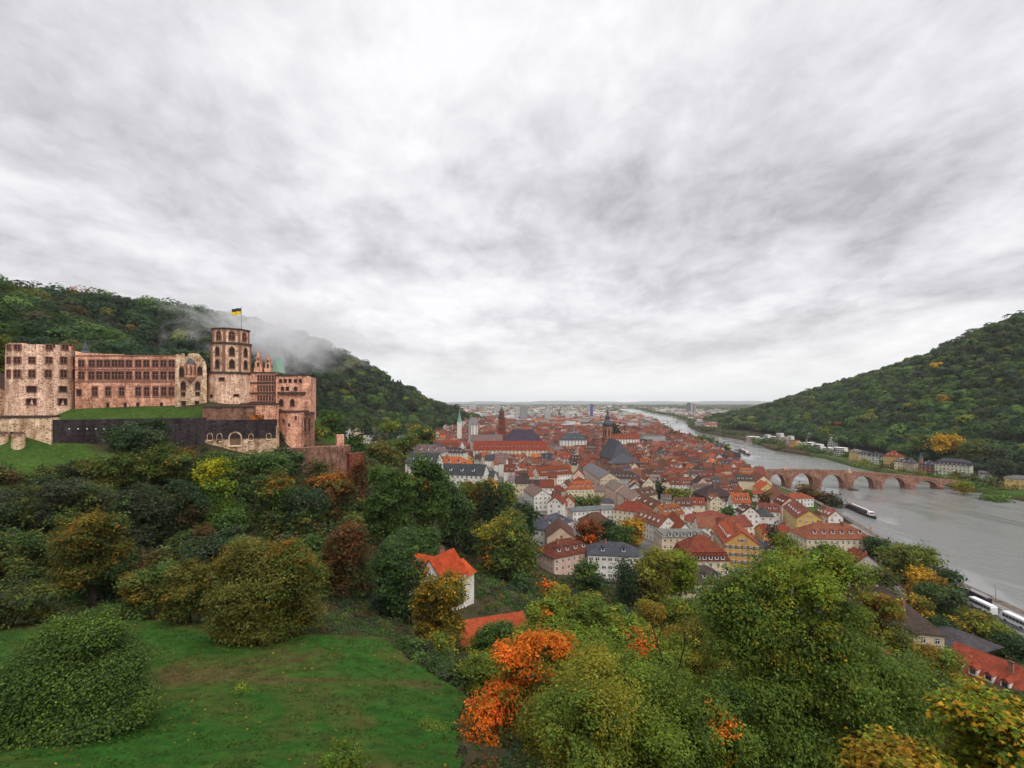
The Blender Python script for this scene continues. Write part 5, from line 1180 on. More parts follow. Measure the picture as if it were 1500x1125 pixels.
def church_tower():
    Y = 585; x = X(890, Y); g = 9.0; z = lambda py: EYE - (py - HOR) * Y / FPX - g
    r_ = empty('church', (x, Y, g), R(8), 'tall red sandstone church with a dark baroque spire and a huge slate roof', 'church')
    mb = MB(); h1 = z(643); h2 = z(624)
    mb.box(-5.6, 5.6, -5.6, 5.6, -3, h1); mb.cyl(0, 0, 5.6, 5.4, h1 + .3, h2, 8, 0, R(22.5)); tw = mb.build('tower', M_BRIDGE, r_)
    mb = MB(); mb.box(-6.0, 6.0, -6.0, 6.0, h1, h1 + .6); mb.cyl(0, 0, 6.1, 6.1, h2 + .01, h2 + .8, 8, 0, R(22.5)); mb.build('gallery', M_DARKTRIM, tw)
    for k in range(8):
        a = R(8) * 0 + 2 * math.pi * k / 8; o = link('arched_window', W_AHOLE, tw, (5.2 * math.cos(a), 5.2 * math.sin(a), (h1 + h2) / 2), a + math.pi / 2); o.scale = (1.7, 1, 7.5)
    mb = MB(); prof = [(5.5, 0), (5.9, 2.0), (5.3, 5), (3.9, 8.0), (2.9, 9.8), (2.7, 13.5), (3.1, 14.2), (2.7, 16), (1.5, 18), (1.1, 19), (1.0, 21.5), (1.3, 22), (.7, 24), (.18, 27.5), (.12, 32)]
    zs = z(597) - h2; k = (zs) / 32.0
    for (r0, z0), (r1, z1) in zip(prof[:-1], prof[1:]): mb.cyl(0, 0, r0, r1, h2 + .8 + z0 * k, h2 + .8 + z1 * k, 16, 0, 0, True)
    mb.build('spire', M_SLATE, r_)
    # the nave behind, choir towards the viewer, under one high hipped roof
    mb = MB(); mb.box(-12, 12, -48, -6, -3, 17); mb.build('nave', M_BRIDGE, r_)
    mb = MB(); a, b0, b1 = 13, -50, -4.5
    mb.add([(-a, b0, 17), (a, b0, 17), (a, b1, 17), (-a, b1, 17), (-a, b0, 17.4), (a, b0, 17.4), (a, b1, 17.4), (-a, b1, 17.4), (0, b0 + 11, 37), (0, b1, 37)], [(3, 2, 1, 0), (0, 1, 5, 4), (1, 2, 6, 5), (2, 3, 7, 6), (3, 0, 4, 7), (4, 5, 8), (5, 6, 9, 8), (6, 7, 9), (7, 4, 8, 9)])
    mb.build('roof', M_ROOF, r_, color=(.085, .090, .105))
    mb = MB(); mb.box(-17, 17, -60, -50.6, -3, 14); mb.add([(-18, -61, 14), (18, -61, 14), (18, -50.5, 14), (-18, -50.5, 14), (0, -56, 24), (0, -50.5, 24)], [(3, 2, 1, 0), (0, 1, 4), (1, 2, 5, 4), (2, 3, 5), (3, 0, 4, 5)], 1)
    mb.build('choir', [M_BRIDGE, M_SLATE], r_)
    EXCL.append((x, Y - 28, 0, 20, 40)); LAND.append(('the church spire', x, Y))
church_tower()
def big(name, label, cat, px0, px1, py_r, py_e, Y, rz, d, wall, roofc, roof='hip', short=None, dorm=0, chim=0):
    xa, xb = X(px0, Y), X(px1, Y); zr = EYE - (py_r - HOR) * Y / FPX; ze = EYE - (py_e - HOR) * (Y - d / 2) / FPX
    x = (xa + xb) / 2; g = H1(x, Y); w = (xb - xa) * (1.0 if roof != 'hip' else 1.0)
    h_ = house(name, label, cat, (x, Y, g), R(rz), w, d, ze - g, max(2, zr - ze), roof, wall, roofc, dorm=dorm, chim=chim, sp=4.5, winw=1.6, winh=2.6)
    EXCL.append((x, Y, R(rz), w / 2 + 3, d / 2 + 3))
    if short: LAND.append((short, x, Y))
    return h_
big('church_hall', 'huge dark blue slate church roof beside the red stone bell tower', 'church', 736, 795, 629, 648, 690, 0, 30, 'stone', 'slate', 'hip', 'the dark church roof')
def red_tower():
    Y = 700; x = X(735, Y); g = H1(x, Y); r_ = empty('church_tower', (x, Y, g), 0, 'slim red sandstone bell tower left of the dark blue church roof', 'tower')
    z = lambda py: EYE - (py - HOR) * Y / FPX - g
    mb = MB(); mb.box(-5.5, 5.5, -5.5, 5.5, -3, z(628)); mb.box(-4.6, 4.6, -4.6, 4.6, z(628), z(612)); mb.cyl(0, 0, 3.9, 3.7, z(612), z(603), 8); mb.build('wall', mk_simple('tower_sandstone', (.17, .062, .045), .9, (.3, .3)), r_)
    mb = MB(); mb.box(-5.9, 5.9, -5.9, 5.9, z(628) - .3, z(628) + .5); mb.box(-5, 5, -5, 5, z(612) - .3, z(612) + .5); mb.build('cornice', M_DARKTRIM, r_)
    mb = MB(); mb.cyl(0, 0, 4.0, 2.2, z(603), z(599.5), 8); mb.cyl(0, 0, 1.4, .1, z(599.5), z(595), 8); mb.build('roof', M_SLATE, r_)
    for zc, rad in ((620, 4.6), (607.5, 3.7)):
        for k in range(4):
            a = k * math.pi / 2; o = link('arched_window', W_AHOLE, r_, (math.cos(a) * rad, math.sin(a) * rad, z(zc)), a + math.pi / 2); o.scale = (2.0, 1, 6.0 if rad > 4 else 4)
    EXCL.append((x, Y, 0, 9, 9)); LAND.append(('the red bell tower', x, Y))
red_tower()
big('seminary', 'very long red-roofed range with many tiny dormers below the dark blue church roof', 'building', 694, 800, 646, 659, 610, 0, 16, 'cream', 'red', 'gable', 'the long red range', 16)
big('college', 'dark blue slate roofed college on the old town square', 'building', 820, 858, 634, 645, 760, 0, 18, 'white', 'slate', 'hip', 'the slate college', 6)
big('institute', 'pale mauve-roofed long range left of the slim red bell tower', 'building', 690, 736, 637, 646, 640, 0, 14, 'stone', 'mauve', 'gable', None, 0)
big('apartment_block', 'white gabled block standing tall at the foot of the wooded hill', 'building', 688, 698, 612, 622, 720, 20, 16, 'white', 'grey', 'gable', 'the white block', 0)
big('museum', 'low grey flat-roofed hall near the river trees', 'building', 940, 972, 634, 639, 860, 0, 22, 'grey', 'grey', 'flat', 'the flat grey hall')
big('town_hall', 'long red roof with a white dormer band behind the church', 'building', 893, 935, 636, 643, 800, 4, 14, 'white', 'red', 'gable', 'the dormered red roof', 7)
big('riverside_house', 'white riverside hotel with grey roof near the quay road', 'building', 1041, 1056, 668, 674, 640, 10, 14, 'white', 'grey', 'hip', 'the riverside hotel')
def thin_spire(px, pyt, pyb, Y, rad, label, m):
    x = X(px, Y); g = H1(x, Y); zt_ = EYE - (pyt - HOR) * Y / FPX - g; zb = EYE - (pyb - HOR) * Y / FPX - g
    r_ = empty('church_spire', (x, Y, g), 0, label, 'spire'); mb = MB(); mb.box(-rad, rad, -rad, rad, -3, zb); mb.build('tower', M_PLASTER, r_, color=WALLC['white'])
    mb = MB(); mb.cyl(0, 0, rad * 1.3, rad * .7, zb, zb + (zt_ - zb) * .3, 8); mb.cyl(0, 0, rad * .7, .05, zb + (zt_ - zb) * .3, zt_, 8); mb.build('spire', m, r_); EXCL.append((x, Y, 0, 8, 8))
thin_spire(673, 600, 618, 760, 3.2, 'slim pale green pointed church spire against the dark wooded hill', mk_simple('green_copper', (.16, .30, .24), .7))
for lab, x_, y_ in (('the skylight hall', 75, 470), ('the yellow lane house', 128, 285), ('the mauve-roofed house', 20, 385), ('the mansard villa', 185, 445), ('the riverside villa', 170, 270), ('the old bridge', 255, 505), ('the slanting row', 110, 360), ('the square', 60, 330)): LAND.append((lab, x_, y_))

# ------------------------------------------------------------------ the rest of the old town: blocks of row houses
RC = [('rust', 6), ('red', 5), ('terra', 4.5), ('orange', 1.6), ('brown', 5), ('mauve', 1.8), ('slate', 1.2), ('grey', .8), ('dark', 1.8)]
WC = [('white', 6), ('cream', 4), ('beige', 2), ('grey', 1), ('pink', 1.2), ('yellow', .7)]
def pick(t, rr): return rr.choices([a for a, _ in t], [b for _, b in t])[0]
def town_left(y): return float(np.interp(y, [235, 340, 572, 640, 940, 1300, 1800], [40, 22, -38, -88, -150, -130, -180]))
def in_town(x, y): return town_left(y) < x < float(xl(y)) - (27 if y < 450 else 18) and y > 250
TREE_HOLES = [(X(992, 390), 390, 17), (X(967, 420), 420, 8), (X(842, 380), 380, 22), (X(820, 380), 380, 12), (X(870, 380), 380, 12), (X(920, 460), 460, 14), (X(862, 262), 262, 16), (X(905, 265), 265, 18), (X(928, 270), 270, 12), (X(1090, 370), 370, 14), (X(1065, 330), 330, 12), (X(1125, 385), 385, 10), (X(868, 320), 320, 12), (X(1130, 262), 262, 16)]
def plan_town():
    out = []; rr = random.Random(11)
    bw, bd = 52, 44
    for j in range(-1, 40):
        for i in range(-11, 14):
            cy_ = 262 + j * (bd + 5) + rr.uniform(-4, 4); cx_ = i * (bw + 5) + 0.14 * (cy_ - 300) + rr.uniform(-4, 4) + (8 if j % 2 else 0)
            if not (-420 < cx_ < 560): continue
            a = -0.14 + rr.gauss(0, .07); ca, sa = math.cos(a), math.sin(a)
            W2, D2 = bw / 2 + rr.uniform(-3, 2), bd / 2 + rr.uniform(-3, 2)
            def put(u, v, w, d, ang, inner=False):
                x = cx_ + u * ca - v * sa; y = cy_ + u * sa + v * ca
                if not in_town(x, y) or blocked(x, y, 3.0): return
                if any(math.hypot(x - tx, y - ty) < tr_ for tx, ty, tr_ in TREE_HOLES): return
                h_ = rr.uniform(8, 13.5) if not inner else rr.uniform(5, 9)
                out.append((x, y, a + ang + rr.gauss(0, .02), w, d, h_, rr.uniform(.78, 1.1) * d * .5, pick(RC, rr), pick(WC, rr), rr.random()))
            dep = rr.uniform(8.5, 11)
            for side in range(4):
                u = -W2 if side in (0, 2) else -D2 + dep; end = W2 if side in (0, 2) else D2 - dep
                while u < end - 5:
                    w = min(rr.uniform(6.5, 13), end - u)
                    if end - u - w < 5: w = end - u
                    if rr.random() > .07:
                        if side == 0: put(u + w / 2, -D2 + dep / 2, w, dep, 0)
                        elif side == 2: put(u + w / 2, D2 - dep / 2, w, dep, 0)
                        elif side == 1: put(W2 - dep / 2, u + w / 2, w, dep, math.pi / 2)
                        else: put(-W2 + dep / 2, u + w / 2, w, dep, math.pi / 2)
                    u += w + .15
            for _ in range(rr.randint(2, 5)):
                put(rr.uniform(-W2 + dep + 5, W2 - dep - 5), rr.uniform(-D2 + dep + 4, D2 - dep - 4), rr.uniform(6, 12), rr.uniform(5, 8), rr.choice((0, math.pi / 2)), True)
    return out
PLAN = plan_town()
def vis_key(p): return math.hypot(p[0], p[1])
PLAN.sort(key=vis_key)
N_IND = 222
GEN = []
for k, (x, y, rz, w, d, h_, rh_, rcn, wcn, q) in enumerate(PLAN[:N_IND]):
    near = y < 430
    t_ = 'hip' if q < .15 else 'gable'
    r_ = house('town_house', None, 'house', (x, y, H1(x, y)), rz, w, d, h_, rh_, t_, wcn, rcn, dorm=(int(w / 3.4) if q > .45 else 0), chim=1 if q < .8 else 2, group='old town houses', seed=k, windows=near, sp=2.9, sub=3)
    GEN.append((r_, x, y, w, d, h_, rcn, wcn))
def far_mass():
    V, C = [], []       # quads
    V3, C3 = [], []
    rr = random.Random(4)
    def q(a, b, c, d, colr): V.extend((a, b, c, d)); C.append(colr)
    def simple(x, y, g, rz, w, d, h_, rh_, rc, wc, wins=True, flat=False):
        ca, sa = math.cos(rz), math.sin(rz)
        def T(u, v, z): return (x + u * ca - v * sa, y + u * sa + v * ca, g + z)
        a, b = w / 2, d / 2
        for (u0, v0, u1, v1) in ((-a, -b, a, -b), (a, -b, a, b), (a, b, -a, b), (-a, b, -a, -b)):
            q(T(u0, v0, -3), T(u1, v1, -3), T(u1, v1, h_), T(u0, v0, h_), wc)
            if wins:
                nx, ny = (v1 - v0), -(u1 - u0); ln = math.hypot(nx, ny); nx, ny = nx / ln * .05, ny / ln * .05
                nw = ny * ca + nx * sa
                if nx * sa + ny * ca < 0.02 * (1 if True else 0):
                    nc = max(1, int(ln / 3.2)); ns = max(1, int(h_ / 3.1))
                    for s in range(ns):
                        for i in range(nc):
                            t0 = (i + .3) / nc; t1 = (i + .68) / nc; z0 = (s + .32) * h_ / ns; z1 = z0 + 1.5
                            q(T(u0 + (u1 - u0) * t0 + nx, v0 + (v1 - v0) * t0 + ny, z0), T(u0 + (u1 - u0) * t1 + nx, v0 + (v1 - v0) * t1 + ny, z0), T(u0 + (u1 - u0) * t1 + nx, v0 + (v1 - v0) * t1 + ny, z1), T(u0 + (u1 - u0) * t0 + nx, v0 + (v1 - v0) * t0 + ny, z1), (.05, .055, .06))
        if flat: q(T(-a, -b, h_), T(a, -b, h_), T(a, b, h_), T(-a, b, h_), rc); return
        o = .4; e = b + o; zl = h_ - o * rh_ / b
        q(T(-a - .3, -e, zl), T(a + .3, -e, zl), T(a + .3, 0, h_ + rh_), T(-a - .3, 0, h_ + rh_), rc)
        q(T(a + .3, e, zl), T(-a - .3, e, zl), T(-a - .3, 0, h_ + rh_), T(a + .3, 0, h_ + rh_), rc)
        for s in (-1, 1):
            q(T(s * a, -b, h_ - .01), T(s * a, b, h_ - .01), T(s * a, 0, h_ + rh_ - .05), T(s * a, 0, h_ + rh_ - .05), wc)
        for _ in range(rr.choice((0, 1, 1, 2))):
            u, v = rr.uniform(-a * .7, a * .7), rr.uniform(-b * .3, b * .3); zz = h_ + rh_ + 1
            for (du, dv, eu, ev) in ((-.5, -.4, .5, -.4), (.5, -.4, .5, .4), (.5, .4, -.5, .4), (-.5, .4, -.5, -.4)): q(T(u + du, v + dv, h_), T(u + eu, v + ev, h_), T(u + eu, v + ev, zz), T(u + du, v + dv, zz), (.32, .2, .16))
            q(T(u - .5, v - .4, zz), T(u + .5, v - .4, zz), T(u + .5, v + .4, zz), T(u - .5, v + .4, zz), (.1, .09, .08))
        if wins and w > 9:                     # dormers
            for i in range(int(w / 3.6)):
                if rr.random() < .5: continue
                u = -a + (i + .5) * w / int(w / 3.6)
                for s in (-1, 1):
                    v = s * b * .62; zz = h_ + rh_ * .38
                    q(T(u - .7, v * 1.12, zz - .6), T(u + .7, v * 1.12, zz - .6), T(u + .7, v * 1.12, zz + .9), T(u - .7, v * 1.12, zz + .9), (.60, .58, .54)); q(T(u - .8, v * 1.15, zz + .9), T(u + .8, v * 1.15, zz + .9), T(u + .8, v * .3, zz + 1.5), T(u - .8, v * .3, zz + 1.5), rc)
    for (x, y, rz, w, d, h_, rh_, rcn, wcn, qv) in PLAN[N_IND:]:
        k = math.exp(rr.gauss(0, .2)); rc = tuple(c * k * math.exp(rr.gauss(0, .06)) for c in ROOFC[rcn]); k = math.exp(rr.gauss(0, .08)); wc = tuple(min(.8, c * k) for c in WALLC[wcn])
        simple(x, y, H1(x, y), rz, w, d, h_, rh_, rc, wc, y < 1000)
    me = np_mesh('distant_houses', np.array(V), 4, M_ROOFS, np.array(C)); tag(link('distant_houses', me), kind='stuff')
    # the modern city on the plain
    V.clear(); C.clear()
    for k in range(6200):
        y = 1450 + 7500 * rr.random() ** 1.6; x = rr.uniform(-.52, .60) * y
        if xl(y) - 25 < x < xr(y) + 25: continue
        if x < float(np.interp(y, [1450, 1600, 2200], [-150, -180, -420])) and y < 2600: continue
        if x > float(np.interp(y, [1450, 1900, 2600], [700, 1000, 1700])): continue
        if float(H1(x, y)) > 24: continue
        red = rr.random() < (.62 if y < 2300 else .33)
        if red: simple(x, y, 8, rr.uniform(-.4, .4), rr.uniform(12, 30), rr.uniform(9, 13), rr.uniform(8, 14), rr.uniform(3.5, 6), tuple(c * rr.uniform(.7, 1.2) for c in ROOFC[pick(RC, rr)]), WALLC[pick(WC, rr)], False)
        else:
            g = rr.uniform(.22, .66); simple(x, y, 8, rr.uniform(-.4, .4), rr.uniform(12, 46), rr.uniform(10, 20), rr.choice((9, 12, 14, 16, 20)) * rr.uniform(.8, 1.1), 2, (g * .55, g * .55, g * .56), (g, g * .97, g * .92), False, True)
    me = np_mesh('distant_city', np.array(V), 4, M_ATTR, np.array(C)); tag(link('distant_city', me), kind='stuff')
far_mass()
# taller blocks and masts that stand out on the plain
def tower_block(px, pyt, Y, w, d, c, label, bands=True):
    x = X(px, Y); g = 8.0; zt_ = EYE - (pyt - HOR) * Y / FPX - g
    r_ = empty('tower_block', (x, Y, g), rnd.uniform(-.2, .2), label, 'building'); mb = MB(); mb.box(-w / 2, w / 2, -d / 2, d / 2, -3, zt_); mb.build('wall', M_PLASTER, r_, color=c)
    mb = MB(); n = max(2, int(zt_ / 4))
    for k in range(n):
        z0 = (k + .35) * zt_ / n; mb.box(-w / 2 - .12, w / 2 + .12, -d / 2 - .12, d / 2 + .12, z0, z0 + zt_ / n * .38)
    mb.build('window_band', M_GLASS, r_); mb = MB(); mb.box(-w / 4, w / 4, -d / 4, d / 4, zt_, zt_ + 4); mb.build('plant_room', M_PLASTER, r_, color=(.4, .4, .4))
for a in ((866.5, 592, 2400, 13, 12, (.10, .16, .42), 'slim blue tower block on the plain left of the church spire'), (767, 594, 2000, 28, 16, (.42, .42, .44), 'wide grey tower block on the plain right of the slim red bell tower'),
          (757, 597, 1900, 12, 14, (.66, .66, .64), 'white high-rise just left of the wide grey tower block'), (1008.5, 590, 3300, 20, 20, (.22, .22, .25), 'dark high-rise on the plain across the river'), (1012, 591, 3300, 12, 20, (.66, .62, .6), 'white high-rise beside the dark one across the river'), (1017, 591.5, 3300, 16, 20, (.52, .38, .34), 'pinkish high-rise right of the white one across the river'),
          (692, 590.5, 4200, 60, 30, (.62, .62, .63), 'broad white works building on the horizon beyond the wooded spur'), (728, 592.5, 3300, 40, 22, (.6, .6, .6), 'long white block on the plain left of the slim red bell tower'), (802, 600, 1900, 22, 14, (.6, .6, .58), 'white slab block on the plain between the two church towers')):
    tower_block(*a)
for px, pyt, Y, lab in ((771.5, 584, 2600, 'thin white broadcasting mast on the plain above the grey tower block'), (745.6, 584.5, 4200, 'thin grey factory chimney on the horizon, left of the white mast')):
    r_ = empty('mast', (X(px, Y), Y, 8), 0, lab, 'mast'); zt_ = EYE - (pyt - HOR) * Y / FPX - 8
    mb = MB(); mb.cyl(0, 0, 2.6, 1.3, -1, zt_ * .8, 10); mb.cyl(0, 0, .7, .3, zt_ * .8, zt_, 8); mb.build('shaft', M_PLASTER, r_, color=(.62, .6, .58))
# low hills that close the plain
def far_hills():
    vs_, fs_ = [], []; n = 240
    for i in range(n + 1):
        x = -16000 + 34000 * i / n; hgt = 70 + 22 * math.sin(i * .11) + 14 * math.sin(i * .31 + 1) + 8 * math.sin(i * .83)
        vs_ += [(x, 20500, 0), (x, 22000, max(30, hgt)), (x, 25000, max(30, hgt) + 20 + 25 * math.sin(i * .2))]
    for i in range(n):
        a = 3 * i; fs_ += [(a, a + 3, a + 4, a + 1), (a + 1, a + 4, a + 5, a + 2)]
    me = bpy.data.meshes.new('distant_hills'); me.from_pydata(vs_, [], fs_); me.materials.append(mk_simple('far_hill', (.09, .105, .10), .95, (.001, .3))); tag(link('distant_hills', me), kind='structure')
far_hills()
# ------------------------------------------------------------------ trees one can tell apart
T = tree
# around the lawn
T('large round dark green bush standing alone on the lawn', -8, 228, 898, 1092, 33, [('mid', 5), ('dark', 2.5), ('lgreen', 3), ('bright', 1)], nl=10, dens=1.35, name='bush', cat='bush', trunk=True, leaf=2.2, clump=.14, up=.6, nb=16, lobes=[(112, 1000, 104, 82, 33), (58, 1000, 68, 76, 32), (168, 990, 58, 66, 33), (88, 940, 52, 40, 33), (140, 932, 46, 38, 33), (105, 1048, 112, 50, 32), (30, 1030, 46, 48, 31.5), (190, 1030, 44, 46, 32.5)], keep_in=.3)
T('broad olive tree with amber patches at the far edge of the lawn', 300, 488, 762, 944, 60, [('olive', 6), ('yolive', 4), ('mid', 2), ('amber', 1)], nl=11, accents=[(412, 785, 26, 60, 'amber', .8), (345, 815, 22, 60, 'amber', .6), (400, 770, 14, 60, 'lime', .5)], dens=1.2)
T('tall olive-brown tree left of the broad olive tree', 78, 190, 735, 860, 80, [('olive', 6), ('yolive', 3), ('amber', 1.4), ('dark', 2)], nl=9, accents=[(125, 752, 34, 80, 'amber', .7)])
T('olive tree with pale tips at the left edge, low behind the bush', -40, 80, 832, 925, 64, [('olive', 5), ('grey', 4), ('mid', 2)], nl=8)
T('dense green tree between the bush and the broad olive tree', 176, 262, 806, 905, 70, [('mid', 4), ('olive', 4), ('amber', .8)], nl=8)
T('smaller olive tree touching the left side of the broad olive tree', 238, 318, 812, 908, 66, [('olive', 5), ('yolive', 3), ('amber', 1.2), ('mid', 2)], nl=8, accents=[(258, 865, 20, 66, 'amber', .8)])
T('dark olive tree at the left edge above the bush', 20, 120, 760, 880, 88, [('olive', 4), ('dark', 4), ('mid', 2)], nl=8)
T('grey-green tree at the far left behind the olive trees', -60, 45, 780, 880, 95, [('grey', 4), ('olive', 4)], nl=8)
T('slender tree with a lemon yellow top and lime green body', 285, 352, 668, 775, 128, [('bright', 5), ('mid', 2), ('lime', 2)], lobes=[(312, 690, 27, 22, 128), (325, 715, 26, 24, 128), (330, 745, 24, 26, 128), (322, 770, 22, 20, 128), (305, 700, 20, 22, 127)], accents=[(310, 685, 26, 128, (.36, .34, .02), .85)])
T('dark grey-green tree in the shaded valley below the castle', 170, 262, 692, 800, 112, [('grey', 5), ('dark', 4)], nl=9)
T('dusky brown-green tree right of the dark grey-green tree', 240, 306, 682, 808, 118, [('brown', 3), ('dark', 4), ('deep', 3)], nl=8)
T('grey-green tree in the left of the shaded valley', 60, 175, 690, 770, 122, [('grey', 5), ('olive', 2), ('mid', 2)], nl=9)
T('sage green tree at the left edge of the shaded valley', -70, 70, 705, 790, 118, [('grey', 5), ('dark', 3), ('olive', 2)], nl=9)
T('dark green tree with a small amber crown below the rubble wall', 362, 445, 682, 775, 132, [('mid', 4), ('dark', 5)], nl=9, accents=[(412, 700, 22, 132, 'amber', .8)])
T('green tree under the pale rubble wall, the right one', 345, 425, 652, 725, 165, [('mid', 5), ('dark', 3), ('olive', 1)], nl=9)
T('green tree under the pale rubble wall, the left one', 272, 352, 648, 722, 162, [('mid', 4), ('dark', 3), ('grey', 2)], nl=9)
T('olive tree in front of the blackened wall', 205, 285, 640, 705, 155, [('olive', 4), ('mid', 4), ('amber', .8)], nl=9)
T('large dark tree covering the middle of the blackened wall', 158, 252, 606, 672, 158, [('deep', 5), ('dark', 4), ('grey', 3)], nl=10)
T('yellow-olive tree below the left part of the blackened wall', 118, 212, 655, 715, 146, [('olive', 5), ('yolive', 2), ('mid', 3)], nl=9)
T('small green tree below the grass bank, left of the yellow-olive tree', 84, 132, 668, 712, 146, [('mid', 4), ('grey', 4)], nl=7)
T('dark bushy tree under the castle bastion', 378, 450, 650, 700, 178, [('dark', 5), ('deep', 4), ('mid', 2)], nl=9)
T('orange-brown tree at the foot of the ruined wall', 442, 520, 680, 765, 150, [('brown', 3), ('rust', 2), ('olive', 2), ('dark', 2)], nl=9, accents=[(488, 692, 26, 150, (.34, .13, .02), .8)])
T('tall rust brown tree standing left of the dark evergreen', 472, 545, 738, 892, 100, [('rust', 3.2), ('brown', 5), ('dark', 1)], nl=9)
T('dark evergreen-looking tree left of the orange-roofed house', 540, 626, 772, 915, 94, [('dark', 4), ('mid', 3), ('deep', 4), ('blue', 2)], nl=10)
T('dark green tree behind the broad olive tree', 412, 485, 700, 800, 128, [('dark', 4), ('grey', 3), ('deep', 3)], nl=8)
T('huge green tree left of the town, the nearer half', 528, 612, 662, 800, 152, [('mid', 6), ('bright', 2), ('dark', 3)], nl=11, accents=[(600, 690, 12, 152, 'amber', .4)])
T('huge green tree left of the town with a small orange patch', 590, 664, 655, 770, 165, [('mid', 5), ('dark', 4), ('bright', 2)], nl=11, accents=[(624, 709, 12, 165, 'orange', .7)])
T('dark tree under the huge green trees', 560, 650, 755, 850, 128, [('dark', 5), ('mid', 4), ('olive', 1)], nl=9)
T('tall dark green tree right of the huge green trees', 640, 692, 690, 800, 190, [('dark', 5), ('mid', 3), ('deep', 3)], nl=9)
T('olive-topped tree right of the tall dark green tree', 668, 712, 690, 770, 230, [('olive', 4), ('amber', 1.3), ('mid', 3)], nl=8)
T('glowing orange-yellow tree between dark conifers', 696, 732, 694, 750, 235, [('gold', 6), ('amber', 3), ('orange', 1.5)], nl=8)
T('dark pointed conifer beside the glowing orange-yellow tree', 705, 726, 700, 758, 222, [('deep', 5), ('blue', 3)], shape='cone', name='conifer_tree', dens=1.6)
T('second dark conifer, right of the orange-yellow tree', 724, 742, 706, 752, 222, [('deep', 4), ('dark', 4)], shape='cone', name='conifer_tree', dens=1.6)
T('yellow-green slim tree left of the mauve-roofed house', 730, 754, 698, 745, 240, [('ygreen', 5), ('mid', 3)], nl=8)
T('dark fir group tree below the mauve-roofed house', 752, 786, 730, 790, 225, [('deep', 5), ('dark', 4)], nl=9)
T('big yellow-green tree with a golden shoulder left of the pink house', 688, 796, 732, 858, 178, [('mid', 5), ('olive', 4), ('ygreen', 2), ('dark', 2)], nl=12, accents=[(712, 752, 40, 178, (.25, .21, .02), .75), (712, 810, 14, 170, 'orange', .55)])
T('golden amber tree in front of the orange-roofed house', 600, 690, 824, 950, 74, [('amber', 4), ('yolive', 4), ('gold', 3), ('olive', 2)], nl=11, dens=1.2)
T('small rounded green tree in front of the orange shed', 690, 762, 894, 1000, 70, [('mid', 5), ('dark', 3), ('bright', 1.4)], nl=9)
T('low dark green shrub bank at the right edge of the lawn', 566, 712, 930, 1022, 57, [('dark', 5), ('mid', 3), ('grey', 2)], name='shrub', cat='shrub', trunk=False, lobes=[(590, 952, 24, 20, 60), (615, 962, 28, 24, 58), (640, 976, 28, 24, 56), (665, 990, 26, 22, 54), (690, 1002, 22, 20, 53), (625, 985, 22, 16, 55)], dens=1.5)
T('brown scrubby bush beside the orange shed', 655, 690, 940, 985, 72, [('olive', 3), ('brown', 3), ('rust', 1.5)], name='bush', cat='bush', nl=6, trunk=False)
T('low olive bush between the lawn edge and the orange maple', 655, 735, 1040, 1140, 37, [('olive', 4), ('mid', 4), ('brown', 1)], nl=7, name='bush', cat='bush')
# between the shed and the town
T('green tree with a red-orange tip behind the orange shed', 765, 835, 872, 955, 80, [('lgreen', 4), ('fresh', 4), ('lolive', 2)], nl=9, accents=[(797, 897, 10, 80, 'orange', .9)])
T('olive bush-like tree with a red twig near the pink house', 786, 835, 845, 905, 112, [('lolive', 4), ('lgreen', 3)], nl=8, accents=[(802, 860, 9, 112, 'redor', .9)])
T('dark shaded tree left below the pink house', 735, 790, 838, 900, 150, [('deep', 5), ('dark', 4)], nl=8)
T('dark green tree right below the pink house', 838, 884, 816, 880, 190, [('dark', 5), ('lgreen', 3), ('blue', 2)], nl=9)
T('wide green tree in the middle below the pink house', 815, 890, 860, 935, 105, [('lgreen', 4), ('lolive', 4), ('fresh', 1)], nl=10)
T('mid green tree left of the bright green tree', 850, 918, 868, 955, 88, [('lgreen', 5), ('lolive', 3)], nl=9)
T('dark weeping willow with hanging curtains of leaves', 896, 942, 806, 882, 165, [('deep', 5), ('dark', 4), ('grey', 2)], nl=8, droop=5.5, name='weeping_willow', dens=1.7)
T('big yellow-olive tree right of the weeping willow', 926, 988, 792, 884, 165, [('yolive', 6), ('ygreen', 3), ('lolive', 3)], nl=11)
T('lime green tree behind the big yellow-olive tree', 972, 1020, 790, 876, 172, [('lime', 4), ('ygreen', 4), ('fresh', 2)], nl=10)
T('low green tree in front of the cream villa, the right one', 1018, 1072, 862, 915, 128, [('lgreen', 5), ('dark', 3)], nl=8)
T('low green tree in front of the cream villa, the left one', 960, 1024, 868, 925, 118, [('lgreen', 5), ('lolive', 3)], nl=8)
T('amber bush under the big yellow-olive tree', 935, 975, 875, 915, 115, [('amber', 4), ('lolive', 3)], nl=7)
# the near crowns along the bottom
T('bright orange maple slanting up the slope', 640, 845, 920, 1125, 40, [('orange', 4.5), ('redor', 2.6), ('amber', 1.6), ('lolive', 2.6)], lobes=[(814, 946, 36, 28, 42), (778, 950, 38, 32, 41), (748, 964, 34, 32, 40), (772, 990, 42, 36, 40), (738, 1012, 38, 38, 39), (722, 1045, 40, 40, 38), (702, 1078, 42, 40, 37), (676, 1112, 46, 36, 35), (644, 1138, 44, 32, 34), (738, 1075, 38, 50, 39), (715, 1115, 44, 44, 36)], dens=.8, name='maple_tree', accents=[(790, 1000, 50, 41, 'yolive', .65), (735, 1040, 20, 38, 'redor', .6)], root_at=(0.2, 38.5), keep_in=.6, leaf=2.6)
T('wide fine-leaved olive tree below the viewer, right of the orange maple', 735, 965, 962, 1180, 34, [('yolive', 6), ('lolive', 5), ('lgreen', 1.2), ('ygreen', 1.5)], nl=14, dens=1.5, leaf=1.9, up=.7, nb=26)
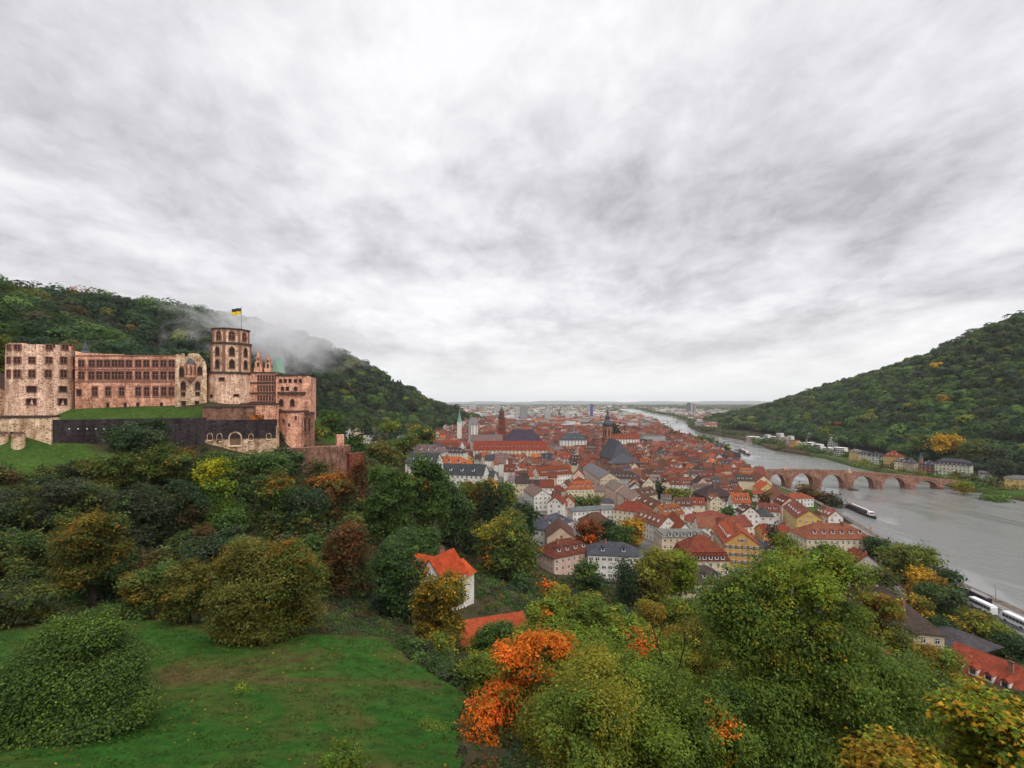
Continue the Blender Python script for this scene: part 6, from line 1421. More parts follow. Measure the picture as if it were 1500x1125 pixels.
T('light green tree at the foot of the lawn', 588, 684, 1036, 1190, 36, [('lgreen', 4), ('fresh', 3), ('lolive', 2)], nl=9, leaf=2.1)
T('bright green tree with a vivid orange tip', 868, 1012, 900, 1010, 54, [('fresh', 5), ('lgreen', 3), ('ygreen', 3)], nl=11, accents=[(925, 915, 30, 53, 'redor', 1.0), (950, 922, 18, 53, 'orange', 1.0)])
T('yellow-olive feathery tree behind the bare forked branches', 955, 1066, 892, 1020, 60, [('yolive', 6), ('ygreen', 2), ('lolive', 3), ('amber', 2.2)], nl=11, dens=.8)
T('green tree with amber twigs, left of the tall ash', 955, 1125, 985, 1180, 29, [('lgreen', 5), ('fresh', 2), ('dark', 3)], nl=12, dens=.9, accents=[(1060, 1030, 24, 27, 'orange', .9), (1088, 1012, 26, 27, 'gold', .9), (1058, 1062, 18, 27, 'orange', .9), (1065, 1102, 16, 27, 'gold', .8), (1103, 1050, 18, 27, 'orange', .9), (1010, 1015, 20, 28, 'ygreen', .8)])
T('dark green undergrowth tree between the olive tree and the ash', 890, 1010, 1000, 1150, 38, [('lgreen', 4), ('dark', 5), ('fresh', 1)], nl=10)
T('tall dark green ash tree filling the lower right of the view', 1000, 1380, 800, 1180, 31, [('lgreen', 6), ('mid', 3), ('lolive', 1.6), ('fresh', 1.6)], nb=10, lobes=[(1225, 846, 50, 44, 31.5), (1055, 872, 46, 42, 32), (1130, 848, 52, 44, 32), (1190, 870, 48, 50, 31), (1085, 880, 46, 42, 32), (1150, 925, 80, 60, 31), (1075, 945, 58, 55, 32), (1230, 930, 58, 55, 31), (1130, 1010, 80, 66, 30.5), (1215, 1010, 70, 66, 31), (1290, 1000, 56, 58, 31), (1060, 1030, 46, 50, 31), (1170, 1090, 90, 66, 30), (1275, 1090, 70, 60, 30), (1335, 1060, 50, 52, 30.5), (1160, 1150, 110, 60, 30), (1110, 905, 60, 50, 31.5), (1180, 960, 70, 60, 31)], dens=.85, name='ash_tree', accents=[(1138, 965, 12, 30, 'gold', .75), (1168, 975, 10, 30, 'gold', .5), (1220, 955, 9, 30, 'gold', .6), (1187, 920, 8, 30, 'ygreen', .6), (1345, 1010, 10, 30, 'amber', .5)], root_at=(X(1182, 31), 31), leaf=2.5, minsz=.085, keep_in=.55, clump=.11)
T('feathery green tree right of the tall ash', 1255, 1420, 930, 1180, 33, [('lgreen', 5), ('dark', 4), ('grey', 2)], nl=12, leaf=2.0)
T('yellow-green maple with large leaves at the right edge', 1385, 1545, 990, 1180, 19, [('ygreen', 5), ('lime', 2), ('gold', 2.4), ('lgreen', 2)], nl=11, style='maple', dens=1.25, leaf=5.2, name='maple_tree', per=5, up=.9)
T('low golden maple at the bottom right', 1240, 1400, 1082, 1180, 19, [('gold', 4), ('amber', 3), ('ygreen', 3), ('lolive', 2)], nl=9, style='maple', leaf=4.6, name='maple_tree', per=5, up=.9)
T('amber and green tree above the yellow maple', 1325, 1415, 935, 1010, 62, [('lolive', 4), ('amber', 3), ('lgreen', 2)], nl=8)
T('reddish autumn tree over the old manor roof', 1252, 1322, 846, 940, 88, [('lolive', 4), ('amber', 2), ('rust', 2), ('lgreen', 2)], nl=8, dens=.7)
T('green tree with pale tips left of the riverside villa', 1120, 1190, 790, 860, 150, [('lgreen', 4), ('lolive', 3), ('ygreen', 1)], nl=9)
T('dark green tree below the riverside villa', 1180, 1245, 785, 865, 158, [('lgreen', 4), ('dark', 5)], nl=9)
T('yellow-green tree in the garden behind the slate lodges', 1130, 1168, 780, 806, 235, [('ygreen', 4), ('lgreen', 3), ('amber', 1)], nl=7)
T('pale dry shrub beside the old manor wall', 1290, 1345, 905, 965, 75, [('grey', 4), ('lolive', 3), ('ygreen', 2)], nl=7, dens=.6)
# along the river at the right
T('dark rounded tree on the near bank beside the channel marker', 1264, 1306, 784, 822, 250, [('deep', 5), ('dark', 4)], nl=8)
T('wide yellow-green riverside tree', 1290, 1368, 786, 848, 225, [('olive', 4), ('ygreen', 3), ('mid', 3)], nl=11)
T('rich golden tree on the near river bank', 1328, 1378, 826, 882, 180, [('gold', 5), ('amber', 3)], nl=9)
T('dark tree right of the golden riverside tree', 1362, 1408, 828, 868, 205, [('dark', 5), ('grey', 2)], nl=8)
T('broad green tree below the golden riverside tree', 1345, 1418, 850, 915, 165, [('dark', 3), ('mid', 4), ('grey', 3)], nl=10)
T('small yellow bush below the golden riverside tree', 1330, 1362, 872, 900, 150, [('olive', 4), ('gold', 2)], nl=6, name='bush', cat='bush', trunk=False)
T('yellow-green tree in front of the white coaches', 1394, 1470, 888, 942, 148, [('ygreen', 4), ('olive', 4), ('gold', 1)], nl=10)
T('dark evergreen shrub right of the grey pavilion', 1452, 1512, 924, 975, 138, [('deep', 5), ('dark', 4)], nl=8, name='bush', cat='bush')
T('dark shrub between the old manor and the grey pavilion', 1350, 1400, 902, 930, 150, [('dark', 5), ('deep', 3)], nl=7, name='bush', cat='bush')
T('olive tree above the white gable near the river', 1268, 1310, 826, 858, 185, [('olive', 4), ('brown', 2), ('mid', 2)], nl=8)
# in the old town
for k, (a, b, c, d, Y, cl) in enumerate(((805, 825, 722, 745, 372, 'left end'), (824, 842, 723, 744, 374, 'second from the left'), (842, 858, 724, 744, 376, 'third from the left'), (858, 872, 724, 743, 378, 'fourth from the left'), (871, 884, 724, 742, 380, 'right end'))):
    T('clipped green plane tree on the square, %s of the row' % cl, a, b, c, d, Y, [('mid', 4), ('olive', 4)], nl=6, group='clipped trees on the square')
T('golden yellow tree in the middle of the old town', 911, 944, 752, 798, 268, [('gold', 6), ('amber', 2), ('orange', 1)], nl=9)
T('orange-red creeper-clad tree left of the dark green trees', 842, 882, 752, 806, 258, [('rust', 4), ('redor', 1.6), ('brown', 3)], nl=9)
T('dark green tree left of the golden town tree', 876, 908, 756, 796, 268, [('dark', 5), ('deep', 4)], nl=8)
T('green tree touching the golden town tree', 892, 928, 766, 800, 258, [('mid', 5), ('dark', 3)], nl=8)
T('tall dark spruce between the brown roofs', 956, 978, 697, 738, 415, [('deep', 5), ('blue', 4)], shape='cone', name='conifer_tree', dens=1.8)
T('round yellow-green tree right of the tall dark spruce', 974, 1013, 714, 748, 385, [('olive', 5), ('ygreen', 2), ('mid', 3), ('amber', 1)], nl=9)
T('bright lime tree in front of the dark slate roof', 908, 934, 694, 710, 455, [('lime', 4), ('ygreen', 4)], nl=8)
T('green tree in front of the big white villa', 1056, 1074, 738, 764, 325, [('mid', 4), ('dark', 4)], nl=7)
T('tall green and amber tree beside the flat red annex', 1079, 1103, 714, 752, 365, [('olive', 4), ('mid', 4), ('amber', 1.5)], nl=8)
T('brown autumn tree on the lane below the yellow gable', 1112, 1138, 716, 745, 380, [('brown', 4), ('rust', 3), ('olive', 1)], nl=8)
T('small amber tree beside the green one near the white villa', 1086, 1102, 744, 758, 335, [('amber', 4), ('gold', 2)], nl=6)
T('slim dark pointed conifer between the red cottages', 1126, 1136, 762, 788, 262, [('deep', 5), ('blue', 3)], shape='cone', name='conifer_tree', dens=1.8)
T('orange tree on the roofs by the riverside hotel', 1023, 1048, 656, 666, 800, [('gold', 3), ('orange', 4)], nl=6)
T('small orange tree among roofs left of the riverside hotel', 1016, 1031, 681, 693, 560, [('orange', 4), ('gold', 3)], nl=6)
T('pale green tree among red roofs north of the church', 960, 974, 655, 666, 760, [('olive', 5), ('ygreen', 2)], nl=6)
T('dark conifer right of the church spire', 897, 909, 618, 634, 900, [('deep', 5), ('blue', 4)], shape='cone', name='conifer_tree')
T('wide green tree on the near bank beyond the roofs', 1005, 1050, 637, 653, 920, [('olive', 4), ('mid', 4)], nl=8)
T('dark green tree at the end of the near bank trees', 1048, 1072, 648, 664, 780, [('dark', 4), ('olive', 3)], nl=7)
T('brown-green tree by the flat grey hall', 980, 1008, 632, 645, 1050, [('brown', 3), ('olive', 3)], nl=7)
for k, (a, b, c, d, Y, cc, w_) in enumerate(((1166, 1192, 706, 738, 452, [('brown', 4), ('amber', 2.5)], 'amber-brown, leftmost and fullest'), (1186, 1212, 714, 744, 436, [('brown', 5), ('amber', 1)], 'brown, second from the left'), (1206, 1224, 718, 746, 425, [('brown', 4), ('grey', 2)], 'thin brown, third from the left'), (1218, 1234, 724, 750, 415, [('grey', 4), ('brown', 2)], 'nearly bare, rightmost'))):
    T('riverside tree by the bridge, %s of four' % w_, a, b, c, d, Y, cc, nl=7, dens=.7 if k > 0 else .9, group='riverside trees by the bridge')
T('red creeper hanging down the end of the yellow-orange house', 1072, 1082, 768, 832, 250, [('red', 4), ('redor', 2)], name='creeper', cat='creeper', lobes=[(1077, 775, 5, 8, 250), (1077, 790, 4, 10, 250), (1078, 808, 4, 10, 248), (1079, 824, 5, 10, 246)], trunk=False, clump=.3)
# around the castle and the far bank
T('yellow-green tree left behind the round tower', -30, 26, 476, 560, 215, [('ygreen', 4), ('yolive', 4), ('olive', 2)], nl=10)
T('dark green tree right of the gatehouse', 462, 502, 598, 642, 235, [('dark', 4), ('mid', 4)], nl=9)
T('yellow shrub by the gatehouse', 455, 473, 628, 642, 222, [('gold', 3), ('ygreen', 3)], nl=6, name='bush', cat='bush', trunk=False)
T('dense green shrub on the grass bank right of the castle', 500, 536, 632, 668, 235, [('mid', 5), ('dark', 4)], nl=8, name='bush', cat='bush')
T('red-leaved creeper bush on the ruined wall', 515, 536, 668, 720, 192, [('rust', 3), ('brown', 4)], nl=7, name='bush', cat='bush', trunk=False, dens=.8)
T('orange creeper patch under the terrace wall', 372, 382, 606, 617, 196, [('orange', 3), ('rust', 3)], nl=5, name='creeper', cat='creeper', trunk=False)
T('olive hillside tree left of the cream villa', 535, 590, 640, 690, 300, [('olive', 4), ('amber', 1.4), ('mid', 2)], nl=9)
T('olive and green tree above the huge green trees', 570, 615, 630, 680, 330, [('mid', 4), ('olive', 4), ('amber', 1)], nl=9)
T('green tree with a yellow side at the town edge', 598, 640, 618, 660, 420, [('mid', 4), ('olive', 3), ('gold', 1)], nl=9)
T('lime green tree among the slope villas', 558, 582, 614, 634, 480, [('lime', 3), ('ygreen', 4)], nl=7)
T('brilliant golden tree above the white mansion', 1371, 1409, 632, 662, 600, [('gold', 5), ((.50, .32, .02), 4)], nl=9)
T('olive tree right of the brilliant golden tree', 1410, 1440, 642, 676, 570, [('olive', 5), ('mid', 3)], nl=9)
T('large dark green tree behind the yellow house', 1440, 1480, 646, 690, 560, [('dark', 5), ('grey', 4)], nl=9)
T('grey-green tree right of the white mansion', 1456, 1484, 668, 700, 505, [('grey', 5), ('dark', 3)], nl=8)
T('light green tree above the brick villa', 1338, 1372, 632, 660, 640, [('bright', 3), ('ygreen', 3), ('mid', 3)], nl=8)
T('yellow bush at the far end of the bridge', 1400, 1420, 704, 720, 470, [('gold', 2), ('ygreen', 4)], nl=6, name='bush', cat='bush', trunk=False)
T('green willow on the far river bank', 1438, 1476, 722, 742, 442, [('bright', 4), ('mid', 3)], nl=7, name='bush', cat='bush', trunk=False)
for k in range(13):
    y = 470 + k * 21; x = float(xr(y)) + 25; px = 750 + x / y * FPX; py = HOR + (EYE - 10) / y * FPX; s = FPX / y
    T('round clipped tree on the far bank promenade, %s to the viewer' % ords[k], px - 4 * s, px + 4 * s, py - 4.5 * s, py + 3.2 * s, y, [('olive', 5), ('mid', 3), ('yolive', 1)], nl=5, group='promenade trees on the far bank')
for k, (y, o_, c) in enumerate(((560, 9, 'ygreen'), (590, 12, 'olive'), (620, 8, 'yolive'), (520, 11, 'olive'), (540, 14, 'mid'), (486, 8, 'mid'), (470, 12, 'olive'), (655, 9, 'ygreen'), (800, 8, 'mid'), (880, 9, 'olive'), (1000, 7, 'mid'), (1080, 8, 'dark'))):
    x = float(xr(y)) + o_; px = 750 + x / y * FPX; py = HOR + (EYE - 6.5) / y * FPX; s = FPX / y
    T('%s shrub on the far river bank, %s listed from the bridge end' % ({'ygreen': 'yellow-green', 'yolive': 'mustard'}.get(c, c + ' green'), ords[k]) if False else '%s bush on the grassy far bank, %.0f metres upriver of the far yellow house' % ({'ygreen': 'yellow-green', 'yolive': 'mustard green', 'mid': 'mid green', 'olive': 'olive', 'dark': 'dark green'}[c], y - 440), px - 4.5 * s, px + 4.5 * s, py - 2.5 * s, py + 3 * s, y, [(c, 1)], nl=5, name='bush', cat='bush', trunk=False, group='bushes on the far bank')
for k, (px, Y, c, w_) in enumerate(((1108, 1040, 'olive', 'beside the pink terrace'), (1119, 1005, 'mid', 'between the first white flats'), (1129, 985, 'dark', 'in front of the third white flats'), (1137, 965, 'mid', 'before the tallest white flats'), (1147, 940, 'olive', 'before the fifth white flats'), (1172, 850, 'ygreen', 'at the foot of the orange house'), (1182, 835, 'mid', 'between the low white flats'),
        (1193, 810, 'dark', 'before the slope flats'), (1206, 790, 'mid', 'left of the pale flats'), (1221, 765, 'olive', 'right of the pale flats'), (1241, 735, 'mid', 'left of the bright yellow house'), (1330, 640, 'dark', 'behind the dark slate house'), (1345, 610, 'deep', 'behind the brick villa'))):
    g = H1(X(px, Y), Y); py = HOR + (EYE - g) / Y * FPX; s = FPX / Y
    T('small %s tree on the far bank, %s' % ({'ygreen': 'yellow-green', 'mid': 'mid green', 'dark': 'dark green', 'deep': 'blackish green'}.get(c, c), w_), px - 4.2 * s, px + 4.2 * s, py - 9.5 * s, py + .5 * s, Y, [(c, 1)], nl=6, group='trees between the far bank flats')
# the thin dark tree whose bare forked branches stand in front
def bare_tree():
    gx, gy = X(1012, 34), 34.0; gz = H1(gx, gy); r_ = empty('bare_tree', (gx, gy, gz), 0, 'thin dark tree with bare forked branches before the yellow-olive tree', 'tree')
    O = Vector((gx, gy, gz)); q = lambda a, b, Y=34: P(a, b, Y) - O
    mb = MB(); mb.tube([Vector((0, 0, -.5)), q(1010, 1075), q(998, 1035), q(988, 1000)], [.24, .17, .12, .085], 8)
    for pts, r0 in (([q(988, 1000), q(972, 970), q(962, 940), q(955, 915), q(945, 890)], .07), ([q(988, 1000), q(996, 970), q(1003, 945), q(1022, 932), q(1034, 915)], .06), ([q(962, 940), q(970, 920), q(968, 900)], .035), ([q(1003, 945), q(1002, 925), q(1008, 905)], .035), ([q(972, 970), q(955, 958), q(945, 945)], .03), ([q(996, 970), q(985, 950), q(980, 930)], .03), ([q(998, 1035), q(1015, 1005), q(1030, 990)], .05), ([q(955, 915), q(962, 900), q(958, 885)], .02), ([q(1022, 932), q(1018, 915), q(1022, 900)], .02)):
        mb.tube(pts, [r0 * (1 - .75 * i / (len(pts) - 1)) for i in range(len(pts))], 6)
    mb.build('trunk', M_BARK, r_, smooth=True)
    L = [(*P(a, b, 34)[:], 1.0, 1.0, .8) for a, b in ((955, 900), (1020, 925), (1000, 915), (970, 925), (1030, 990))]
    pos, n, ls, lc = crown_arrays(L, 700, .11, [('yolive', 4), ('amber', 2)], np.random.default_rng(2), 4)
    v = leaf_quads(pos - np.array(O), n, ls, np.random.default_rng(3)); link('crown', np_mesh('crown', v, 4, M_LEAF, lc), r_)
bare_tree()
def sapling():
    p = G(352, 1030); r_ = empty('sapling', p, 0, 'small pale lime sapling alone on the open lawn', 'sapling')
    O = np.array(p); mb = MB(); mb.tube([(0, 0, -.2), (.1, 0, .6), (.05, .1, 1.3)], [.03, .02, .01], 6); mb.tube([(.1, 0, .6), (.5, .1, 1.1)], [.015, .005], 5); mb.tube([(.1, 0, .5), (-.3, 0, .9)], [.015, .005], 5); mb.build('trunk', M_BARK, r_)
    L = [(0, 0, 1.0, .55, .45, .6), (.4, .1, .8, .4, .3, .4), (-.3, 0, .75, .35, .3, .35)]
    pos, n, ls, lc = crown_arrays(L, 240, .13, [('lime', 4), ('ygreen', 2)], np.random.default_rng(5), 5); link('crown', np_mesh('crown', leaf_quads(pos, n, ls, np.random.default_rng(6)), 4, M_LEAF, lc), r_)
sapling()
T('low bright green bush at the bottom edge of the lawn', 460, 545, 1085, 1140, 25, [('bright', 4), ('ygreen', 2), ('mid', 2)], nl=6, name='bush', cat='bush', dens=.5)

VALLEY = []
def valley_fill():
    r = np.random.default_rng(77); spots = []
    cand = [(px, py) for py in (715, 742, 775, 810, 845, 878) for px in range(-60, 800, 58)]
    kinds = [('dusky green', [('dark', 4), ('deep', 4), ('grey', 2)]), ('mossy green', [('mid', 4), ('dark', 4), ('olive', 2)]), ('drab olive', [('olive', 4), ('dark', 4), ('brown', 1)]), ('brown-green', [('brown', 2), ('olive', 3), ('dark', 3)])]
    big_l = LAWN.mean(0) + (LAWN - LAWN.mean(0)) * 1.08; n = 0
    for px, py in cand:
        px_ = px + r.uniform(-14, 14); py_ = py + r.uniform(-8, 8); p = G(px_, py_, 60)
        if p.y > (215 if px < 600 else 262) or p.y < 66 or p.z > 76 or p.z < 13.5 or p.x > (-1 if py > 830 else 16): continue
        if 690 < px_ < 775 and 825 < py_ < 905: continue
        if in_poly(big_l, np.array([p.x]), np.array([p.y]))[0] or blocked(p.x, p.y, 2): continue
        if 560 < px < 620 and py < 790: continue
        k = int(r.integers(0, 4)); hgt = r.uniform(9, 14); w = r.uniform(7, 11); s = FPX / p.y
        t_ = T(None,
          px_ - w / 2 * s, px_ + w / 2 * s, py_ - hgt * s, py_ + 1.5 * s, p.y, kinds[k][1], nl=8, dens=.8, leaf=2.6, group='trees of the shaded valley', seed=1000 + n); n += 1
        VALLEY.append((t_, p.x, p.y, (kinds[k][0], 'small' if hgt < 11.5 else 'tall')))
valley_fill()

SLOPE = []
def slope_fill():
    r = np.random.default_rng(99); n = 0
    kinds = [('fresh green', [('lgreen', 4), ('fresh', 4), ('lolive', 1.5)]), ('olive green', [('lolive', 5), ('lgreen', 4)]), ('yellow-olive', [('yolive', 4), ('ygreen', 2.5), ('lolive', 3)]), ('deep green', [('lgreen', 4), ('dark', 5)])]
    for py in (925, 965, 1010, 1060, 1115, 1180):
        for px in range(650, 1460, 62):
            px_ = px + r.uniform(-18, 18); py_ = py + r.uniform(-12, 12); p = G(px_, py_, 18)
            if p.y > 150 or p.y < 20 or blocked(p.x, p.y, 2): continue
            if in_poly(LAWN.mean(0) + (LAWN - LAWN.mean(0)) * 1.06, np.array([p.x]), np.array([p.y]))[0] or math.hypot(p.x - X(1182, 31), p.y - 31) < 3: continue
            if 640 < px_ < 870 and p.y < 47: continue
            top = 885 + r.uniform(0, 40) if px_ < 1250 else 960
            hgt = min(r.uniform(6, 10), (py_ - top) * p.y / FPX)
            if px_ < 790 and p.y > 60: hgt = min(hgt, 4.0)
            if hgt < 2.5: continue
            w = hgt * r.uniform(.85, 1.15); s = FPX / p.y; k = int(r.integers(0, 4)) if px_ > 1050 else int(r.choice([0, 1, 2, 2, 1]))
            t_ = T(None, px_ - w / 2 * s, px_ + w / 2 * s, py_ - hgt * s, py_ + .6 * s, p.y, kinds[k][1], nl=8, dens=.75, leaf=2.4, group='trees on the slope below the viewer', seed=3000 + n); n += 1
            SLOPE.append((t_, p.x, p.y, (kinds[k][0], 'small' if hgt < 6 else 'taller')))
    print('slope trees', n)
slope_fill()
# ------------------------------------------------------------------ wooded hills
def proto(seed, cone=False):
    r = np.random.default_rng(seed)
    L = auto_lobes((0, 0, .55), .5, .5, .46, 7, r, 'cone' if cone else 'round')
    pos, n, ls, lc = crown_arrays(L, 700, .115, [((1, 1, 1), 3), ((1.25, 1.2, 1.0), 1), ((.8, .84, .85), 1.5)], r, 8, .16)
    return np_mesh('crown', leaf_quads(pos, n, ls, r, .8), 4, M_LEAF, np.minimum(lc, 1.6))
def _pt():
    mb = MB(); mb.tube([(0, 0, -.15), (0, 0, .2), (0.01, 0, .55)], [.030, .022, .012], 7); return mb.mesh('trunk', M_BARK)
PTRUNK = _pt()
PROT = [proto(k) for k in range(7)]; PROTC = [proto(20 + k, True) for k in range(2)]
def los(x, y, ztop, tol=6.0):
    """can the top be seen from the viewer's terrace?"""
    ok = np.ones(len(x), bool)
    for f in np.linspace(.12, .96, 26):
        ok &= H(x * f, y * f) < EYE + (ztop - EYE) * f + tol * (f < .9)
    return ok
HC = ['deep', 'dark', 'mid', 'grey', 'olive', 'ygreen', 'amber', 'rust', 'brown', 'gold', 'blue']
def plan_hill():
    r = np.random.default_rng(21); pts = []
    g = np.stack(np.meshgrid(np.arange(-1050, -20, 10.8), np.arange(235, 1650, 10.8)), -1).reshape(-1, 2); g = g + r.uniform(-3.4, 3.4, g.shape)
    x, y = g.T; h = H(x, y)
    lim = np.interp(y, [235, 300, 420, 600, 700, 900, 1200, 1500, 1650], [-150, -112, -95, -100, -130, -182, -150, -70, -60])
    m = (x < lim) & (h > 14) & (x / y > -1.45)
    m &= ~((x > -250) & (y < 262))
    m &= (h > 86) | (y < 300) | (r.random(len(x)) < .55)      # gardens among the slope villas
    for ex, ey, _, a, b in EXCL: m &= np.hypot(x - ex, y - ey) > min(a, b) + 3
    left = np.stack([x[m], y[m], h[m], np.zeros(m.sum())], 1)
    g = np.stack(np.meshgrid(np.arange(470, 1400, 11.6), np.arange(330, 2100, 11.6)), -1).reshape(-1, 2); g = g + r.uniform(-3.6, 3.6, g.shape)
    x, y = g.T; h = H(x, y); m = (x > xr(y) + 64) & (h > 7.5) & (x / y < 1.45)
    m &= (h > 12) | (r.random(len(x)) < .6)
    for ex, ey, _, a, b in EXCL: m &= np.hypot(x - ex, y - ey) > max(a, b) * .8 + 3
    right = np.stack([x[m], y[m], h[m], np.ones(m.sum())], 1)
    a = np.concatenate([left, right]); a = a[los(a[:, 0], a[:, 1], a[:, 2] + 16)]
    return a
HT = plan_hill()
def hill_trees():
    r = np.random.default_rng(8); n = len(HT); x, y, h, side = HT.T
    dist = np.hypot(x, y); size = np.clip(14.5 * np.exp(r.normal(0, .26, n)), 8, 24) * np.where(side > 0, 1.0, 1.0)
    pl = np.array([.24, .32, .24, .14, .04, .015, .003, .003, .006, .001, .04]); pr = np.array([.18, .27, .36, .13, .05, .04, .002, .002, .004, .001, .05])
    # kinds of tree stand in drifts
    dr = np.sin(x * .021 + 1.3 * np.sin(y * .013)) * np.sin(y * .017 + np.sin(x * .02))
    ci = np.array([r.choice(len(HC), p=(pl if s == 0 else pr) / (pl if s == 0 else pr).sum()) for s in side])
    ci = np.where((dr > .45) & (r.random(n) < .6), np.where(side > 0, 2, 1), ci); ci = np.where((dr < -.5) & (r.random(n) < .6), np.where(side > 0, 1, 0), ci)
    px = 750 + x / y * FPX; pyt = HOR - (h + size - EYE) / y * FPX
    for a, b, rr_, cn in ((198, 478, 6, 'amber'), (32, 421, 8, 'amber'), (1172, 579, 4, 'gold'), (1388, 582, 4, 'gold'), (1440, 668, 4, 'gold'), (520, 585, 3, 'amber'), (588, 592, 3, 'amber')):
        k = np.argmin((px - a) ** 2 + (pyt - b) ** 2); ci[k] = HC.index(cn); size[k] *= 1.15
    cone = ((side == 0) & (px > 385) & (px < 600) & (r.random(n) < .55)) | (r.random(n) < .05)
    big_ = size / dist * (side * .25 + .9); order = np.argsort(-big_)
    ind = order[:max(0, 296 - len([o for o in bpy.data.objects if o.get('category') == 'tree']))]
    colr = np.array([PAL[k] for k in HC])[ci] * np.exp(r.normal(-.12, .24, n))[:, None]
    colr[cone] = np.array(PAL['deep']) * np.exp(r.normal(0, .12, cone.sum()))[:, None]
    out = []
    for k in ind:
        me = PROTC[k % 2] if cone[k] else PROT[k % 7]
        o = empty('tree' if not cone[k] else 'conifer_tree', (x[k], y[k], h[k]), r.uniform(0, 6.28)); s = size[k]
        w = s * (r.uniform(1.1, 1.4) if not cone[k] else .42)
        for nm_, me_ in (('crown', me), ('trunk', PTRUNK)): c_ = link(nm_, me_, o, None, 0, colr[k] if nm_ == 'crown' else None); c_.scale = (w, w, s)
        tag(o, None, 'tree', 'trees on the wooded hill behind the castle' if side[k] == 0 else 'trees on the wooded hill across the river'); out.append((o, x[k], y[k], HC[ci[k]] if not cone[k] else 'cone', side[k], s))
    rest = np.setdiff1d(np.arange(n), ind)
    for sd, nm in ((0, 'hillside_forest'), (1, 'riverside_forest')):
        V, C = [], []
        for k in rest[side[rest] == sd]:
            nl = int(np.clip(190000 / dist[k], 130, 520)); s = size[k]; w = s * r.uniform(.54, .76) * (.5 if cone[k] else 1)
            d = unit(r.normal(size=(nl, 3))); d[:, 2] = np.where(d[:, 2] < -.3, -d[:, 2], d[:, 2])
            ph = r.uniform(0, 6, 3); bm = 1 + .16 * np.sin(d[:, 0] * 4 + ph[0]) + .14 * np.sin(d[:, 1] * 4.5 + ph[1]) + .1 * np.sin(d[:, 2] * 5 + ph[2])
            rf = (1 - .22 * r.random(nl) ** 2) * bm; pos = d * rf[:, None] * np.array([w, w, s * .44])
            if cone[k]: t = (pos[:, 2] / (s * .5) + 1) / 2; pos[:, :2] *= np.clip(1.5 * (1 - t), .08, 1.4)[:, None]
            pos += np.array([x[k], y[k], h[k] + s * .56]); sz = max(1.0, dist[k] * .0032) * r.uniform(.8, 1.5, nl)
            V.append(leaf_quads(pos, unit(1.5 * d + np.array([0, 0, .25]) + .30 * r.normal(size=pos.shape)), sz, r, .9)); C.append(colr[k] * np.exp(r.normal(0, .13, nl))[:, None])
        if V: tag(link(nm, np_mesh(nm, np.concatenate(V), 4, M_LEAF, np.concatenate(C))), kind='stuff')
    return out
HILL = hill_trees()
def blobs(name, pts, nl, rr, szk, seed):
    r = np.random.default_rng(seed); V, C = [], []
    for (x, y, z, w, hh, c) in pts:
        n = int(nl(y)); d = unit(r.normal(size=(n, 3))); d[:, 2] = np.abs(d[:, 2]) * 1.0 - .15; ph = r.uniform(0, 6, 2)
        pos = d * ((1 - .4 * r.random(n)) * (1 + .2 * np.sin(d[:, 0] * 4 + ph[0]) + .15 * np.sin(d[:, 1] * 4 + ph[1])))[:, None] * np.array([w, w, hh]) + np.array([x, y, z])
        V.append(leaf_quads(pos, unit(.6 * d + np.array([0, 0, .5]) + .5 * r.normal(size=pos.shape)), szk(y) * r.uniform(.7, 1.4, n), r, .8)); C.append(np.array(c) * np.exp(r.normal(0, .2, n))[:, None])
    tag(link(name, np_mesh(name, np.concatenate(V), 4, M_LEAF, np.concatenate(C))), kind='stuff')
def plain_trees():
    r = np.random.default_rng(31); pts = []
    cs = ['dark', 'mid', 'olive', 'deep', 'yolive', 'amber', 'rust', 'grey']; pw = np.array([5, 4, 4, 3, 1.5, .9, .5, 3.0]); pw /= pw.sum()
    for k in range(6500):
        y = 1350 + 8500 * r.random() ** 1.7; x = r.uniform(-.5, .58) * y
        if xl(y) - 4 < x < xr(y) + 4 or H1(x, y) > 30: continue
        if y < 1800 and not in_town(x, y) and x < 0: continue
        w = r.uniform(5, 13) * (1 + y / 6000); pts.append((x, y, 11, w, w * .75, PAL[cs[r.choice(8, p=pw)]]))
    for y in np.geomspace(620, 6000, 260):           # trees along both banks
        for f, s in ((xl, -1), (xr, 1)):
            if s < 0 and y < 760: continue
            if s > 0 and y < 1180: continue
            for _ in range(2 if y < 3000 else 3):
                x = float(f(y)) + s * r.uniform(7, 22 + y * .012); w = r.uniform(4.5, 8) * (1 + y / 5000); pts.append((x, y + r.uniform(-6, 6), 8 if y > 900 else 6, w, w * .85, PAL[cs[r.choice(8, p=pw)]]))
    for k in range(420):                                # green courtyards of the old town
        y = r.uniform(330, 1400); x = r.uniform(town_left(y) + 8, float(xl(y)) - 25)
        if blocked(x, y, 1): continue
        if any(abs(x - p[0]) < 7 and abs(y - p[1]) < 7 for p in PLAN): continue
        w = r.uniform(2.2, 4.2); pts.append((x, y, H1(x, y) + 4, w, w * 1.1, PAL[cs[r.choice(8, p=pw)]]))
    blobs('distant_trees', pts, lambda y: np.clip(70000 / y, 26, 160), 1, lambda y: max(.7, y * .0024), 5)
plain_trees()
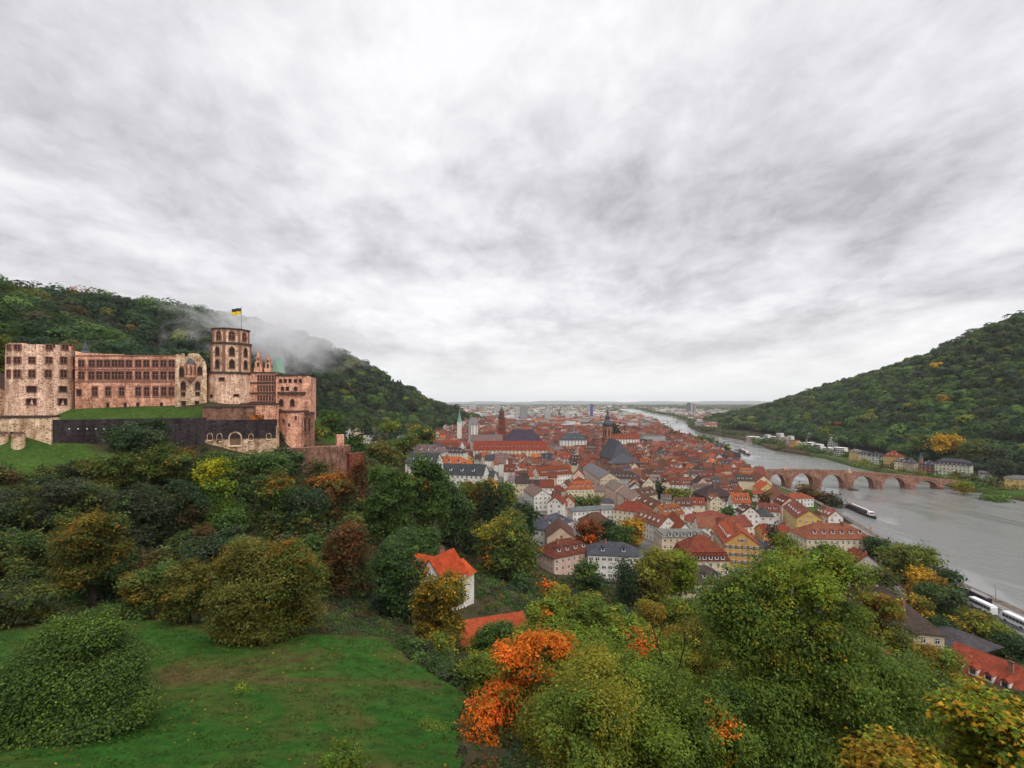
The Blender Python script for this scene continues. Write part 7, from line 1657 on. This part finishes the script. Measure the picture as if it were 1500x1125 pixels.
def undergrowth():
    r = np.random.default_rng(41); pts = []
    cs = ['dark', 'deep', 'mid', 'olive', 'brown', 'grey', 'rust']; pw = np.array([5, 4, 3, 2, 2, 2, .5]); pw /= pw.sum()
    lp = LAWN; c0 = lp.mean(0); big_l = c0 + (lp - c0) * .985
    for k in range(14000):
        y = 20 + 330 * r.random() ** .9; x = r.uniform(-1.2, 1.15) * y
        if in_poly(big_l, np.array([x]), np.array([y]))[0]: continue
        g = H1(x, y)
        if x > xl(y) - 22 or (g > 80 and y > 150) or (in_town(x, y) and g < 16) or blocked(x, y, 1): continue
        if math.hypot((x + 175) / 62, (y - 163) / 10) < 1: continue
        edge = in_poly(c0 + (lp - c0) * 1.05, np.array([x]), np.array([y]))[0]; w = r.uniform(.7, 2.3) * (.4 if edge else 1); pts.append((x, y, g - .1, w, w * r.uniform(.6, 1.1), PAL[cs[r.choice(7, p=pw)]]))
    blobs('undergrowth', pts, lambda y: np.clip(9000 / y, 45, 240), 1, lambda y: max(.16, y * .0036), 6)
undergrowth()
def grass():
    r = np.random.default_rng(51); n = 90000
    lo, hi = LAWN.min(0), LAWN.max(0); x = r.uniform(lo[0], hi[0], n); y = r.uniform(lo[1], hi[1], n)
    m = in_poly(LAWN, x, y) & (x > -1.2 * y); x, y = x[m], y[m]
    tuf = np.sin(x * .9 + 1.7 * np.sin(y * .7)) * np.sin(y * 1.2 + np.sin(x * .6)) + r.normal(0, .6, len(x)); m = tuf > .1; x, y = x[m], y[m]
    z = H(x, y) + .30; c = np.stack([x, y, z], 1); n_ = len(x)
    d = unit(np.stack([r.normal(size=n_), r.normal(size=n_), np.full(n_, .55)], 1)); s = r.uniform(.14, .34, n_)
    side = unit(np.cross(d, r.normal(size=c.shape)))
    v = np.empty((n_, 3, 3)); v[:, 0] = c - side * s[:, None] * .22; v[:, 1] = c + side * s[:, None] * .22; v[:, 2] = c + d * s[:, None]
    dry = np.clip(.5 + .5 * np.sin(x * .11 + 1) * np.sin(y * .16 + .4) + r.normal(0, .25, n_), 0, 1)[:, None]
    col_ = (np.array([.040, .105, .015]) * dry + np.array([.085, .090, .026]) * (1 - dry)) * np.exp(r.normal(0, .22, n_))[:, None]
    tag(link('grass', np_mesh('grass', v.reshape(-1, 3), 3, M_LEAF, col_)), kind='stuff')
grass()
def fallen_leaves():
    r = np.random.default_rng(61); n = 6000
    lo, hi = LAWN.min(0), LAWN.max(0); x = r.uniform(lo[0], hi[0], n); y = r.uniform(lo[1], hi[1], n)
    near = np.zeros(n)
    for px, Y, rad in ((394, 60, 9), (110, 33, 8), (640, 66, 9), (280, 66, 7), (560, 60, 6)): near = np.maximum(near, np.exp(-((x - X(px, Y)) ** 2 + (y - Y) ** 2) / (rad * rad)))
    m = in_poly(LAWN, x, y) & (x > -1.2 * y) & (r.random(n) < .10 + .9 * near); x, y = x[m], y[m]; k = len(x)
    c = np.stack([x, y, H(x, y) + .42], 1); nrm = unit(np.array([0, 0, 1.0]) + .3 * r.normal(size=c.shape))
    cc = np.array([PAL[q] for q in ('amber', 'brown', 'gold', 'rust', 'yolive')])[r.integers(0, 5, k)] * np.exp(r.normal(0, .2, k))[:, None]
    tag(link('fallen_leaves', np_mesh('fallen_leaves', leaf_quads(c, nrm, r.uniform(.12, .26, k), r), 4, M_LEAF, cc)), kind='stuff')
fallen_leaves()

# ------------------------------------------------------------------ labels of the many: which one is it?
ORD = ['nearest', 'second nearest', 'third nearest', 'fourth nearest', 'fifth nearest', 'sixth nearest', 'seventh nearest', 'eighth nearest', 'ninth nearest', 'tenth nearest', 'eleventh nearest', 'twelfth nearest', 'thirteenth nearest', 'fourteenth nearest', 'fifteenth nearest', 'sixteenth nearest', 'seventeenth nearest', 'eighteenth nearest', 'nineteenth nearest', 'twentieth nearest'] + ['%dth nearest' % k for k in range(21, 200)]
RW = dict(rust='rust red', red='red', orange='orange', brown='brown', slate='slate', grey='grey', mauve='mauve', dark='dark brown', green='green', terra='terracotta')
def assign(items, marks, fmt):
    g = {}
    for o, x, y, key in items:
        nm, mx, my = min(marks, key=lambda q: math.hypot(q[1] - x, q[2] - y)); g.setdefault((nm, key), []).append((math.hypot(mx - x, my - y), o.name, o))
    for (nm, key), L in g.items():
        L.sort(key=lambda q: q[:2])
        for k, (_, _, o) in enumerate(L): o['label'] = fmt(key, ORD[k], nm)
assign([(o, x, y, ('small' if w * d < 105 else 'large' if w * d > 165 else 'mid-sized', wc, rc)) for o, x, y, w, d, h_, rc, wc in GEN], LAND, lambda k, n, m: '%s %s house, %s roof, %s of its kind to %s' % (k[0], k[1], RW[k[2]], n, m))
TW = dict(deep='very dark green', dark='dark green', mid='mid green', grey='grey-green', olive='olive', ygreen='yellow-green', amber='amber', rust='rust red', brown='brownish', gold='golden', blue='blue-green', cone='dark pointed conifer')
HL = [('the bell tower', X(338, 212), 212), ('the round tower', X(60, 181), 181), ('the hill mist', X(400, 420), 420), ('the castle gatehouse', X(452, 212), 212), ('the highest slope villa', X(497, 300), 300), ('the white mansion', X(1397, 545), 545), ('the far-right yellow house', X(1492, 470), 470), ('the brick villa', X(1362, 565), 565), ('the red-roofed yellow villa', X(1309, 630), 630), ('the orange cube house', X(1164, 880), 880)]
assign([(o, x, y, (c, 'tall' if s > 15 else 'medium' if s > 12.5 else 'small')) for o, x, y, c, sd, s in HILL], HL, lambda k, n, m: '%s %s%s, %s of its kind to %s' % (k[1], TW[k[0]], '' if k[0] == 'cone' else ' tree', n, m))

VL = [('the lemon-topped tree', X(312, 128), 128), ('the broad olive tree', X(394, 60), 60), ('the olive-brown tree', X(130, 80), 80), ('the rust brown tree', X(508, 100), 100), ('the blackened wall', X(190, 162), 162), ('the pale rubble wall', X(350, 172), 172),
      ('the ruined wall', X(475, 195), 195), ('the orange-roofed house', X(655, 112), 112), ('the grey-green valley tree', X(215, 112), 112), ('the tan buttresses', X(15, 155), 155), ('the lawn bush', X(110, 60), 60)]
assign(VALLEY, VL, lambda k, n, m: '%s %s valley tree, %s of its kind to %s' % (k[1], k[0], n, m))
SL = [('the orange maple', X(740, 39), 39), ('the tall ash', X(1182, 31), 31), ('the bare forked tree', X(1012, 34), 34), ('the orange shed', X(715, 88), 88), ('the yellow maple', X(1460, 22), 22), ('the old manor', X(1305, 95), 95), ('the cream villa', X(1025, 140), 140), ('the fine-leaved olive tree', X(850, 36), 36)]
assign(SLOPE, SL, lambda k, n, m: '%s %s slope tree, %s of its kind to %s' % (k[1], k[0], n, m))

# ------------------------------------------------------------------ cloud drifting over the wooded ridge, and the haze of the plain
def mist():
    a, b = P(392, 500, 560), P(300, 470, 520)
    c = Vector((-290, 590, 168)); mb = MB(); mb.box(-160, 160, -210, 210, -75, 70)
    m = bpy.data.materials.new('mist'); m.use_nodes = True; nt = m.node_tree; nt.nodes.clear()
    out = nt.nodes.new('ShaderNodeOutputMaterial'); pv = nt.nodes.new('ShaderNodeVolumePrincipled'); nt.links.new(pv.outputs[0], out.inputs['Volume'])
    pv.inputs['Color'].default_value = (.93, .93, .95, 1); pv.inputs['Anisotropy'].default_value = 0.0
    co = coord(nt); mp = nt.nodes.new('ShaderNodeMapping'); nt.links.new(co, mp.inputs[0]); mp.inputs['Scale'].default_value = (1, 1, 1.2); mp.inputs['Rotation'].default_value = (0, .45, 0)
    f = nnoise(nt, .026, 6, .66, mp.outputs[0], .8)
    # fade out towards the sides of the cloud
    g = nt.nodes.new('ShaderNodeVectorMath'); g.operation = 'DIVIDE'; nt.links.new(co, g.inputs[0]); g.inputs[1].default_value = (158, 208, 68)
    ln = nt.nodes.new('ShaderNodeVectorMath'); ln.operation = 'LENGTH'; nt.links.new(g.outputs[0], ln.inputs[0])
    fd = nt.nodes.new('ShaderNodeMapRange'); nt.links.new(ln.outputs['Value'], fd.inputs[0]); fd.inputs[1].default_value = .25; fd.inputs[2].default_value = 1.0; fd.inputs[3].default_value = 0.13; fd.inputs[4].default_value = -.16
    ad = nt.nodes.new('ShaderNodeMath'); ad.operation = 'ADD'; nt.links.new(f, ad.inputs[0]); nt.links.new(fd.outputs[0], ad.inputs[1])
    r_ = nt.nodes.new('ShaderNodeMapRange'); nt.links.new(ad.outputs[0], r_.inputs[0]); r_.inputs[1].default_value = .51; r_.inputs[2].default_value = .74; r_.inputs[3].default_value = 0; r_.inputs[4].default_value = .032
    nt.links.new(r_.outputs[0], pv.inputs['Density'])
    o = mb.build('mist', m, None, c); tag(o, kind='stuff')
mist()
def haze():
    mb = MB(); mb.box(-26000, 26000, -400, 26000, -5, 330)
    m = bpy.data.materials.new('haze'); m.use_nodes = True; nt = m.node_tree; nt.nodes.clear()
    out = nt.nodes.new('ShaderNodeOutputMaterial'); pv = nt.nodes.new('ShaderNodeVolumePrincipled'); nt.links.new(pv.outputs[0], out.inputs['Volume'])
    pv.inputs['Color'].default_value = (.92, .95, 1.0, 1); pv.inputs['Density'].default_value = 3.4e-5; pv.inputs['Anisotropy'].default_value = 0.0
    tag(mb.build('haze', m), kind='stuff')
haze()
